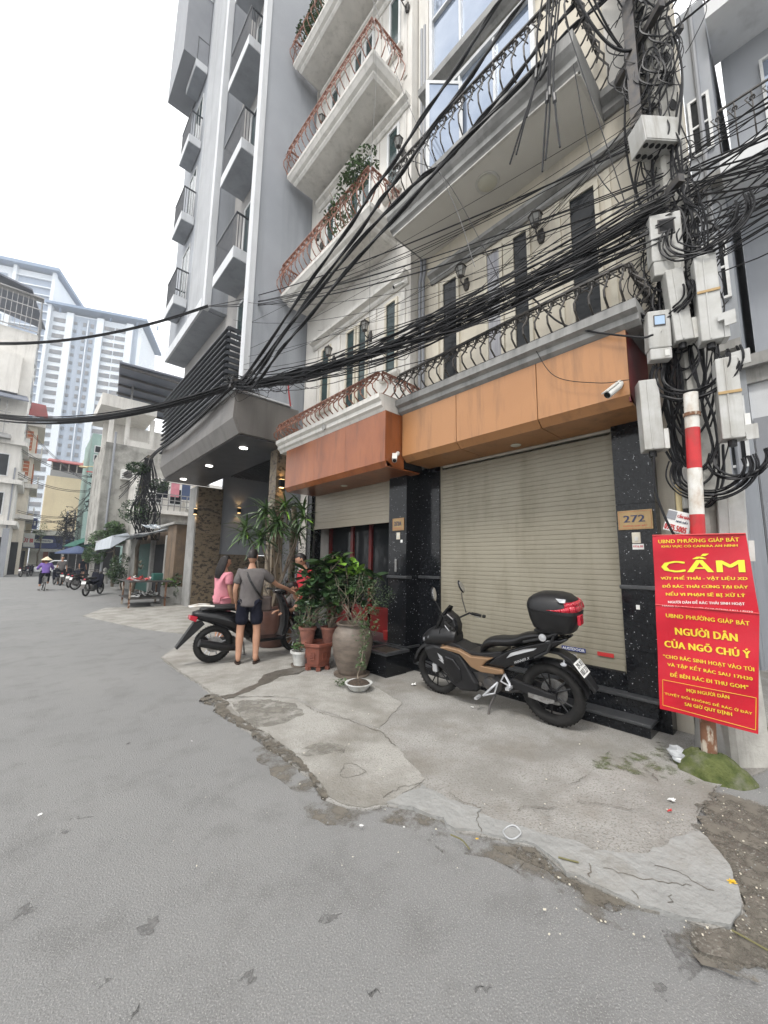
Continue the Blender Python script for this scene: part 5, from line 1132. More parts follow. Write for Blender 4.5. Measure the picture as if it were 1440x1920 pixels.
def person(t, J, shirt, shorts, head, hrz, hp=0, long=False, sleeves=True, legs=True, s=1.0, tattoo=False, nose=True):
    "J gives hips, chest, neck, shoulders, elbows, wrists, knees, ankles, toes in world space"
    r = lambda k, *a: tuple(J[k])+a
    B_ = {k: r(k, *a) for k, a in dict(pel=(.095, .07), waist=(.09, .06), chest=(.125, .085), neck=(.052, .052), hd=(.05, .05), shL=(.055,), shR=(.055,), elL=(.038,), elR=(.038,), wrL=(.024, .03), wrR=(.024, .03), hpL=(.085,), hpR=(.085,), knL=(.060,), knR=(.060,), anL=(.038,), anR=(.038,)).items()}
    for sd in 'LR':
        a = V(J['kn'+sd]); b = V(J['an'+sd]); c_ = a+(b-a)*.32; B_['cf'+sd] = (*c_, .063)
        a = V(J['el'+sd]); b = V(J['wr'+sd]); c_ = a+(b-a)*.25; B_['fa'+sd] = (*c_, .039)
        to = V(J['to'+sd]); an = V(J['an'+sd]); B_['hl'+sd] = (an.x-(to.x-an.x)*.22, an.y-(to.y-an.y)*.22, an.z-.045, .034); B_['md'+sd] = (*(an+(to-an)*.55), .032, .038); B_['to'+sd] = (*to, .022, .036)
    E_ = [('pel', 'waist'), ('waist', 'chest'), ('chest', 'neck'), ('neck', 'hd')]
    for sd in 'LR': E_ += [('chest', 'sh'+sd), ('sh'+sd, 'el'+sd), ('el'+sd, 'fa'+sd), ('fa'+sd, 'wr'+sd), ('pel', 'hp'+sd), ('hp'+sd, 'kn'+sd), ('kn'+sd, 'cf'+sd), ('cf'+sd, 'an'+sd), ('an'+sd, 'hl'+sd), ('an'+sd, 'md'+sd), ('md'+sd, 'to'+sd)]
    body = skin_obj('body', B_, E_, 'skin', t)
    # T-shirt
    def mid(a, b, f): a = V(J[a]); b = V(J[b]); return a+(b-a)*f
    hem = V(J['pel'])+V((0, 0, -.04)); hm2 = V(J['pel'])+V((0, 0, -.105))
    Sh = dict(h2=(*hm2, .19, .165), h=(*hem, .178, .145), w=(*J['waist'], .165, .125), c=(*J['chest'], .165, .115), n=(*mid('chest', 'neck', .75), .072, .068))
    for sd in 'LR': Sh['s'+sd] = (*J['sh'+sd], .078, .078); Sh['e'+sd] = (*mid('sh'+sd, 'el'+sd, .72), .075, .07)
    skin_obj('shirt', Sh, [('h2', 'h'), ('h', 'w'), ('w', 'c'), ('c', 'n'), ('c', 'sL'), ('c', 'sR'), ('sL', 'eL'), ('sR', 'eR')], shirt, t)
    So = dict(p=(*(V(J['pel'])+V((0, 0, .0))), .12, .10))
    for sd in 'LR': So['h'+sd] = (*J['hp'+sd], .108, .105); So['k'+sd] = (*mid('hp'+sd, 'kn'+sd, .84), .108, .105)
    skin_obj('shorts', So, [('p', 'hL'), ('p', 'hR'), ('hL', 'kL'), ('hR', 'kR')], shorts, t)
    q, M_ = head_mesh(head, hrz, hp, s); hd = part(q, 'head', 'skin', t, smooth=True)
    part(hair_mesh(head, M_, s, long), 'hair', 'hair', t, smooth=True)
    q = MB()
    for sg in (-1, 1): q.ell(V(head)+M_ @ V((.083*s, sg*.03*s, .012*s)), (.008, .012, .006), 8)
    part(q, 'eyes', 'black_text', hd)
    for sd in 'LR':
        q = MB(); an = V(J['an'+sd]); to = V(J['to'+sd]); d = (to-an); d.z = 0; L = d.length; d.normalize(); sdv = V((-d.y, d.x, 0)); c_ = V((an.x, an.y, 0))
        P = []
        for k in range(14):
            a = 2*pi*k/14; P.append(c_+d*(.07+ .145*cos(a))+sdv*(.045+.006*cos(a))*sin(a)+V((0, 0, .019)))
        q.prism(P, (0, 0, .018)); m1 = c_+d*.13+V((0, 0, .035)); q.tube([m1, m1+sdv*.035-d*.06+V((0, 0, .035))], .006, 5); q.tube([m1, m1-sdv*.035-d*.06+V((0, 0, .035))], .006, 5)
        part(q, 'sandal', 'bag', t)
    return body
def stand(cx, cy, face, h=1.68, zf=.019, armL=None, armR=None, lean=0, wide=.1, twist=0, footL=None, footR=None):
    "joints of a standing figure; face = heading angle of the front"
    k = h/1.72; f = V((cos(face), sin(face), 0)); l = V((-sin(face), cos(face), 0)); c_ = V((cx, cy, zf))
    P = lambda a, b, z: tuple(c_+f*a*k+l*b*k+V((0, 0, z*k)))
    J = dict(pel=P(0, 0, .95), waist=P(lean*.3, 0, 1.12), chest=P(lean*.6, 0, 1.32), neck=P(lean, 0, 1.47), hd=P(lean+.01, 0, 1.56))
    for n, s in (('L', 1), ('R', -1)):
        J['sh'+n] = P(lean*.7, s*.17, 1.39); J['hp'+n] = P(0, s*.09, .90); J['kn'+n] = P(.02, s*wide, .49); J['an'+n] = P(-.02, s*wide, .085); J['to'+n] = P(.14, s*(wide+.03), .035)
        J['el'+n] = P(lean*.6-.02, s*.23, 1.13); J['wr'+n] = P(lean*.6+.06, s*.25, .90)
    for d in (armL or {}, armR or {}):
        for a, b in d.items(): J[a] = P(*b)
    return J, c_, f, l, k, P
# man in grey T-shirt: back to us, right arm resting on the scooter handlebar
mc = aG(462, 1246)
face = radians(62)
J, c_, f_, l_, k_, P = stand(mc.x, mc.y, face, 1.68, wide=.125)
rt = V((0, 0, 0)); tgt = aX(545, 1107, mc.x+.72)
J['elR'] = tuple(V(J['shR'])+(tgt-V(J['shR']))*.50+V((0, 0, -.05))); J['wrR'] = tuple(tgt)
J['elL'] = P(.0, .235, 1.12); J['wrL'] = P(.10, .22, .90)
mt = thing('person', 'man from behind in grey T-shirt and navy shorts, reaching for the scooter, tattooed calf', 'person', (mc.x, mc.y, .02))
person(mt, J, 'shirt_grey', 'navy', V(J['hd'])+V((0, 0, .085)), face-.35, .12)
hand(mt, J['wrR'], V(J['wrR'])-V(J['elR']), (0, 0, -1), curl=.8); hand(mt, J['wrL'], V(J['wrL'])-V(J['elL']), -l_, curl=.5)
q = MB(); a0 = V(J['shL'])+V((0, 0, .07)) ; a1 = V(P(-.13, .06, 1.32)); a2 = V(P(-.145, -.06, 1.16)); a3 = V(P(-.10, -.19, 1.0))
for u in (0,):
    pts = [V(P(.02, .10, 1.475)), V(P(-.09, .07, 1.40)), V(P(-.135, .0, 1.26)), V(P(-.135, -.09, 1.12)), V(P(-.05, -.19, .98))]
    q.loft([[p+l_*.018+f_*.004, p+l_*.018-f_*.008, p-l_*.018-f_*.008, p-l_*.018+f_*.004] for p in pts])
part(q, 'bag_strap', 'black_plastic', mt)
q = MB(); q.obox(V(P(.02, -.225, .90)), (.05, .10, .12), Matrix.Rotation(face+.2, 3, 'Z')); part(q, 'shoulder_bag', 'bag', mt, bevel=.03)
q = MB(); kn, an = V(J['knR']), V(J['anR']); d_ = (an-kn)
q.loft([[kn+d_*t_+V((cos(a)*r_, sin(a)*r_, 0)) for a in [2*pi*j/12 for j in range(12)]] for t_, r_ in ((.28, .0505), (.45, .048), (.62, .043), (.78, .038))]); part(q, 'calf_tattoo', 'tattoo', mt, smooth=True)
# woman in pink, side on, long hair
wc = aG(412, 1186); wc = V((2.62, 7.15, 0))
face = radians(10)
J, c_, f_, l_, k_, P = stand(wc.x, wc.y, face, 1.58, wide=.08)
J['elR'] = P(.02, -.19, 1.12); J['wrR'] = P(.10, -.17, .90); J['elL'] = P(.05, .2, 1.12); J['wrL'] = P(.12, .16, .92)
wt = thing('person', 'woman with long black hair in a pink T-shirt standing behind the scooter', 'person', (wc.x, wc.y, .02))
person(wt, J, 'shirt_pink', 'shirt_pink', V(J['hd'])+V((0, 0, .085)), face-.25, .15, long=True, s=.95)
hand(wt, J['wrR'], V(J['wrR'])-V(J['elR']), -l_, .9); hand(wt, J['wrL'], V(J['wrL'])-V(J['elL']), l_, .9)
# person in red T-shirt behind the plants
bc = aY(577, 1045, 6.15); bc.z = 0; face = radians(170)
J, c_, f_, l_, k_, P = stand(bc.x, bc.y, face, 1.66, lean=.06)
J['elL'] = P(.12, .22, 1.13); J['wrL'] = P(.22, .20, .95)
bt = thing('person', 'person in a red T-shirt looking down, half hidden behind the rubber plant', 'person', (bc.x, bc.y, .02))
person(bt, J, 'shirt_red', 'navy', V(J['hd'])+f_*.06+V((0, 0, .07)), face-.2, .5)
hand(bt, J['wrL'], V(J['wrL'])-V(J['elL']), (0, 0, -1), .9); hand(bt, J['wrR'], V(J['wrR'])-V(J['elR']), l_, .9)
# man bending over the front of the scooter
hc = aX(550, 1112, 3.52); DX = .2
hx = V((hc.x, hc.y, hc.z)); face = radians(170)
Z0 = V((3.82, hx.y+.30, .02))
J = dict(pel=(3.94, hx.y+.22, .52), waist=(3.82, hx.y+.20, .68), chest=(3.68, hx.y+.12, .86), neck=(3.60, hx.y+.05, .97), hd=(3.56, hx.y+.03, 1.02))
for n, s in (('L', -1), ('R', 1)):
    J['sh'+n] = (3.67, hx.y+.12+s*.16, .90); J['hp'+n] = (3.94, hx.y+.22+s*.1, .48); J['kn'+n] = (3.62, hx.y+.25+s*.15, .50); J['an'+n] = (3.78, hx.y+.25+s*.14, .10); J['to'+n] = (3.62, hx.y+.25+s*.17, .045)
    J['el'+n] = (3.50, hx.y+.12+s*.2, .72); J['wr'+n] = (3.34, hx.y+.02+s*.12, .70)
ct = thing('person', 'dark-haired man crouching over the front wheel of the scooter, only his head clear', 'person', Z0)
person(ct, J, 'shirt_grey', 'navy', V((hx.x, hx.y, 1.09)), radians(185), .75)
hand(ct, J['wrL'], (-1, 0, -.2), (0, 0, -1)); hand(ct, J['wrR'], (-1, 0, -.2), (0, 0, -1))
# cyclist far up the street
def bicycle(t, c, hd, sc=1.0, shopping=True):
    d = V((cos(hd), sin(hd), 0)); l = V((-sin(hd), cos(hd), 0)); c = V(c); up = V((0, 0, 1))
    W_ = lambda x, y, z: c+d*x*sc+l*y*sc+up*z*sc
    for nm, x in (('rear', 0), ('front', 1.02)):
        q = MB(); cc = W_(x, 0, .32); n = 28
        P = [cc+(d*cos(2*pi*i/n)+up*sin(2*pi*i/n))*.31*sc for i in range(n+1)]; q.tube(P, .019*sc, 6, cap=False); wh = part(q, 'tyre', 'rubber', t, smooth=True)
        q = MB(); P = [cc+(d*cos(2*pi*i/n)+up*sin(2*pi*i/n))*.285*sc for i in range(n+1)]; q.tube(P, .009*sc, 5, cap=False)
        for i in range(12): a = 2*pi*i/12; q.tube([cc, cc+(d*cos(a)+up*sin(a))*.285*sc], .002*sc, 3)
        part(q, 'rim', 'chrome', wh)
    q = MB()
    for a, b in (((0, 0, .32), (.42, 0, .30)), ((.42, 0, .30), (.30, 0, .80)), ((.30, 0, .62), (0, 0, .32)), ((.42, 0, .30), (.86, 0, .72)), ((.33, 0, .68), (.86, 0, .80)), ((.84, 0, .92), (1.02, 0, .32))): q.tube([W_(*a), W_(*b)], .014*sc, 6)
    part(q, 'frame', 'dark_steel', t)
    q = MB(); q.tube([W_(.72, .27, 1.0), W_(.84, .12, 1.0), W_(.84, -.12, 1.0), W_(.72, -.27, 1.0)], .012*sc, 6); part(q, 'handlebar', 'chrome', t)
    q = MB(); q.ell(W_(.27, 0, .84), (.13*sc, .13*sc, .04*sc), 10); part(q, 'saddle', 'black_plastic', t, smooth=True)
    q = MB(); q.obox(W_(-.05, 0, .66), (.17*sc, .07*sc, .01*sc), Matrix.Rotation(hd, 3, 'Z')); q.obox(W_(-.30, 0, .55), (.01*sc, .05*sc, .10*sc), Matrix.Rotation(hd, 3, 'Z')); q.tube([W_(-.1, .05, .66), W_(0, .05, .32)], .008, 5); part(q, 'carrier', 'steel', t)
yc = aG(82, 1108); bt_ = thing('bicycle', 'old bicycle ridden away down the street', 'bicycle', (yc.x, yc.y, 0)); hd = atan2(1, -.06)
bicycle(bt_, (yc.x, yc.y, 0), hd)
ct = thing('person', 'cyclist in a conical straw hat, purple jacket and black trousers riding away', 'person', (yc.x, yc.y+.25, .9))
d = V((cos(hd), sin(hd), 0)); l = V((-sin(hd), cos(hd), 0)); U = lambda x, y, z: tuple(V((yc.x, yc.y, 0))+d*x+l*y+V((0, 0, z)))
J = dict(pel=U(.27, 0, .92), waist=U(.29, 0, 1.05), chest=U(.33, 0, 1.22), neck=U(.36, 0, 1.34), hd=U(.37, 0, 1.38))
for n, s in (('L', 1), ('R', -1)):
    J['sh'+n] = U(.34, s*.17, 1.27); J['hp'+n] = U(.30, s*.09, .88); J['kn'+n] = U(.50, s*.13, .66 if s > 0 else .60); J['an'+n] = U(.38, s*.14, .26 if s > 0 else .38); J['to'+n] = U(.50, s*.16, .21 if s > 0 else .33); J['el'+n] = U(.42, s*.28, 1.06); J['wr'+n] = U(.70, s*.27, 1.02)
person(ct, J, 'purple', 'navy', U(.38, 0, 1.43), hd)
for sd in 'LR':
    skin_obj('trouser_leg', dict(a=(*J['hp'+sd], .10), b=(*J['kn'+sd], .08), c=(*J['an'+sd], .06)), [('a', 'b'), ('b', 'c')], 'navy', ct)
    skin_obj('sleeve', dict(a=(*J['sh'+sd], .07), b=(*J['el'+sd], .06), c=(*J['wr'+sd], .042)), [('a', 'b'), ('b', 'c')], 'purple', ct)
    hand(ct, J['wr'+sd], d, (0, 0, -1), curl=1)
q = MB(); q.lathe([(.23, 0), (.12, .09), (.02, .17), (0, .175)], U(.38, 0, 1.46), 24); part(q, 'conical_hat', 'straw', ct, smooth=True)
# ================================================================ UTILITY POLE
R = random.Random(21)
UP = thing('utility_pole', 'leaning pale concrete utility pole with step holes, smothered in black cables', 'utility pole', (4.42, .52, 0))
pb, pt_ = V((4.42, .52, 0)), V((4.46, .72, 10.5)); pax = (pt_-pb).normalized()
def on_pole(z): return pb+(pt_-pb)*(z/10.5)
PRt = Matrix.Rotation(radians(-38), 3, 'Z')
q = MB(); q.loft([[on_pole(z)+PRt @ V((sx*w, sy*w*.8, 0)) for sx, sy in ((-1, -.8), (-.8, -1), (.8, -1), (1, -.8), (1, .8), (.8, 1), (-.8, 1), (-1, .8))] for z, w in ((0, .17), (2.5, .165), (5.5, .15), (10.5, .12))]); part(q, 'shaft', 'pole_concrete', UP)
q = MB(); q.lathe([(.21, 0), (.20, .10), (.18, .30), (.165, .34)], (4.44, .60, 0), 18); part(q, 'footing', 'concrete', UP, smooth=True)
for z in (5.95, 6.25, 6.55, 6.85, 7.5, 7.8, 8.1):
    for s in (-1, 1):
        q = MB(); q.lathe([(.0, 0), (.03, .0), (.045, .006), (.045, .002)], (0, 0, 0), 12, sy=1.5)
        c_ = on_pole(z)+PRt @ (V((-.152, s*.035-.02, 0)) if s < 0 else V((.03, -.122, 0)))
        o = link('step_hole', q.mesh('step_hole', 'dark'), UP, c_)
        o.rotation_euler = ((PRt @ Matrix.Rotation(-pi/2, 3, 'Y')) if s < 0 else (PRt @ Matrix.Rotation(pi/2, 3, 'X'))).to_euler()
for z, l in ((7.15, .55), (8.6, .7), (5.15, .5)):
    q = MB(); q.obox(on_pole(z)+PRt @ V((-.17, 0, 0)), (.03, l*.62, .04), PRt); q.obox(on_pole(z)+PRt @ V((.17, 0, 0)), (.02, .2, .03), PRt); part(q, 'crossarm', 'dark_steel', UP)
q = MB(); q.obox(on_pole(8.3)+V((-.22, .12, 0)), (.05, .05, 2.2)); part(q, 'upright_channel', 'dark_steel', UP)
# ---------------- boxes hung on the pole
def meter(name, label, px, X, yaw=0, dep=.12, screen=None, kind='plain', tilt=0):
    "px: four picture corners of the front face, all at facade distance X"
    (xa, ya), (xb, yb), (xc, yc), (xd, yd) = px
    P = [aX(x, y, X) for x, y in px]; c_ = sum(P, V((0, 0, 0)))/4
    w = ((P[1]-P[0]).length+(P[2]-P[3]).length)/4; h = ((P[3]-P[0]).length+(P[2]-P[1]).length)/4
    t = thing(name, label, 'electric box', c_, 'electricity boxes on the pole')
    vt = ((P[0]+P[1])-(P[2]+P[3])).normalized(); n0 = V((-cos(yaw), -sin(yaw), 0)); sd_ = n0.cross(vt).normalized(); nn = vt.cross(sd_).normalized()
    if nn.dot(n0) < 0: nn = -nn
    M_ = Matrix((nn, sd_, vt)).transposed()
    def bx_(par, nm, cx, cy, cz, hx, hy, hz, m, bv=.004, lab=None):
        q = MB(); q.obox(c_+M_ @ V((cx, cy, cz)), (hx, hy, hz), M_); return part(q, nm, m, par, bevel=bv, label=lab)
    if kind == 'meter':
        b0 = bx_(t, 'case', -dep/2, 0, h*.22, dep/2, w, h*.76, 'meter_plastic', .012)
        bx_(b0, 'bezel', .003, 0, h*.55, .004, w*.52, h*.22, 'dark_steel', .002)
        bx_(b0, 'display', .005, 0, h*.55, .004, w*.44, h*.17, screen or 'dark', 0)
        q = MB(); q.lathe([(0, 0), (w*.22, 0), (w*.2, .004), (0, .004)], (0, 0, 0), 16); o = link('dial', q.mesh('dial', 'white_plastic'), b0, c_+M_ @ V((.001, 0, h*.15))); o.rotation_euler = (M_ @ Matrix.Rotation(pi/2, 3, 'Y')).to_euler()
        bx_(t, 'terminal_cover', -dep*.35, 0, -h*.78, dep*.38, w*.95, h*.22, 'meter_plastic', .01)
        bx_(t, 'seal_window', .006, -w*.5, -h*.78, .003, w*.2, h*.12, 'white_plastic', .001)
    elif kind == 'junction':
        b0 = bx_(t, 'case', -dep/2, 0, 0, dep/2, w, h, 'meter_plastic', .006)
        for i in range(6):
            for j in range(2):
                q = MB(); q.lathe([(0, 0), (.024, 0), (.024, .003), (0, .003)], (0, 0, 0), 12); o = link('cable_hole', q.mesh('cable_hole', 'dark'), b0, c_+M_ @ V((-dep*(.25+.5*j), w*(-.83+i*.33), -h-.003))); o.rotation_euler = M_.to_euler()
        bx_(b0, 'door', .002, 0, 0, .003, w*.94, h*.9, 'meter_plastic', .002)
    else:
        b0 = bx_(t, 'case', -dep/2, 0, 0, dep/2, w, h, 'meter_plastic', .008)
        bx_(b0, 'ridge', .003, w*.18, 0, .004, .006, h*.97, 'meter_plastic', .002)
        if kind == 'strapped': bx_(b0, 'strap', .006, 0, h*.12, .003, w*1.02, .012, 'brass', .001)
        q = MB(); q.prism([tuple(c_+M_ @ V(v)) for v in ((0, -w, -h*.45), (0, -w, -h), (-dep*.9, -w, -h), (-dep*.9, -w, -h*.7))], tuple(M_ @ V((0, -.035, 0)))); part(q, 'side_hood', 'white_plastic', t)
        q = MB(); q.lathe([(.03, -.05), (.03, 0)], c_+M_ @ V((-dep*.5, 0, -h)), 10); part(q, 'cable_gland', 'black_plastic', t)
    return t
meter('junction_box', 'flat grey-white junction box with rows of cable holes underneath, highest on the pole', [(1195, 243), (1283, 188), (1293, 232), (1203, 292)], 4.12, .9, .2, kind='junction')
meter('electric_meter', 'white electricity meter with a dark window, topmost meter on the pole', [(1215, 412), (1280, 382), (1287, 500), (1226, 526)], 4.10, .55, .13, screen='dark', kind='meter')
meter('cable_box', 'narrow tall grey box between the two rows of meters, left of the strapped box', [(1246, 512), (1282, 494), (1303, 632), (1268, 640)], 4.06, .5, .13)
meter('cable_box', 'tall strapped grey box, upper right on the pole', [(1298, 486), (1345, 467), (1358, 632), (1318, 640)], 4.06, .35, .14, kind='strapped')
meter('electric_meter', 'white electricity meter with a pale blue display above the lower left box', [(1214, 590), (1257, 570), (1264, 668), (1218, 678)], 4.00, .55, .12, screen='lcd', kind='meter')
meter('cable_box', 'long grey box lowest on the left of the pole, beside the tan cladding', [(1195, 716), (1237, 706), (1246, 842), (1212, 842)], 4.00, .5, .14)
meter('cable_box', 'long strapped grey box, lower right on the pole', [(1337, 674), (1387, 664), (1397, 818), (1358, 824)], 4.02, .3, .14, kind='strapped')
meter('cable_box', 'dirty grey cabinet with red stickers behind the top of the upper banner', [(1343, 918), (1398, 912), (1404, 1050), (1352, 1052)], 4.2, .2, .15)
meter('cable_box', 'slim grey trunking beside the yellow pipe above the banner', [(1279, 878), (1295, 874), (1298, 952), (1283, 955)], 4.1, .4, .06)
for i, (x, y, lb) in enumerate(((1352, 596, 'bent metal bracket under the upper strapped box'), (1378, 668, 'bent metal bracket between the strapped boxes'), (1392, 806, 'bent metal bracket beside the lower strapped box'))):
    c_ = aX(x, y, 4.06); q = MB(); q.box(c_.x-.02, c_.y-.09, c_.z-.03, c_.x+.03, c_.y+.02, c_.z+.03); q.box(c_.x-.02, c_.y-.09, c_.z-.09, c_.x-.01, c_.y-.02, c_.z-.03); solo(q, 'bracket', lb, 'bracket', 'meter_plastic', c_, 'metal brackets on the pole')
q = MB(); c_ = aX(1274, 950, 4.15); q.tube([c_, aX(1272, 915, 4.15)], .025, 12); q.tube([aX(1272, 915, 4.15)+V((0, 0, -.01)), aX(1272, 915, 4.15)+V((0, 0, .03))], .03, 12); q.tube([c_+V((0, 0, -1.2)), c_], .023, 10); solo(q, 'pvc_pipe', 'yellowed plastic pipe above the flyer on the pole', 'pipe', 'pvc', c_, smooth=True)
# flyer
P = [aX(x, y, 4.02) for x, y in ((1254, 954), (1298, 964), (1290, 1004), (1243, 992))]; q = MB(); q.c = 0; q.prism(P, (.003, 0, 0))
q.c = 1; ux = (P[1]-P[0]); uz = (P[0]-P[3]); q.add([P[0]+V((-.003, 0, 0))-uz*.05, P[0]+V((-.003, 0, 0))+ux*.4-uz*.05, P[0]+V((-.003, 0, 0))+ux*.4-uz*.45, P[0]+V((-.003, 0, 0))-uz*.45], [(0, 1, 2, 3)])
q.c = 2; text_on(q, '0975.5005', P[3]+V((-.004, 0, 0))+ux*.04+uz*.05, ux*.92, uz*.28, .04); text_on(q, 'CẦN BÁN', P[0]+V((-.004, 0, 0))+ux*.45-uz*.3, ux*.5, uz*.2, .03)
q.c = 3; text_on(q, 'NHÀ ĐẤT', P[0]+V((-.004, 0, 0))+ux*.45-uz*.52, ux*.5, uz*.14, .03); solo(q, 'flyer', 'creased white flyer with red numbers tied above the banner', 'flyer', ['paper', 'grey_paint', 'red_text', 'navy_text'], P[0])
# ---------------- red and white post with the two banners
po = V((4.00, .645, 0)); ptp = V((3.95, .54, 3.0)); L_ = lambda z: po+(ptp-po)*(z/3.0)
PO = thing('signpost', 'red and white banded steel post, rusty at the foot, standing in a mossy concrete lump', 'signpost', po)
for z0, z1, m in ((0, 1.45, 'rust'), (1.45, 1.98, 'paint_red'), (1.98, 2.36, 'paint_white'), (2.36, 2.70, 'paint_red'), (2.70, 3.0, 'paint_white')):
    q = MB(); q.tube([L_(z0), L_(z1)], .050, 20); part(q, 'band', m, PO, smooth=True)
q = MB(); q.tube([L_(2.8), L_(2.83)], .059, 18); q.tube([L_(1.70)+V((-.06, -.01, 0)), L_(1.72)+V((-.06, .02, 0))], .004, 4); part(q, 'clamp', 'rust', PO)
q = MB(); vs = []
bmz = MB(); n = 26; m_ = 7
for i in range(m_+1):
    for j in range(n):
        a = 2*pi*j/n; t_ = i/m_; r_ = (.215*(1-t_)+.05*t_)*(1+.22*noise.noise(V((cos(a)*1.3, sin(a)*1.3, 3)))); h_ = .16*sin(t_*pi/2)
        vs.append((po.x-.02+r_*cos(a)*.9+.03*noise.noise(V((i, j*.5, 0))), po.y+r_*sin(a)*1.15, h_+.014*noise.noise(V((cos(a)*3, sin(a)*3, i*.7)))))
q.add(vs, [(i*n+j, i*n+(j+1) % n, (i+1)*n+(j+1) % n, (i+1)*n+j) for i in range(m_) for j in range(n)]); q.c = 0; part(q, 'mossy_footing', 'moss', PO, smooth=True)
q = MB(); c_ = aG(1288, 1428, .03); q.ell(c_+V((0, 0, .03)), (.085, .12, .05), 26); q.v = [tuple(V(p)+(V(p)-c_)*(.55*noise.noise(V(p)*16)+.25*noise.noise(V(p)*40))) for p in q.v]; solo(q, 'plastic_bag', 'crumpled grey plastic bag lying by the mossy footing', 'plastic bag', ['plastic_bag', 'plastic_bag'], c_)
BX = 3.885
def warp(p, k=1.0): return V((p[0]+.010*sin(p[1]*9+p[2]*2.2)+.006*sin(p[2]*11+p[1]*5)*k, p[1], p[2]))
def banner(name, label, pxs, x, z_lines, frame=None):
    P = [aX(a, b, x) for a, b in pxs]; t = thing(name, label, 'banner', (P[0]+P[2])/2)
    q = MB(); nx, nz = 14, 14
    g_ = [[warp(P[0]*(1-i/nx)*(1-j/nz)+P[1]*(i/nx)*(1-j/nz)+P[2]*(i/nx)*(j/nz)+P[3]*(1-i/nx)*(j/nz)) for i in range(nx+1)] for j in range(nz+1)]
    for d in (0, .003): q.add([p+V((d, 0, 0)) for r_ in g_ for p in r_], [(j*(nx+1)+i, j*(nx+1)+i+1, (j+1)*(nx+1)+i+1, (j+1)*(nx+1)+i) for i in range(nx) for j in range(nz)])
    part(q, 'sheet', 'banner_red', t, smooth=True)
    q = MB(); q.tube([warp(P[0])+V((-.002, 0, -.002)), warp((P[0]+P[1])/2)+V((-.002, 0, -.002)), warp(P[1])+V((-.002, 0, -.002))], .007, 6); part(q, 'top_hem', 'paint_red', t, smooth=True)
    for txt, xl, yl, xr, yr, h, m, w_ in z_lines:
        q = MB(); a = aX(xl, yl, x); b_ = aX(xr, yr, x); hh = h*(b_-a).length/((xr-xl))
        q2 = MB(); text_on(q2, txt, a+V((-.006, 0, 0)), b_-a, V((0, 0, hh)), w_); q2.v = [warp(p) for p in q2.v]
        part(q2, 'lettering', m, t)
    if frame:
        F_ = [warp(aX(a, b, x))+V((-.005, 0, 0)) for a, b in frame]; q = MB()
        for i in range(len(F_)-1): q.tube([F_[i], F_[i+1]], .0016, 4)
        part(q, 'printed_line', 'banner_yellow', t)
    return t
Y_, Wt = 'banner_yellow', 'banner_white'
banner('banner', 'upper red banner with a large yellow heading, tied to the striped post', [(1224, 1004), (1398, 1000), (1424, 1152), (1230, 1134)], 3.90, [
    ('UBND PHƯỜNG GIÁP BÁT', 1236, 1019, 1386, 1015, 11, Y_, .02), ('KHU VỰC CÓ CAMERA AN NINH', 1242, 1028, 1383, 1026, 8, Y_, .03),
    ('CẤM', 1243, 1073, 1396, 1073, 44, 'banner_lime', .05), ('VỨT PHẾ THẢI - VẬT LIỆU XD', 1240, 1088, 1402, 1089, 12, Y_, .03), ('ĐỔ RÁC THẢI CỨNG TẠI ĐÂY', 1243, 1103, 1403, 1105, 12, Y_, .03),
    ('NẾU VI PHẠM SẼ BỊ XỬ LÝ', 1250, 1118, 1398, 1121, 13, Y_, .03), ('NGƯỜI DÂN ĐỂ RÁC THẢI SINH HOẠT', 1254, 1132, 1397, 1136, 11, Wt, .02)])
banner('banner', 'lower red banner overlapping the upper one, yellow text with a thin yellow frame', [(1230, 1133), (1424, 1150), (1422, 1376), (1237, 1329)], BX, [
    ('MANG RA ĐÚNG NƠI QUY ĐỊNH SAU 17H30', 1243, 1137, 1412, 1149, 5, Wt, .02),
    ('UBND PHƯỜNG GIÁP BÁT', 1250, 1157, 1406, 1173, 12, Y_, .02), ('NGƯỜI DÂN', 1267, 1190, 1383, 1203, 22, Y_, .03), ('CỦA NGÕ CHÚ Ý', 1247, 1213, 1408, 1234, 22, Y_, .03),
    ('“CHO RÁC SINH HOẠT VÀO TÚI', 1244, 1235, 1415, 1260, 13, Y_, .02), ('VÀ TẬP KẾT RÁC SAU 17H30', 1252, 1250, 1412, 1277, 14, Y_, .02), ('ĐỂ BÊN RÁC ĐI THU GOM”', 1257, 1268, 1404, 1292, 14, Y_, .02),
    ('MỌI NGƯỜI DÂN', 1288, 1299, 1368, 1312, 12, Y_, .02), ('TUYỆT ĐỐI KHÔNG ĐỂ RÁC Ở ĐÂY', 1247, 1303, 1411, 1341, 10, Y_, .02), ('SAI GIỜ QUY ĐỊNH', 1284, 1325, 1373, 1344, 12, Y_, .02)],
    frame=[(1243, 1322), (1243, 1274), (1418, 1308), (1417, 1368), (1243, 1322)])
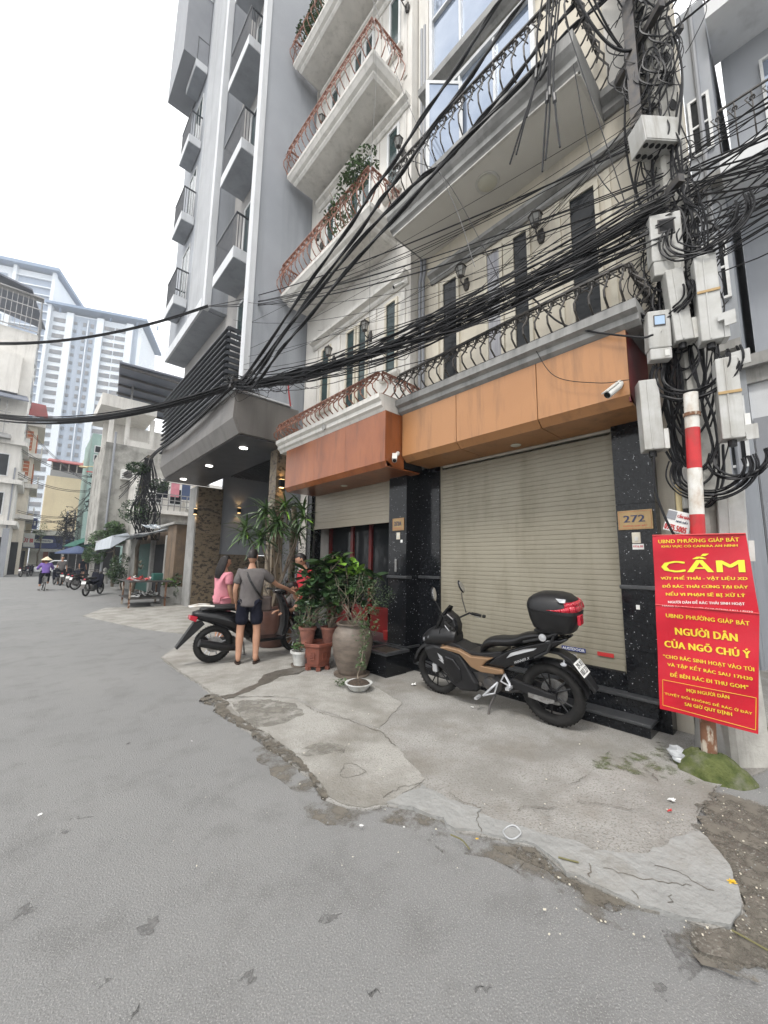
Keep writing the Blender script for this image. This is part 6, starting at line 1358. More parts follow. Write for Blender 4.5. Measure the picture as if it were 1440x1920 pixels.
# ================================================================ NUMBER PLATES, SWITCHES, CAMERAS, LAMPS
def plate(label, y0, y1, z0, z1, x, txt, sub_):
    t = thing('house_number', label, 'house number', (x, (y0+y1)/2, (z0+z1)/2)); q = MB(); q.box(x, y0, z0, x+.012, y1, z1); part(q, 'plate', 'brass', t, bevel=.003)
    q = MB(); text_on(q, txt, (x-.003, y1-(y1-y0)*.18, z0+(z1-z0)*.38), (0, -(y1-y0)*.60, 0), (0, 0, (z1-z0)*.36), .05); part(q, 'number', 'navy_text', t)
    q = MB(); text_on(q, sub_, (x-.003, y1-(y1-y0)*.15, z0+(z1-z0)*.15), (0, -(y1-y0)*.68, 0), (0, 0, (z1-z0)*.10), .01); part(q, 'lettering', 'red_text', t)
    q = MB(); a = .012; yy0, yy1, zz0, zz1 = y0+a, y1-a, z0+a, z1-a
    for p, w in (((x-.001, yy0, zz0), (x-.001, yy1, zz0)), ((x-.001, yy1, zz0), (x-.001, yy1, zz1)), ((x-.001, yy1, zz1), (x-.001, yy0, zz1)), ((x-.001, yy0, zz1), (x-.001, yy0, zz0))): q.tube([p, w], .0012, 4)
    part(q, 'border', 'red_text', t)
plate('brass number plate 272 on the black pillar right of the beige shutter', 1.005, 1.315, 1.93, 2.13, 4.535, '272', 'ĐƯỜNG GIÁP BÁT')
plate('small brass number plate 272A on the black pillar left of the beige shutter', 4.24, 4.50, 2.07, 2.27, 4.285, '272A', 'ĐƯỜNG GIÁP BÁT')
def switch(label, y, z, x):
    t = thing('doorbell', label, 'doorbell', (x, y, z)); q = MB(); q.box(x, y-.038, z-.055, x+.014, y+.038, z+.055); part(q, 'cover', 'frame_cream', t, bevel=.004); q = MB(); q.box(x-.008, y-.018, z-.03, x, y+.012, z+.01); part(q, 'button', 'white_plastic', t, bevel=.002)
switch('cream doorbell below the 272 plate right of the beige shutter', 1.16, 1.845, 4.536); switch('cream doorbell below the small plate on the left pillar', 4.37, 1.985, 4.286)
for lb, (y, z, x, w, h), txt in (('small white sticker under the right doorbell', (1.15, 1.755, 4.548, .05, .028), '0936.88'), ('small white sticker low on the right black pillar', (1.19, 1.15, 4.548, .016, .022), None), ('small white sticker on the left black pillar', (4.30, 1.90, 4.298, .022, .022), None)):
    q = MB(); q.c = 0; q.box(x-.003, y-w, z-h, x, y+w, z+h)
    if txt: q.c = 1; text_on(q, txt, (x-.005, y+w*.85, z-h*.3), (0, -w*1.7, 0), (0, 0, h*.8), .02)
    solo(q, 'sticker', lb, 'sticker', ['paper', 'red_text'], (x, y, z))
q = MB(); q.box(4.285, 4.40, 1.42, 4.299, 4.44, 1.62)
for i in range(5): q.tube([(4.283, 4.42, 1.44+i*.035), (4.283, 4.42, 1.46+i*.035)], .010, 6)
solo(q, 'key_rail', 'narrow steel plate with a row of five buttons on the left black pillar', 'keypad', 'steel', (4.29, 4.42, 1.5))
def cctv(label, p, aim, grp='security cameras on the facades'):
    p = V(p); a = V(aim).normalized(); t = thing('security_camera', label, 'camera', p, grp); side = a.cross(V((0, 0, 1))).normalized(); up = side.cross(a)
    q = MB(); q.tube([p-a*.02, p+a*.15], .035, 14); q.obox(p+a*.07+up*.036, (.09, .036, .005), Matrix((a, side, up)).transposed()); b0 = part(q, 'body', 'white_plastic', t, smooth=True)
    q = MB(); q.tube([p+a*.151, p+a*.156], .029, 12); part(q, 'lens', 'gloss_black', b0); q = MB(); q.tube([p-a*.01, p-a*.02+V((.05, 0, .05))], .012, 8); q.tube([p+V((.05, 0, .05)), p+V((.07, 0, .05))], .035, 12); part(q, 'mount', 'white_plastic', t, smooth=True)
cctv('white bullet camera at the right end of the tan cladding', (3.90, 1.06, 3.22), (-.6, .35, -.55)); cctv('white bullet camera where the red-brown and tan cladding meet', (3.82, 3.98, 3.12), (-.5, -.5, -.6))
cctv('white bullet camera under the first floor window cornice of the narrow house', (4.34, 4.42, 6.45), (-.6, .4, -.5)); cctv('white bullet camera at the left end of the red-brown cladding', (4.0, 7.42, 3.95), (-.5, -.5, -.6))
def lantern(label, p, dark=True):
    p = V(p); t = thing('wall_lantern', label, 'lamp', p, 'black wall lanterns'); q = MB()
    q.lathe([(.0, -.14), (.03, -.13), (.05, -.06), (.05, 0)], p+V((.0, 0, -.08)), 10, sy=1.1) ; q.tube([p+V((0, 0, -.10)), p+V((-.07, 0, -.17)), p+V((-.15, 0, -.14)), p+V((-.15, 0, -.07))], .011, 6); q.obox(p+V((-.005, 0, -.1)), (.012, .035, .09)); part(q, 'bracket', 'iron', t, smooth=True)
    c_ = p+V((-.15, 0, 0)); q = MB(); q.lathe([(.03, -.07), (.05, -.05), (.05, -.045), (0, -.045)], c_, 6); q.lathe([(.09, .09), (.10, .10), (.05, .15), (.02, .16), (.02, .185), (0, .20)], c_, 6)
    for k in range(6): a = 2*pi*k/6; q.tube([c_+V((.05*cos(a), .05*sin(a), -.05)), c_+V((.085*cos(a), .085*sin(a), .10))], .006, 4)
    cg = part(q, 'cage', 'iron', t); q = MB(); q.lathe([(.045, -.045), (.08, .09)], c_, 6); part(q, 'glass', 'lamp_glass', cg)
for y, z, w in ((3.28, 6.08, 'left of the middle doors'), (2.06, 6.10, 'right of the middle doors')): lantern('black lantern on the tan house, first floor, '+w, (4.69, y, z))
for y, z, w in ((5.38, 6.05, 'first floor, right of the double doors'), (6.62, 6.05, 'first floor, left of the double doors'), (4.50, 9.35, 'second floor, near the right corner'), (7.3, 9.3, 'second floor, near the left end'), (4.44, 12.7, 'third floor, near the right corner'), (7.3, 12.6, 'third floor, near the left end')): lantern('black wall lantern on the narrow house, '+w, (4.47, y, z))
# plants on the balconies of the narrow house
for (c0, lb, zz, rr) in (((3.85, 5.25, 7.8), 'grey-green shrub growing over the lowest copper balcony', .75, (.30, .75, .42)), ((3.9, 7.0, 14.3), 'flowering creeper spilling over the topmost visible balcony', .5, (.25, .8, .35))):
    t = thing('balcony_plant', lb, 'plant', c0); q = MB()
    for k in range(7): limb(q, V(c0)+V((0, R.uniform(-.2, .2), 0)), V(c0)+V((R.uniform(-.3, .1), R.uniform(-.6, .6), zz*R.uniform(.8, 1.5))), .014, .005, R, .07)
    part(q, 'stems', 'bark', t); q = MB()
    for k in range(6): foliage(q, V(c0)+V((R.uniform(-.2, 0), R.uniform(-.6, .6), zz*R.uniform(.7, 1.3))), (rr[0]*.8, .26, .22), 170, .075, R)
    part(q, 'leaves', ['leaf_small', 'leaf_far'], t, kind='stuff')
# ================================================================ CABLES
def curve(ctrl, seg=10):
    P = [V(p) for p in ctrl]
    if len(P) == 2: return [P[0]+(P[1]-P[0])*i/seg for i in range(seg+1)]
    out = []; Q = [P[0]*2-P[1]]+P+[P[-1]*2-P[-2]]
    for i in range(1, len(Q)-2):
        a, b_, c_, d_ = Q[i-1:i+3]
        for k in range(seg):
            t = k/seg; out.append(.5*((2*b_)+(c_-a)*t+(2*a-5*b_+4*c_-d_)*t*t+(3*b_-a-3*c_+d_)*t**3))
    out.append(P[-1]); return out
def sagline(a, b_, sag, n=22): a = V(a); b_ = V(b_); return [a+(b_-a)*(i/n)-V((0, 0, sag*4*(i/n)*(1-i/n))) for i in range(n+1)]
def cable(pts, r, label, group, m='cable', n=5, name='cable'):
    q = MB(); q.tube(pts, r, n); return solo(q, name, label, 'cable', m, pts[0], group, smooth=True)
PL = on_pole(4.7); BR = V((2.72, 7.62, 5.12))     # pole end and the bracket on the canopy corner
def through(p, X): return aX(p[0], p[1], X)
# main bundle pole -> canopy corner
G1 = 'black cables of the thick bundle sagging from the pole to the canopy corner'
for i in range(54):
    s = R.random()
    a = V((4.15, .62, 4.95))+V((R.uniform(-.12, .12), R.uniform(-.1, .1), R.gauss(0, .15))); b_ = BR+V((R.uniform(-.06, .1), R.uniform(-.1, .1), R.gauss(0, .05)))
    pts = sagline(a, b_, R.uniform(.30, .42) if i < 40 else R.uniform(.34, .58), 26); ph = R.uniform(0, 6); am = R.uniform(.01, .045)
    pts = [p+V((am*sin(ph+j*.7), 0, am*cos(ph*2+j*.55)+.015*R.uniform(-1, 1))) if 0 < j < 26 else p for j, p in enumerate(pts)]
    cable(pts, R.choice((.0045, .006, .007, .010)), 'black cable in the thick sagging bundle between pole and canopy corner', G1)
q = MB()   # binding wires and loose loops on the bundle
for i in range(40):
    t = R.random(); c_ = V((4.15, .62, 4.95))*(1-t)+BR*t-V((0, 0, .36*4*t*(1-t))); d = (BR-V((4.15, .62, 4.95))).normalized()
    if i < 14: q.tube([c_+V((cos(a)*.06, 0, sin(a)*.09)) for a in [k*.7 for k in range(10)]], .005, 4)
    else:
        L = R.uniform(.2, .7); q.tube(curve([c_, c_+d*L*.3-V((R.uniform(-.1, .1), 0, R.uniform(.1, .3))), c_+d*L-V((0, 0, R.uniform(.05, .3))), c_+d*(L+.2)]), .005, 4)
solo(q, 'loose_wires', 'loose loops and binding wire hanging off the thick bundle', 'wires', 'cable', (4, 3, 5), kind='stuff')
# three thick black cables from high on the pole down to the canopy corner
G2 = 'thick black power cables running steeply down to the canopy corner'
def img_line(px, Xs, n=8): return curve([aX(x, y, X) for (x, y), X in zip(px, Xs)], n)
WH = ('leftmost', 'second from left', 'third from left', 'rightmost')
for k, (px) in enumerate(([(1010, -110), (880, 90), (740, 300), (640, 445), (455, 712)], [(1060, -110), (905, 110), (756, 318), (655, 458), (462, 716)], [(1130, -60), (985, 120), (850, 285), (735, 385), (560, 590), (468, 722)], [(1190, -60), (1010, 120), (760, 385), (565, 610), (474, 726)])):
    Xs = [4.1-(4.1-2.85)*i/(len(px)-1)*(1 if i else 1) for i in range(len(px))]; Xs = [4.05-.0*i for i in range(len(px))]
    # depth falls linearly towards the bracket
    Xs = [4.1-1.35*(px[0][0]-x)/(px[0][0]-px[-1][0])*1.0 for x, y in px]
    cable(img_line(px, Xs), .020, WH[k]+' of the four thick black cables dropping steeply to the canopy corner', G2, n=8); 
    cable([p+V((.03*sin(j*.9), 0, .03*cos(j*.9))) for j, p in enumerate(img_line(px, Xs))], .014, 'thinner strand twisted round the '+WH[k]+' thick cable', G2)
q = MB(); a = aX(444, 722, 2.80); b_ = aX(458, 708, 2.85); q.tube([a, b_+(b_-a)*1.0], .045, 10); solo(q, 'cable_sleeve', 'grey sleeve gathering the steep cables at the canopy corner', 'sleeve', 'cable_grey', a)
# canopy corner bracket and knot
q = MB(); q.obox(BR+V((.35, .0, -.05)), (.45, .04, .03), Matrix.Rotation(.1, 3, 'Z')); q.obox(BR+V((.2, .2, -.06)), (.04, .4, .03)); q.obox(BR+V((.0, 0, .05)), (.05, .05, .12)); kb = solo(q, 'cable_bracket', 'steel arm holding the cables on the corner of the hotel canopy', 'bracket', 'dark_steel', BR)
q = MB()
for i in range(60):
    c_ = BR+V((R.uniform(-.05, .5), R.uniform(-.15, .6), R.uniform(-.03, .14))); a = R.uniform(0, 6); q.tube(curve([c_, c_+V((R.uniform(-.15, .15), R.uniform(-.25, .25), R.uniform(-.05, .1))), c_+V((R.uniform(-.2, .2), R.uniform(-.3, .3), R.uniform(-.1, .12)))], 5), .009, 4)
solo(q, 'cable_knot', 'knotted cables and pale tape heaped on the canopy corner', 'cables', 'cable', BR, kind='stuff')
q = MB()
for i in range(10):
    c_ = BR+V((R.uniform(-.1, .2), R.uniform(-.1, .2), R.uniform(.05, .16))); q.tube(curve([c_, c_+V((R.uniform(-.1, .1), R.uniform(-.2, .2), .03)), c_+V((R.uniform(-.15, .15), R.uniform(-.2, .2), 0))], 4), .010, 4)
solo(q, 'cable_tape', 'pale frayed tape round the cable knot', 'tape', 'cable_grey', BR, kind='stuff')
cable(curve([(3.95, 7.5, 5.0), (3.85, 7.45, 5.45), (3.95, 7.45, 5.75), (4.05, 7.6, 5.9)]), .018, 'short curved red hose rising from the end of the canopy', None, 'hose', 8, 'hose')
# bundle across the street to the left
G3 = 'black cables of the horizontal bundle leaving to the left'
for i in range(16):
    o_ = V((R.uniform(-.05, .05), R.uniform(-.06, .06), R.uniform(-.06, .06)))
    e_ = aY(-60, 772, 15.5)+V((0, 0, R.uniform(-.06, .06))); P = sagline(BR+o_, e_+o_*1.5, R.uniform(.42, .52), 26)
    cable(P, R.choice((.008, .012, .017)), 'black cable in the bundle crossing the sky to the left edge', G3)
G4 = 'black cables slanting across the street higher up'
for i in range(5):
    o_ = V((R.uniform(-.02, .02), R.uniform(-.02, .02), R.uniform(-.03, .03)))
    P = sagline(aX(390, 574, 2.9)+o_, aY(-60, 640+i, 15.0)+o_, .38, 24); cable(P, .012, 'black cable slanting from the hotel towards the upper left edge', G4)
for i in range(9):     # splay from that point back to the pole
    b_ = V((4.2, .62, R.uniform(5.1, 6.0))); cable(sagline(aX(390, 574, 2.9), b_, R.uniform(.15, .6)), R.choice((.005, .006, .010)), 'thin cable between the pole and the hotel balconies', 'thin cables strung above the thick bundle')
for i in range(20):    # thin wires across the facades
    y1_ = R.uniform(2.5, 7.6); z1_ = R.uniform(5.2, 7.0); a = V((4.15, .62, R.uniform(4.9, 6.6)))
    b_ = V((4.45 if y1_ > 4.2 else 4.66, y1_, z1_)) if i % 3 else V((3.0, 7.9+R.random(), R.uniform(5.6, 7.6))); cable(sagline(a, b_, R.uniform(.1, .5)), .0042, 'thin wire strung between the pole and the facades', 'thin wires strung across the facades', n=4)
for px in ([(770, 300), (830, 330), (900, 450), (960, 580)], [(700, 0), (705, 150), (695, 330), (693, 700)], [(700, 0), (755, 170), (850, 380), (890, 500)], [(1075, 120), (1110, 300), (1160, 380)], [(1060, 40), (1130, 250), (1175, 390)]):
    cable(img_line(px, [3.62 if i < 2 else 3.62 for i in range(len(px))]), .0045, 'thin drop wire hanging down in front of the balconies', 'thin vertical drop wires', 'cable_grey' if px[0][0] == 700 else 'cable', 4)
# bundle from the corner down to the overgrown pole beyond the canopy
G5 = 'black cables following the canopy edge to the overgrown pole'
FP = aY(283, 860, 19.0); FP2 = FP
for i in range(14):
    o_ = V((R.uniform(-.04, .04), R.uniform(-.1, .1), R.uniform(-.05, .05))); P = [BR+o_+V((-.05, 0, -.05)), V((2.6, 10.5, 4.85))+o_, V((2.62, 13.5, 4.95))+o_, FP+o_*2]; cable(curve(P, 7), R.choice((.010, .016)), 'black cable following the canopy edge', G5)
# hanging cut cables near the top
G6 = 'cut cables hanging down from the upper crossarm'
for k, px in enumerate(([(1028, -20), (1018, 110), (990, 200), (956, 308)], [(1040, -20), (1024, 120), (1000, 170), (968, 290)], [(1030, -20), (1028, 140), (1022, 240), (1017, 322)], [(1046, -10), (1032, 120), (1030, 220), (1023, 300)], [(1050, -10), (1038, 130), (1042, 210), (1050, 276)], [(1020, -20), (1008, 60), (1004, 150), (988, 220)])):
    P = img_line(px, [3.7]*4); cable(P, .011, 'cut black cable end dangling in front of the upper balcony', G6)
    q = MB(); c_ = P[int(len(P)*(.35+.05*k))]; d = (P[int(len(P)*(.35+.05*k))+1]-c_).normalized(); q.tube([c_-d*.07, c_-d*.05, c_+d*.05, c_+d*.07], [.012, .022, .022, .012], 8); solo(q, 'cable_joint', 'black connector clamped on the dangling cables', 'connector', 'black_plastic', c_, 'connectors on the dangling cables')
# bundle from pole top up-left (out of frame) and big bundle to the right
G7 = 'black cables fanning out from the pole to the right edge'
for i in range(52):
    a = on_pole(R.uniform(4.3, 5.7))+V((R.uniform(-.25, .05), R.uniform(-.15, .1), 0)); t = R.random()
    b_ = V((R.uniform(3.2, 6.0), R.uniform(-2.2, -3.2), R.gauss(5.9, .65))); P = sagline(a, b_, R.uniform(0, .5), 14); ph = R.uniform(0, 6); P = [p+V((.03*sin(ph+j), 0, .04*cos(ph+j*.8))) if j else p for j, p in enumerate(P)]
    cable(P, R.choice((.005, .006, .009)), 'black cable fanning out from the pole past the right edge', G7)
G8 = 'black cables at the top of the pole'
for i in range(32):
    a = on_pole(R.uniform(7.0, 9.2))+V((R.uniform(-.3, .1), R.uniform(-.15, .2), 0)); b_ = R.choice((V((R.uniform(2.6, 3.8), R.uniform(1.8, 3.0), R.uniform(8.8, 10.5))), V((R.uniform(3.5, 5), R.uniform(-2, -3), R.uniform(6.5, 10))), V((R.uniform(3.3, 3.8), 1.2, R.uniform(7.6, 9)))))
    cable(sagline(a, b_, R.uniform(-.1, .5), 14), R.choice((.008, .011, .015)), 'black cable leaving the top of the pole', G8)
# long looped service cables down the pole: individual runs
G9 = 'black service cables looping down the pole between the boxes'
for i in range(46):
    side = R.choice((-1, 1)); z0 = R.uniform(3.6, 7.6); z1 = z0-R.uniform(.8, 2.6); z1 = max(z1, 2.25)
    c0 = on_pole(z0); c1 = on_pole(z1); off = V((-.16, side*R.uniform(.05, .24), 0)); o2 = V((-.16-R.random()*.12, side*R.uniform(.02, .30), 0))
    P = [c0+off, (c0*.6+c1*.4)+o2, (c0*.3+c1*.7)+off*1.1+V((-.05, 0, 0)), c1+V((-.17, side*.1, 0))]
    if R.random() < .5: P += [c1+V((-.22, side*.02-.05*side, -.18)), c1+V((-.2, -side*.14, .02)), c1+V((-.15, -side*.16, .35))]
    cable(curve(P, 7), R.choice((.006, .008, .011)), 'black service cable looping down the pole between the boxes', G9)
for cx, cy, rr, nn in ((1330, 880, 62, 9), (1300, 690, 70, 8), (1240, 560, 55, 7), (1385, 860, 45, 6), (1320, 420, 70, 7)):
    for i in range(nn):
        c_ = aX(cx, cy, 4.05); r_ = rr/190*R.uniform(.6, 1); e = R.uniform(-.3, .3)
        P = [c_+V((R.uniform(-.03, .03), cos(a)*r_*.9+e*.05, sin(a)*r_*.8)) for a in [pi*.9+k*pi*1.25/12 for k in range(13)]]
        cable(curve(P, 3), R.choice((.007, .009)), 'black service cable looping down the pole between the boxes', G9)
q = MB()   # the uncountable tangle behind everything
for i in range(230):
    z = R.choice((R.uniform(3.6, 9.3), R.uniform(4.2, 5.4), R.uniform(6.9, 9.0))); c_ = on_pole(z)+V((R.uniform(-.24, -.1), R.gauss(0, .13), 0)); sz = R.uniform(.25, .6)
    s_ = R.choice((-1, 1)); P = [c_+V((.1, 0, 0)), c_+V((-.03, s_*sz*.25, -sz*.4)), c_+V((-.07, s_*sz*.32, -sz*.9)), c_+V((-.03, s_*sz*.05, -sz*1.25)), c_+V((.12, -s_*sz*.1, -sz*1.0))]
    q.tube(curve(P, 5), R.choice((.004, .006, .008)), 4)
solo(q, 'cable_tangle', 'dense tangle of black cables wound round the utility pole', 'cables', 'cable', (4.2, .6, 4), kind='stuff')
for px, w_ in (([(1226, 850), (1229, 920), (1262, 1000), (1300, 1040)], .010), ([(1000, 650), (1040, 705), (1120, 718), (1180, 712)], .004), ([(1000, 560), (1060, 610), (1190, 632), (1225, 628)], .010)):
    cable(img_line(px, [3.92]*4), w_, 'loose black cable drooping across the tan cladding and pillar', 'loose cables at the right end of the tan cladding')
# ================================================================ LITTER
for i, (x, y, lb, m, s) in enumerate([(360, 1390, 'white scrap of paper on the road edge', 'paper', .02), (1372, 1653, 'yellow leaf on the dark dirt', 'leaf_yellow', .022), (676, 1547, 'pale scrap on the asphalt', 'paper', .015), (1262, 1500, 'white crumpled tissue on the apron', 'paper', .03), (895, 1572, 'small yellow leaf by the cement strip', 'leaf_yellow', .012), (75, 1527, 'small white scrap at the left of the road', 'paper', .014), (757, 1550, 'tiny white scrap on the asphalt', 'paper', .008), (1258, 1520, 'red and white crushed wrapper on the apron', 'red_text', .025), (885, 1325, 'crumpled white tissue below the motorcycle', 'paper', .03), (775, 1283, 'white plastic scrap beside the front wheel', 'paper', .035)]):
    c_ = aG(x, y, .03 if x > 500 else .004); s *= .62; q = MB(); foliage(q, c_, (s, s, s*.25), 14, s*2.0, R, flat=.3, hollow=.1); solo(q, 'litter', lb, 'litter', [m, m], c_)
c_ = aG(960, 1560, .03); q = MB(); q.tube([c_+V((cos(a)*.06, sin(a)*.045, .004*sin(3*a))) for a in [k*2*pi/20 for k in range(21)]], .004, 5); solo(q, 'lid_ring', 'clear plastic lid ring lying on the cement strip', 'litter', 'plastic_bag', c_)
for i, L in enumerate(([(370, 1744), (410, 1765), (450, 1785)], [(780, 1560), (850, 1580), (900, 1600)], [(850, 1568), (880, 1580)])):
    pass
for i, (L, lb) in enumerate((([(1372, 1744), (1405, 1762), (1440, 1782)], 'thin green twig at the right edge of the dirt'), ([(845, 1565), (866, 1575), (880, 1592)], 'thin dry twig on the asphalt by the cement strip'), ([(1047, 1607), (1065, 1612), (1085, 1617)], 'dark seed pod on the cement strip'))):
    cc_ = [aG(x, y, .033) for x, y in L]; q = MB(); q.tube(curve(cc_, 4), [.004]*(len(curve(cc_, 4))), 5); solo(q, 'twig', lb, 'twig', 'twig', cc_[0])
# ================================================================ HIGH-RISE TOWER
R = random.Random(5)
TY = 180.0
ta = radians(113); va = V((sin(ta), cos(ta), 0)); vb = V((sin(ta-pi/2), cos(ta-pi/2), 0))   # along the front, and into depth
TC = aY(107, 508, TY); TZ = TC.z
def tpix(x, y):
    "s (along the front) and z of a point on the tower's front plane"
    d = ray(x, y); n = vb; t = (TC-CO).dot(n)/d.dot(n); p = CO+d*t; return (p-TC).dot(va), p.z
T = thing('apartment_tower', 'pale blue-white high-rise with rows of balconies rising behind the street', 'tower', (TC.x, TC.y, 0))
def tb(mb, s0, s1, d0, d1, z0, z1):
    b0 = V((TC.x, TC.y, 0)); P = lambda s, d, z: b0+va*s+vb*d+V((0, 0, z)); mb.hexa([P(s0, d0, z0), P(s1, d0, z0), P(s1, d1, z0), P(s0, d1, z0), P(s0, d0, z1), P(s1, d0, z1), P(s1, d1, z1), P(s0, d1, z1)])
sL = tpix(0, 487)[0]-14; sRend, zR = tpix(278, 600); sR0 = tpix(100, 580)[0]; zR = tpix(145, 577)[1]
q = MB(); tb(q, sL, 0, .5, 24, 0, TZ-2); part(q, 'tall_block', 'tower_white', T)
q = MB(); tb(q, sL-2, 1.5, -2, 25, TZ-1.2, TZ); tb(q, -26, -20, 2, 10, TZ, TZ+2.6); part(q, 'roof_slab', 'tower_roof', T)
q = MB(); tb(q, .0, sRend-2, 1.0, 24, 0, zR-2.5); part(q, 'low_block', 'tower_white', T)
q = MB(); tb(q, -1.5, sRend, -1.5, 26, zR-.9, zR); 
for s in (2, 18, 34, sRend-4): tb(q, s, s+.5, .5, 1, zR-2.6, zR-.9)
part(q, 'roof_beam', 'tower_roof', T)
fh = 3.15
cols = []   # (px left, px right at y ref, kind)
def sx(x): return tpix(x, 640)[0]
ref = dict()
# strip columns: base on the roof row positions shifted to the front plane
kinds = [(sL+1, -34, 'win'), (-31, -22, 'grey'), (-21, -13.5, 'grid'), (-11, -1.2, 'bal'), (1.5, 10.5, 'gal'), (15.5, 22.5, 'pair'), (22.9, 27, 'win'), (28.5, 33, 'win'), (37, 48, 'gal'), (49, 57, 'gal'), (60, 66, 'pair')]
LR = sRend-2
sc_ = LR/70.0
q = MB()
for s0, s1, k in kinds:
    if k in ('pair', 'grey') or (k == 'win' and s0 > 0): tb(q, s0*(sc_ if s0 > 0 else 1)-.4, s1*(sc_ if s1 > 0 else 1)+.4, .4 if s0 < 0 else .9, 1.2, 0, (TZ if s0 < 0 else zR)-3)
part(q, 'grey_strip', 'tower_grey', T)
meshes = {}
def tinst(name, w, h, m, s, z, d):
    key = (name, round(w, 1), round(h, 1))
    p = V((TC.x, TC.y, 0))+va*s+vb*d+V((0, 0, z))
    if key not in meshes:
        q = MB(); P = lambda a, b, c: va*a+vb*b+V((0, 0, c)); q.hexa([P(0, -.12, 0), P(w, -.12, 0), P(w, .2, 0), P(0, .2, 0), P(0, -.12, h), P(w, -.12, h), P(w, .2, h), P(0, .2, h)]); meshes[key] = first(q, name, m, T, p)
    else: piece(meshes[key], T, p)
for s0, s1, k in kinds:
    if s0 > 0: s0 *= sc_; s1 *= sc_
    top = (TZ if s0 < 0 else zR)-4.5; n = int(min(top, 90 if s0 < 0 else 200)/fh)
    n = int((top-8)/fh)
    for i in range(n):
        z = top-fh*(i+1)+.6; d = .45 if s0 < 0 else .9
        if k == 'bal': tinst('balcony_opening', s1-s0, 2.6, 'tower_glass', s0, z, d)
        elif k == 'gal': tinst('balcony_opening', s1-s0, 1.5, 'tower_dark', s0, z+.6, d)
        elif k == 'grid': tinst('window', (s1-s0)*.9, 2.2, 'tower_glass', s0, z, d)
        elif k == 'pair':
            w = (s1-s0)*.42; tinst('window', w, 1.1, 'tower_dark', s0+.3, z+.6, d-.1)
        elif k == 'grey':
            if i % 1 == 0: tinst('window', (s1-s0)*.35, 1.2, 'tower_glass', s0+1, z+.5, d-.1)
        else: tinst('window', (s1-s0)*(.55 if s0 > 0 else .3), 1.5, 'tower_dark', s0+(s1-s0)*.2, z+.4, d-.1)
q = MB()
for s in (-12.4, -.9): tb(q, s, s+1.0, -.6, 1, 0, TZ-1.3)
for s in (11.5, 34.6, 58.0): tb(q, s*sc_, s*sc_+2.2, -.2, 1.1, 0, zR-2.6)
tb(q, 27.4*sc_, 28.1*sc_, .2, 1.1, 0, zR-4)
part(q, 'pier', 'tower_white', T)
q = MB()
for i in range(int((TZ-8)/fh)): tb(q, -11.4, -.9, -.3, .6, TZ-4.7-fh*i, TZ-4.3-fh*i)
part(q, 'floor_band', 'tower_white', T, kind='stuff')
# ================================================================ FAR HOUSES
def wins(par, face, x, ys, zs, w, h, fm='frame_white', gm='glass_dark', dep=.06):
    "windows on a street face (face='x', at x, looking -X or +X) or an end face (face='y', looking -Y)"
    for z in zs:
        for y in ys:
            q = MB(); g = MB()
            if face == 'y':
                q.box(y, x-dep, z, y+w, x, z+h); g.box(y+.08, x-dep-.02, z+.08, y+w-.08, x-dep, z+h-.08)
            else:
                s = 1 if face == '+' else -1
                q.box(x, y, z, x+s*dep, y+w, z+h); g.box(x+s*dep, y+.08, z+.08, x+s*(dep+.02), y+w-.08, z+h-.08)
            o = part(q, 'window', fm, par); part(g, 'pane', gm, o)
# left side: tall grey-white house with a caged roof terrace
H = thing('house', 'tall pale house at the left edge with barred balconies and a caged roof', 'house', (-4, 46, 0))
q = MB(); q.box(-9, 44, 0, -1.5, 50, 21.0); q.box(-9, 43.4, 15.2, -2.2, 44, 18.6); part(q, 'wall', 'white_wall', H)
q = MB()
for i in range(22): q.box(-9+i*.33, 43.7, 21.0, -8.96+i*.33, 43.74, 24.2-.0*i)
for i in range(12): q.box(-1.55, 43.7+i*.5, 21.0, -1.5, 43.75+i*.5, 24.2)
for z in (21.1, 22.2, 23.2, 24.2): q.box(-9, 43.68, z, -1.5, 43.76, z+.07); q.box(-1.56, 43.7, z, -1.48, 50, z+.07)
q.box(-9, 43.4, 24.2, -1.4, 44.2, 24.3)
part(q, 'roof_cage', 'steel', H)
q = MB(); q.hexa([(-9, 43, 25.6), (-2.2, 43, 24.4), (-1.2, 50, 24.4), (-9, 50, 25.6), (-9, 43, 25.75), (-2.2, 43, 24.55), (-1.2, 50, 24.55), (-9, 50, 25.75)]); part(q, 'roof', 'tin_roof', H)
q = MB(); q.hexa([(-9, 42.2, 14.3), (-1.4, 42.2, 14.3), (-1.6, 44, 15.2), (-9, 44, 15.2), (-9, 42.2, 14.4), (-1.4, 42.2, 14.4), (-1.6, 44, 15.3), (-9, 44, 15.3)]); part(q, 'awning', 'tin_roof', H)
q = MB()
for i in range(16): q.box(-9+i*.42, 42.9, 11.5, -8.95+i*.42, 42.95, 14.3)
for z in (11.5, 12.4, 13.3): q.box(-9, 42.88, z, -2.4, 42.97, z+.06)
q.box(-9, 42.9, 11.2, -2.2, 44, 11.5); part(q, 'caged_balcony', 'steel', H)
wins(H, '+', -1.5, (44.8, 46.6, 48.4), (12.4, 15.8, 18.6), 1.0, 1.7); wins(H, 'y', 44, (-4.2, -3.0), (8.2, 5.0), .9, 1.9)
q = MB()
for z in (4.2, 7.6, 10.9): q.box(-9, 43.6, z, -1.2, 44, z+.35); q.box(-1.5, 44, z, -1.1, 50, z+.35)
part(q, 'string_course', 'white_trim', H)
q = MB(); q.box(-4.8, 43.93, 0, -1.9, 44.0, 3.2); part(q, 'shopfront', 'dark', H); q = MB(); q.box(-1.9, 43.6, 0, -1.5, 44, 3.9); part(q, 'pillar', 'grey_paint', H)
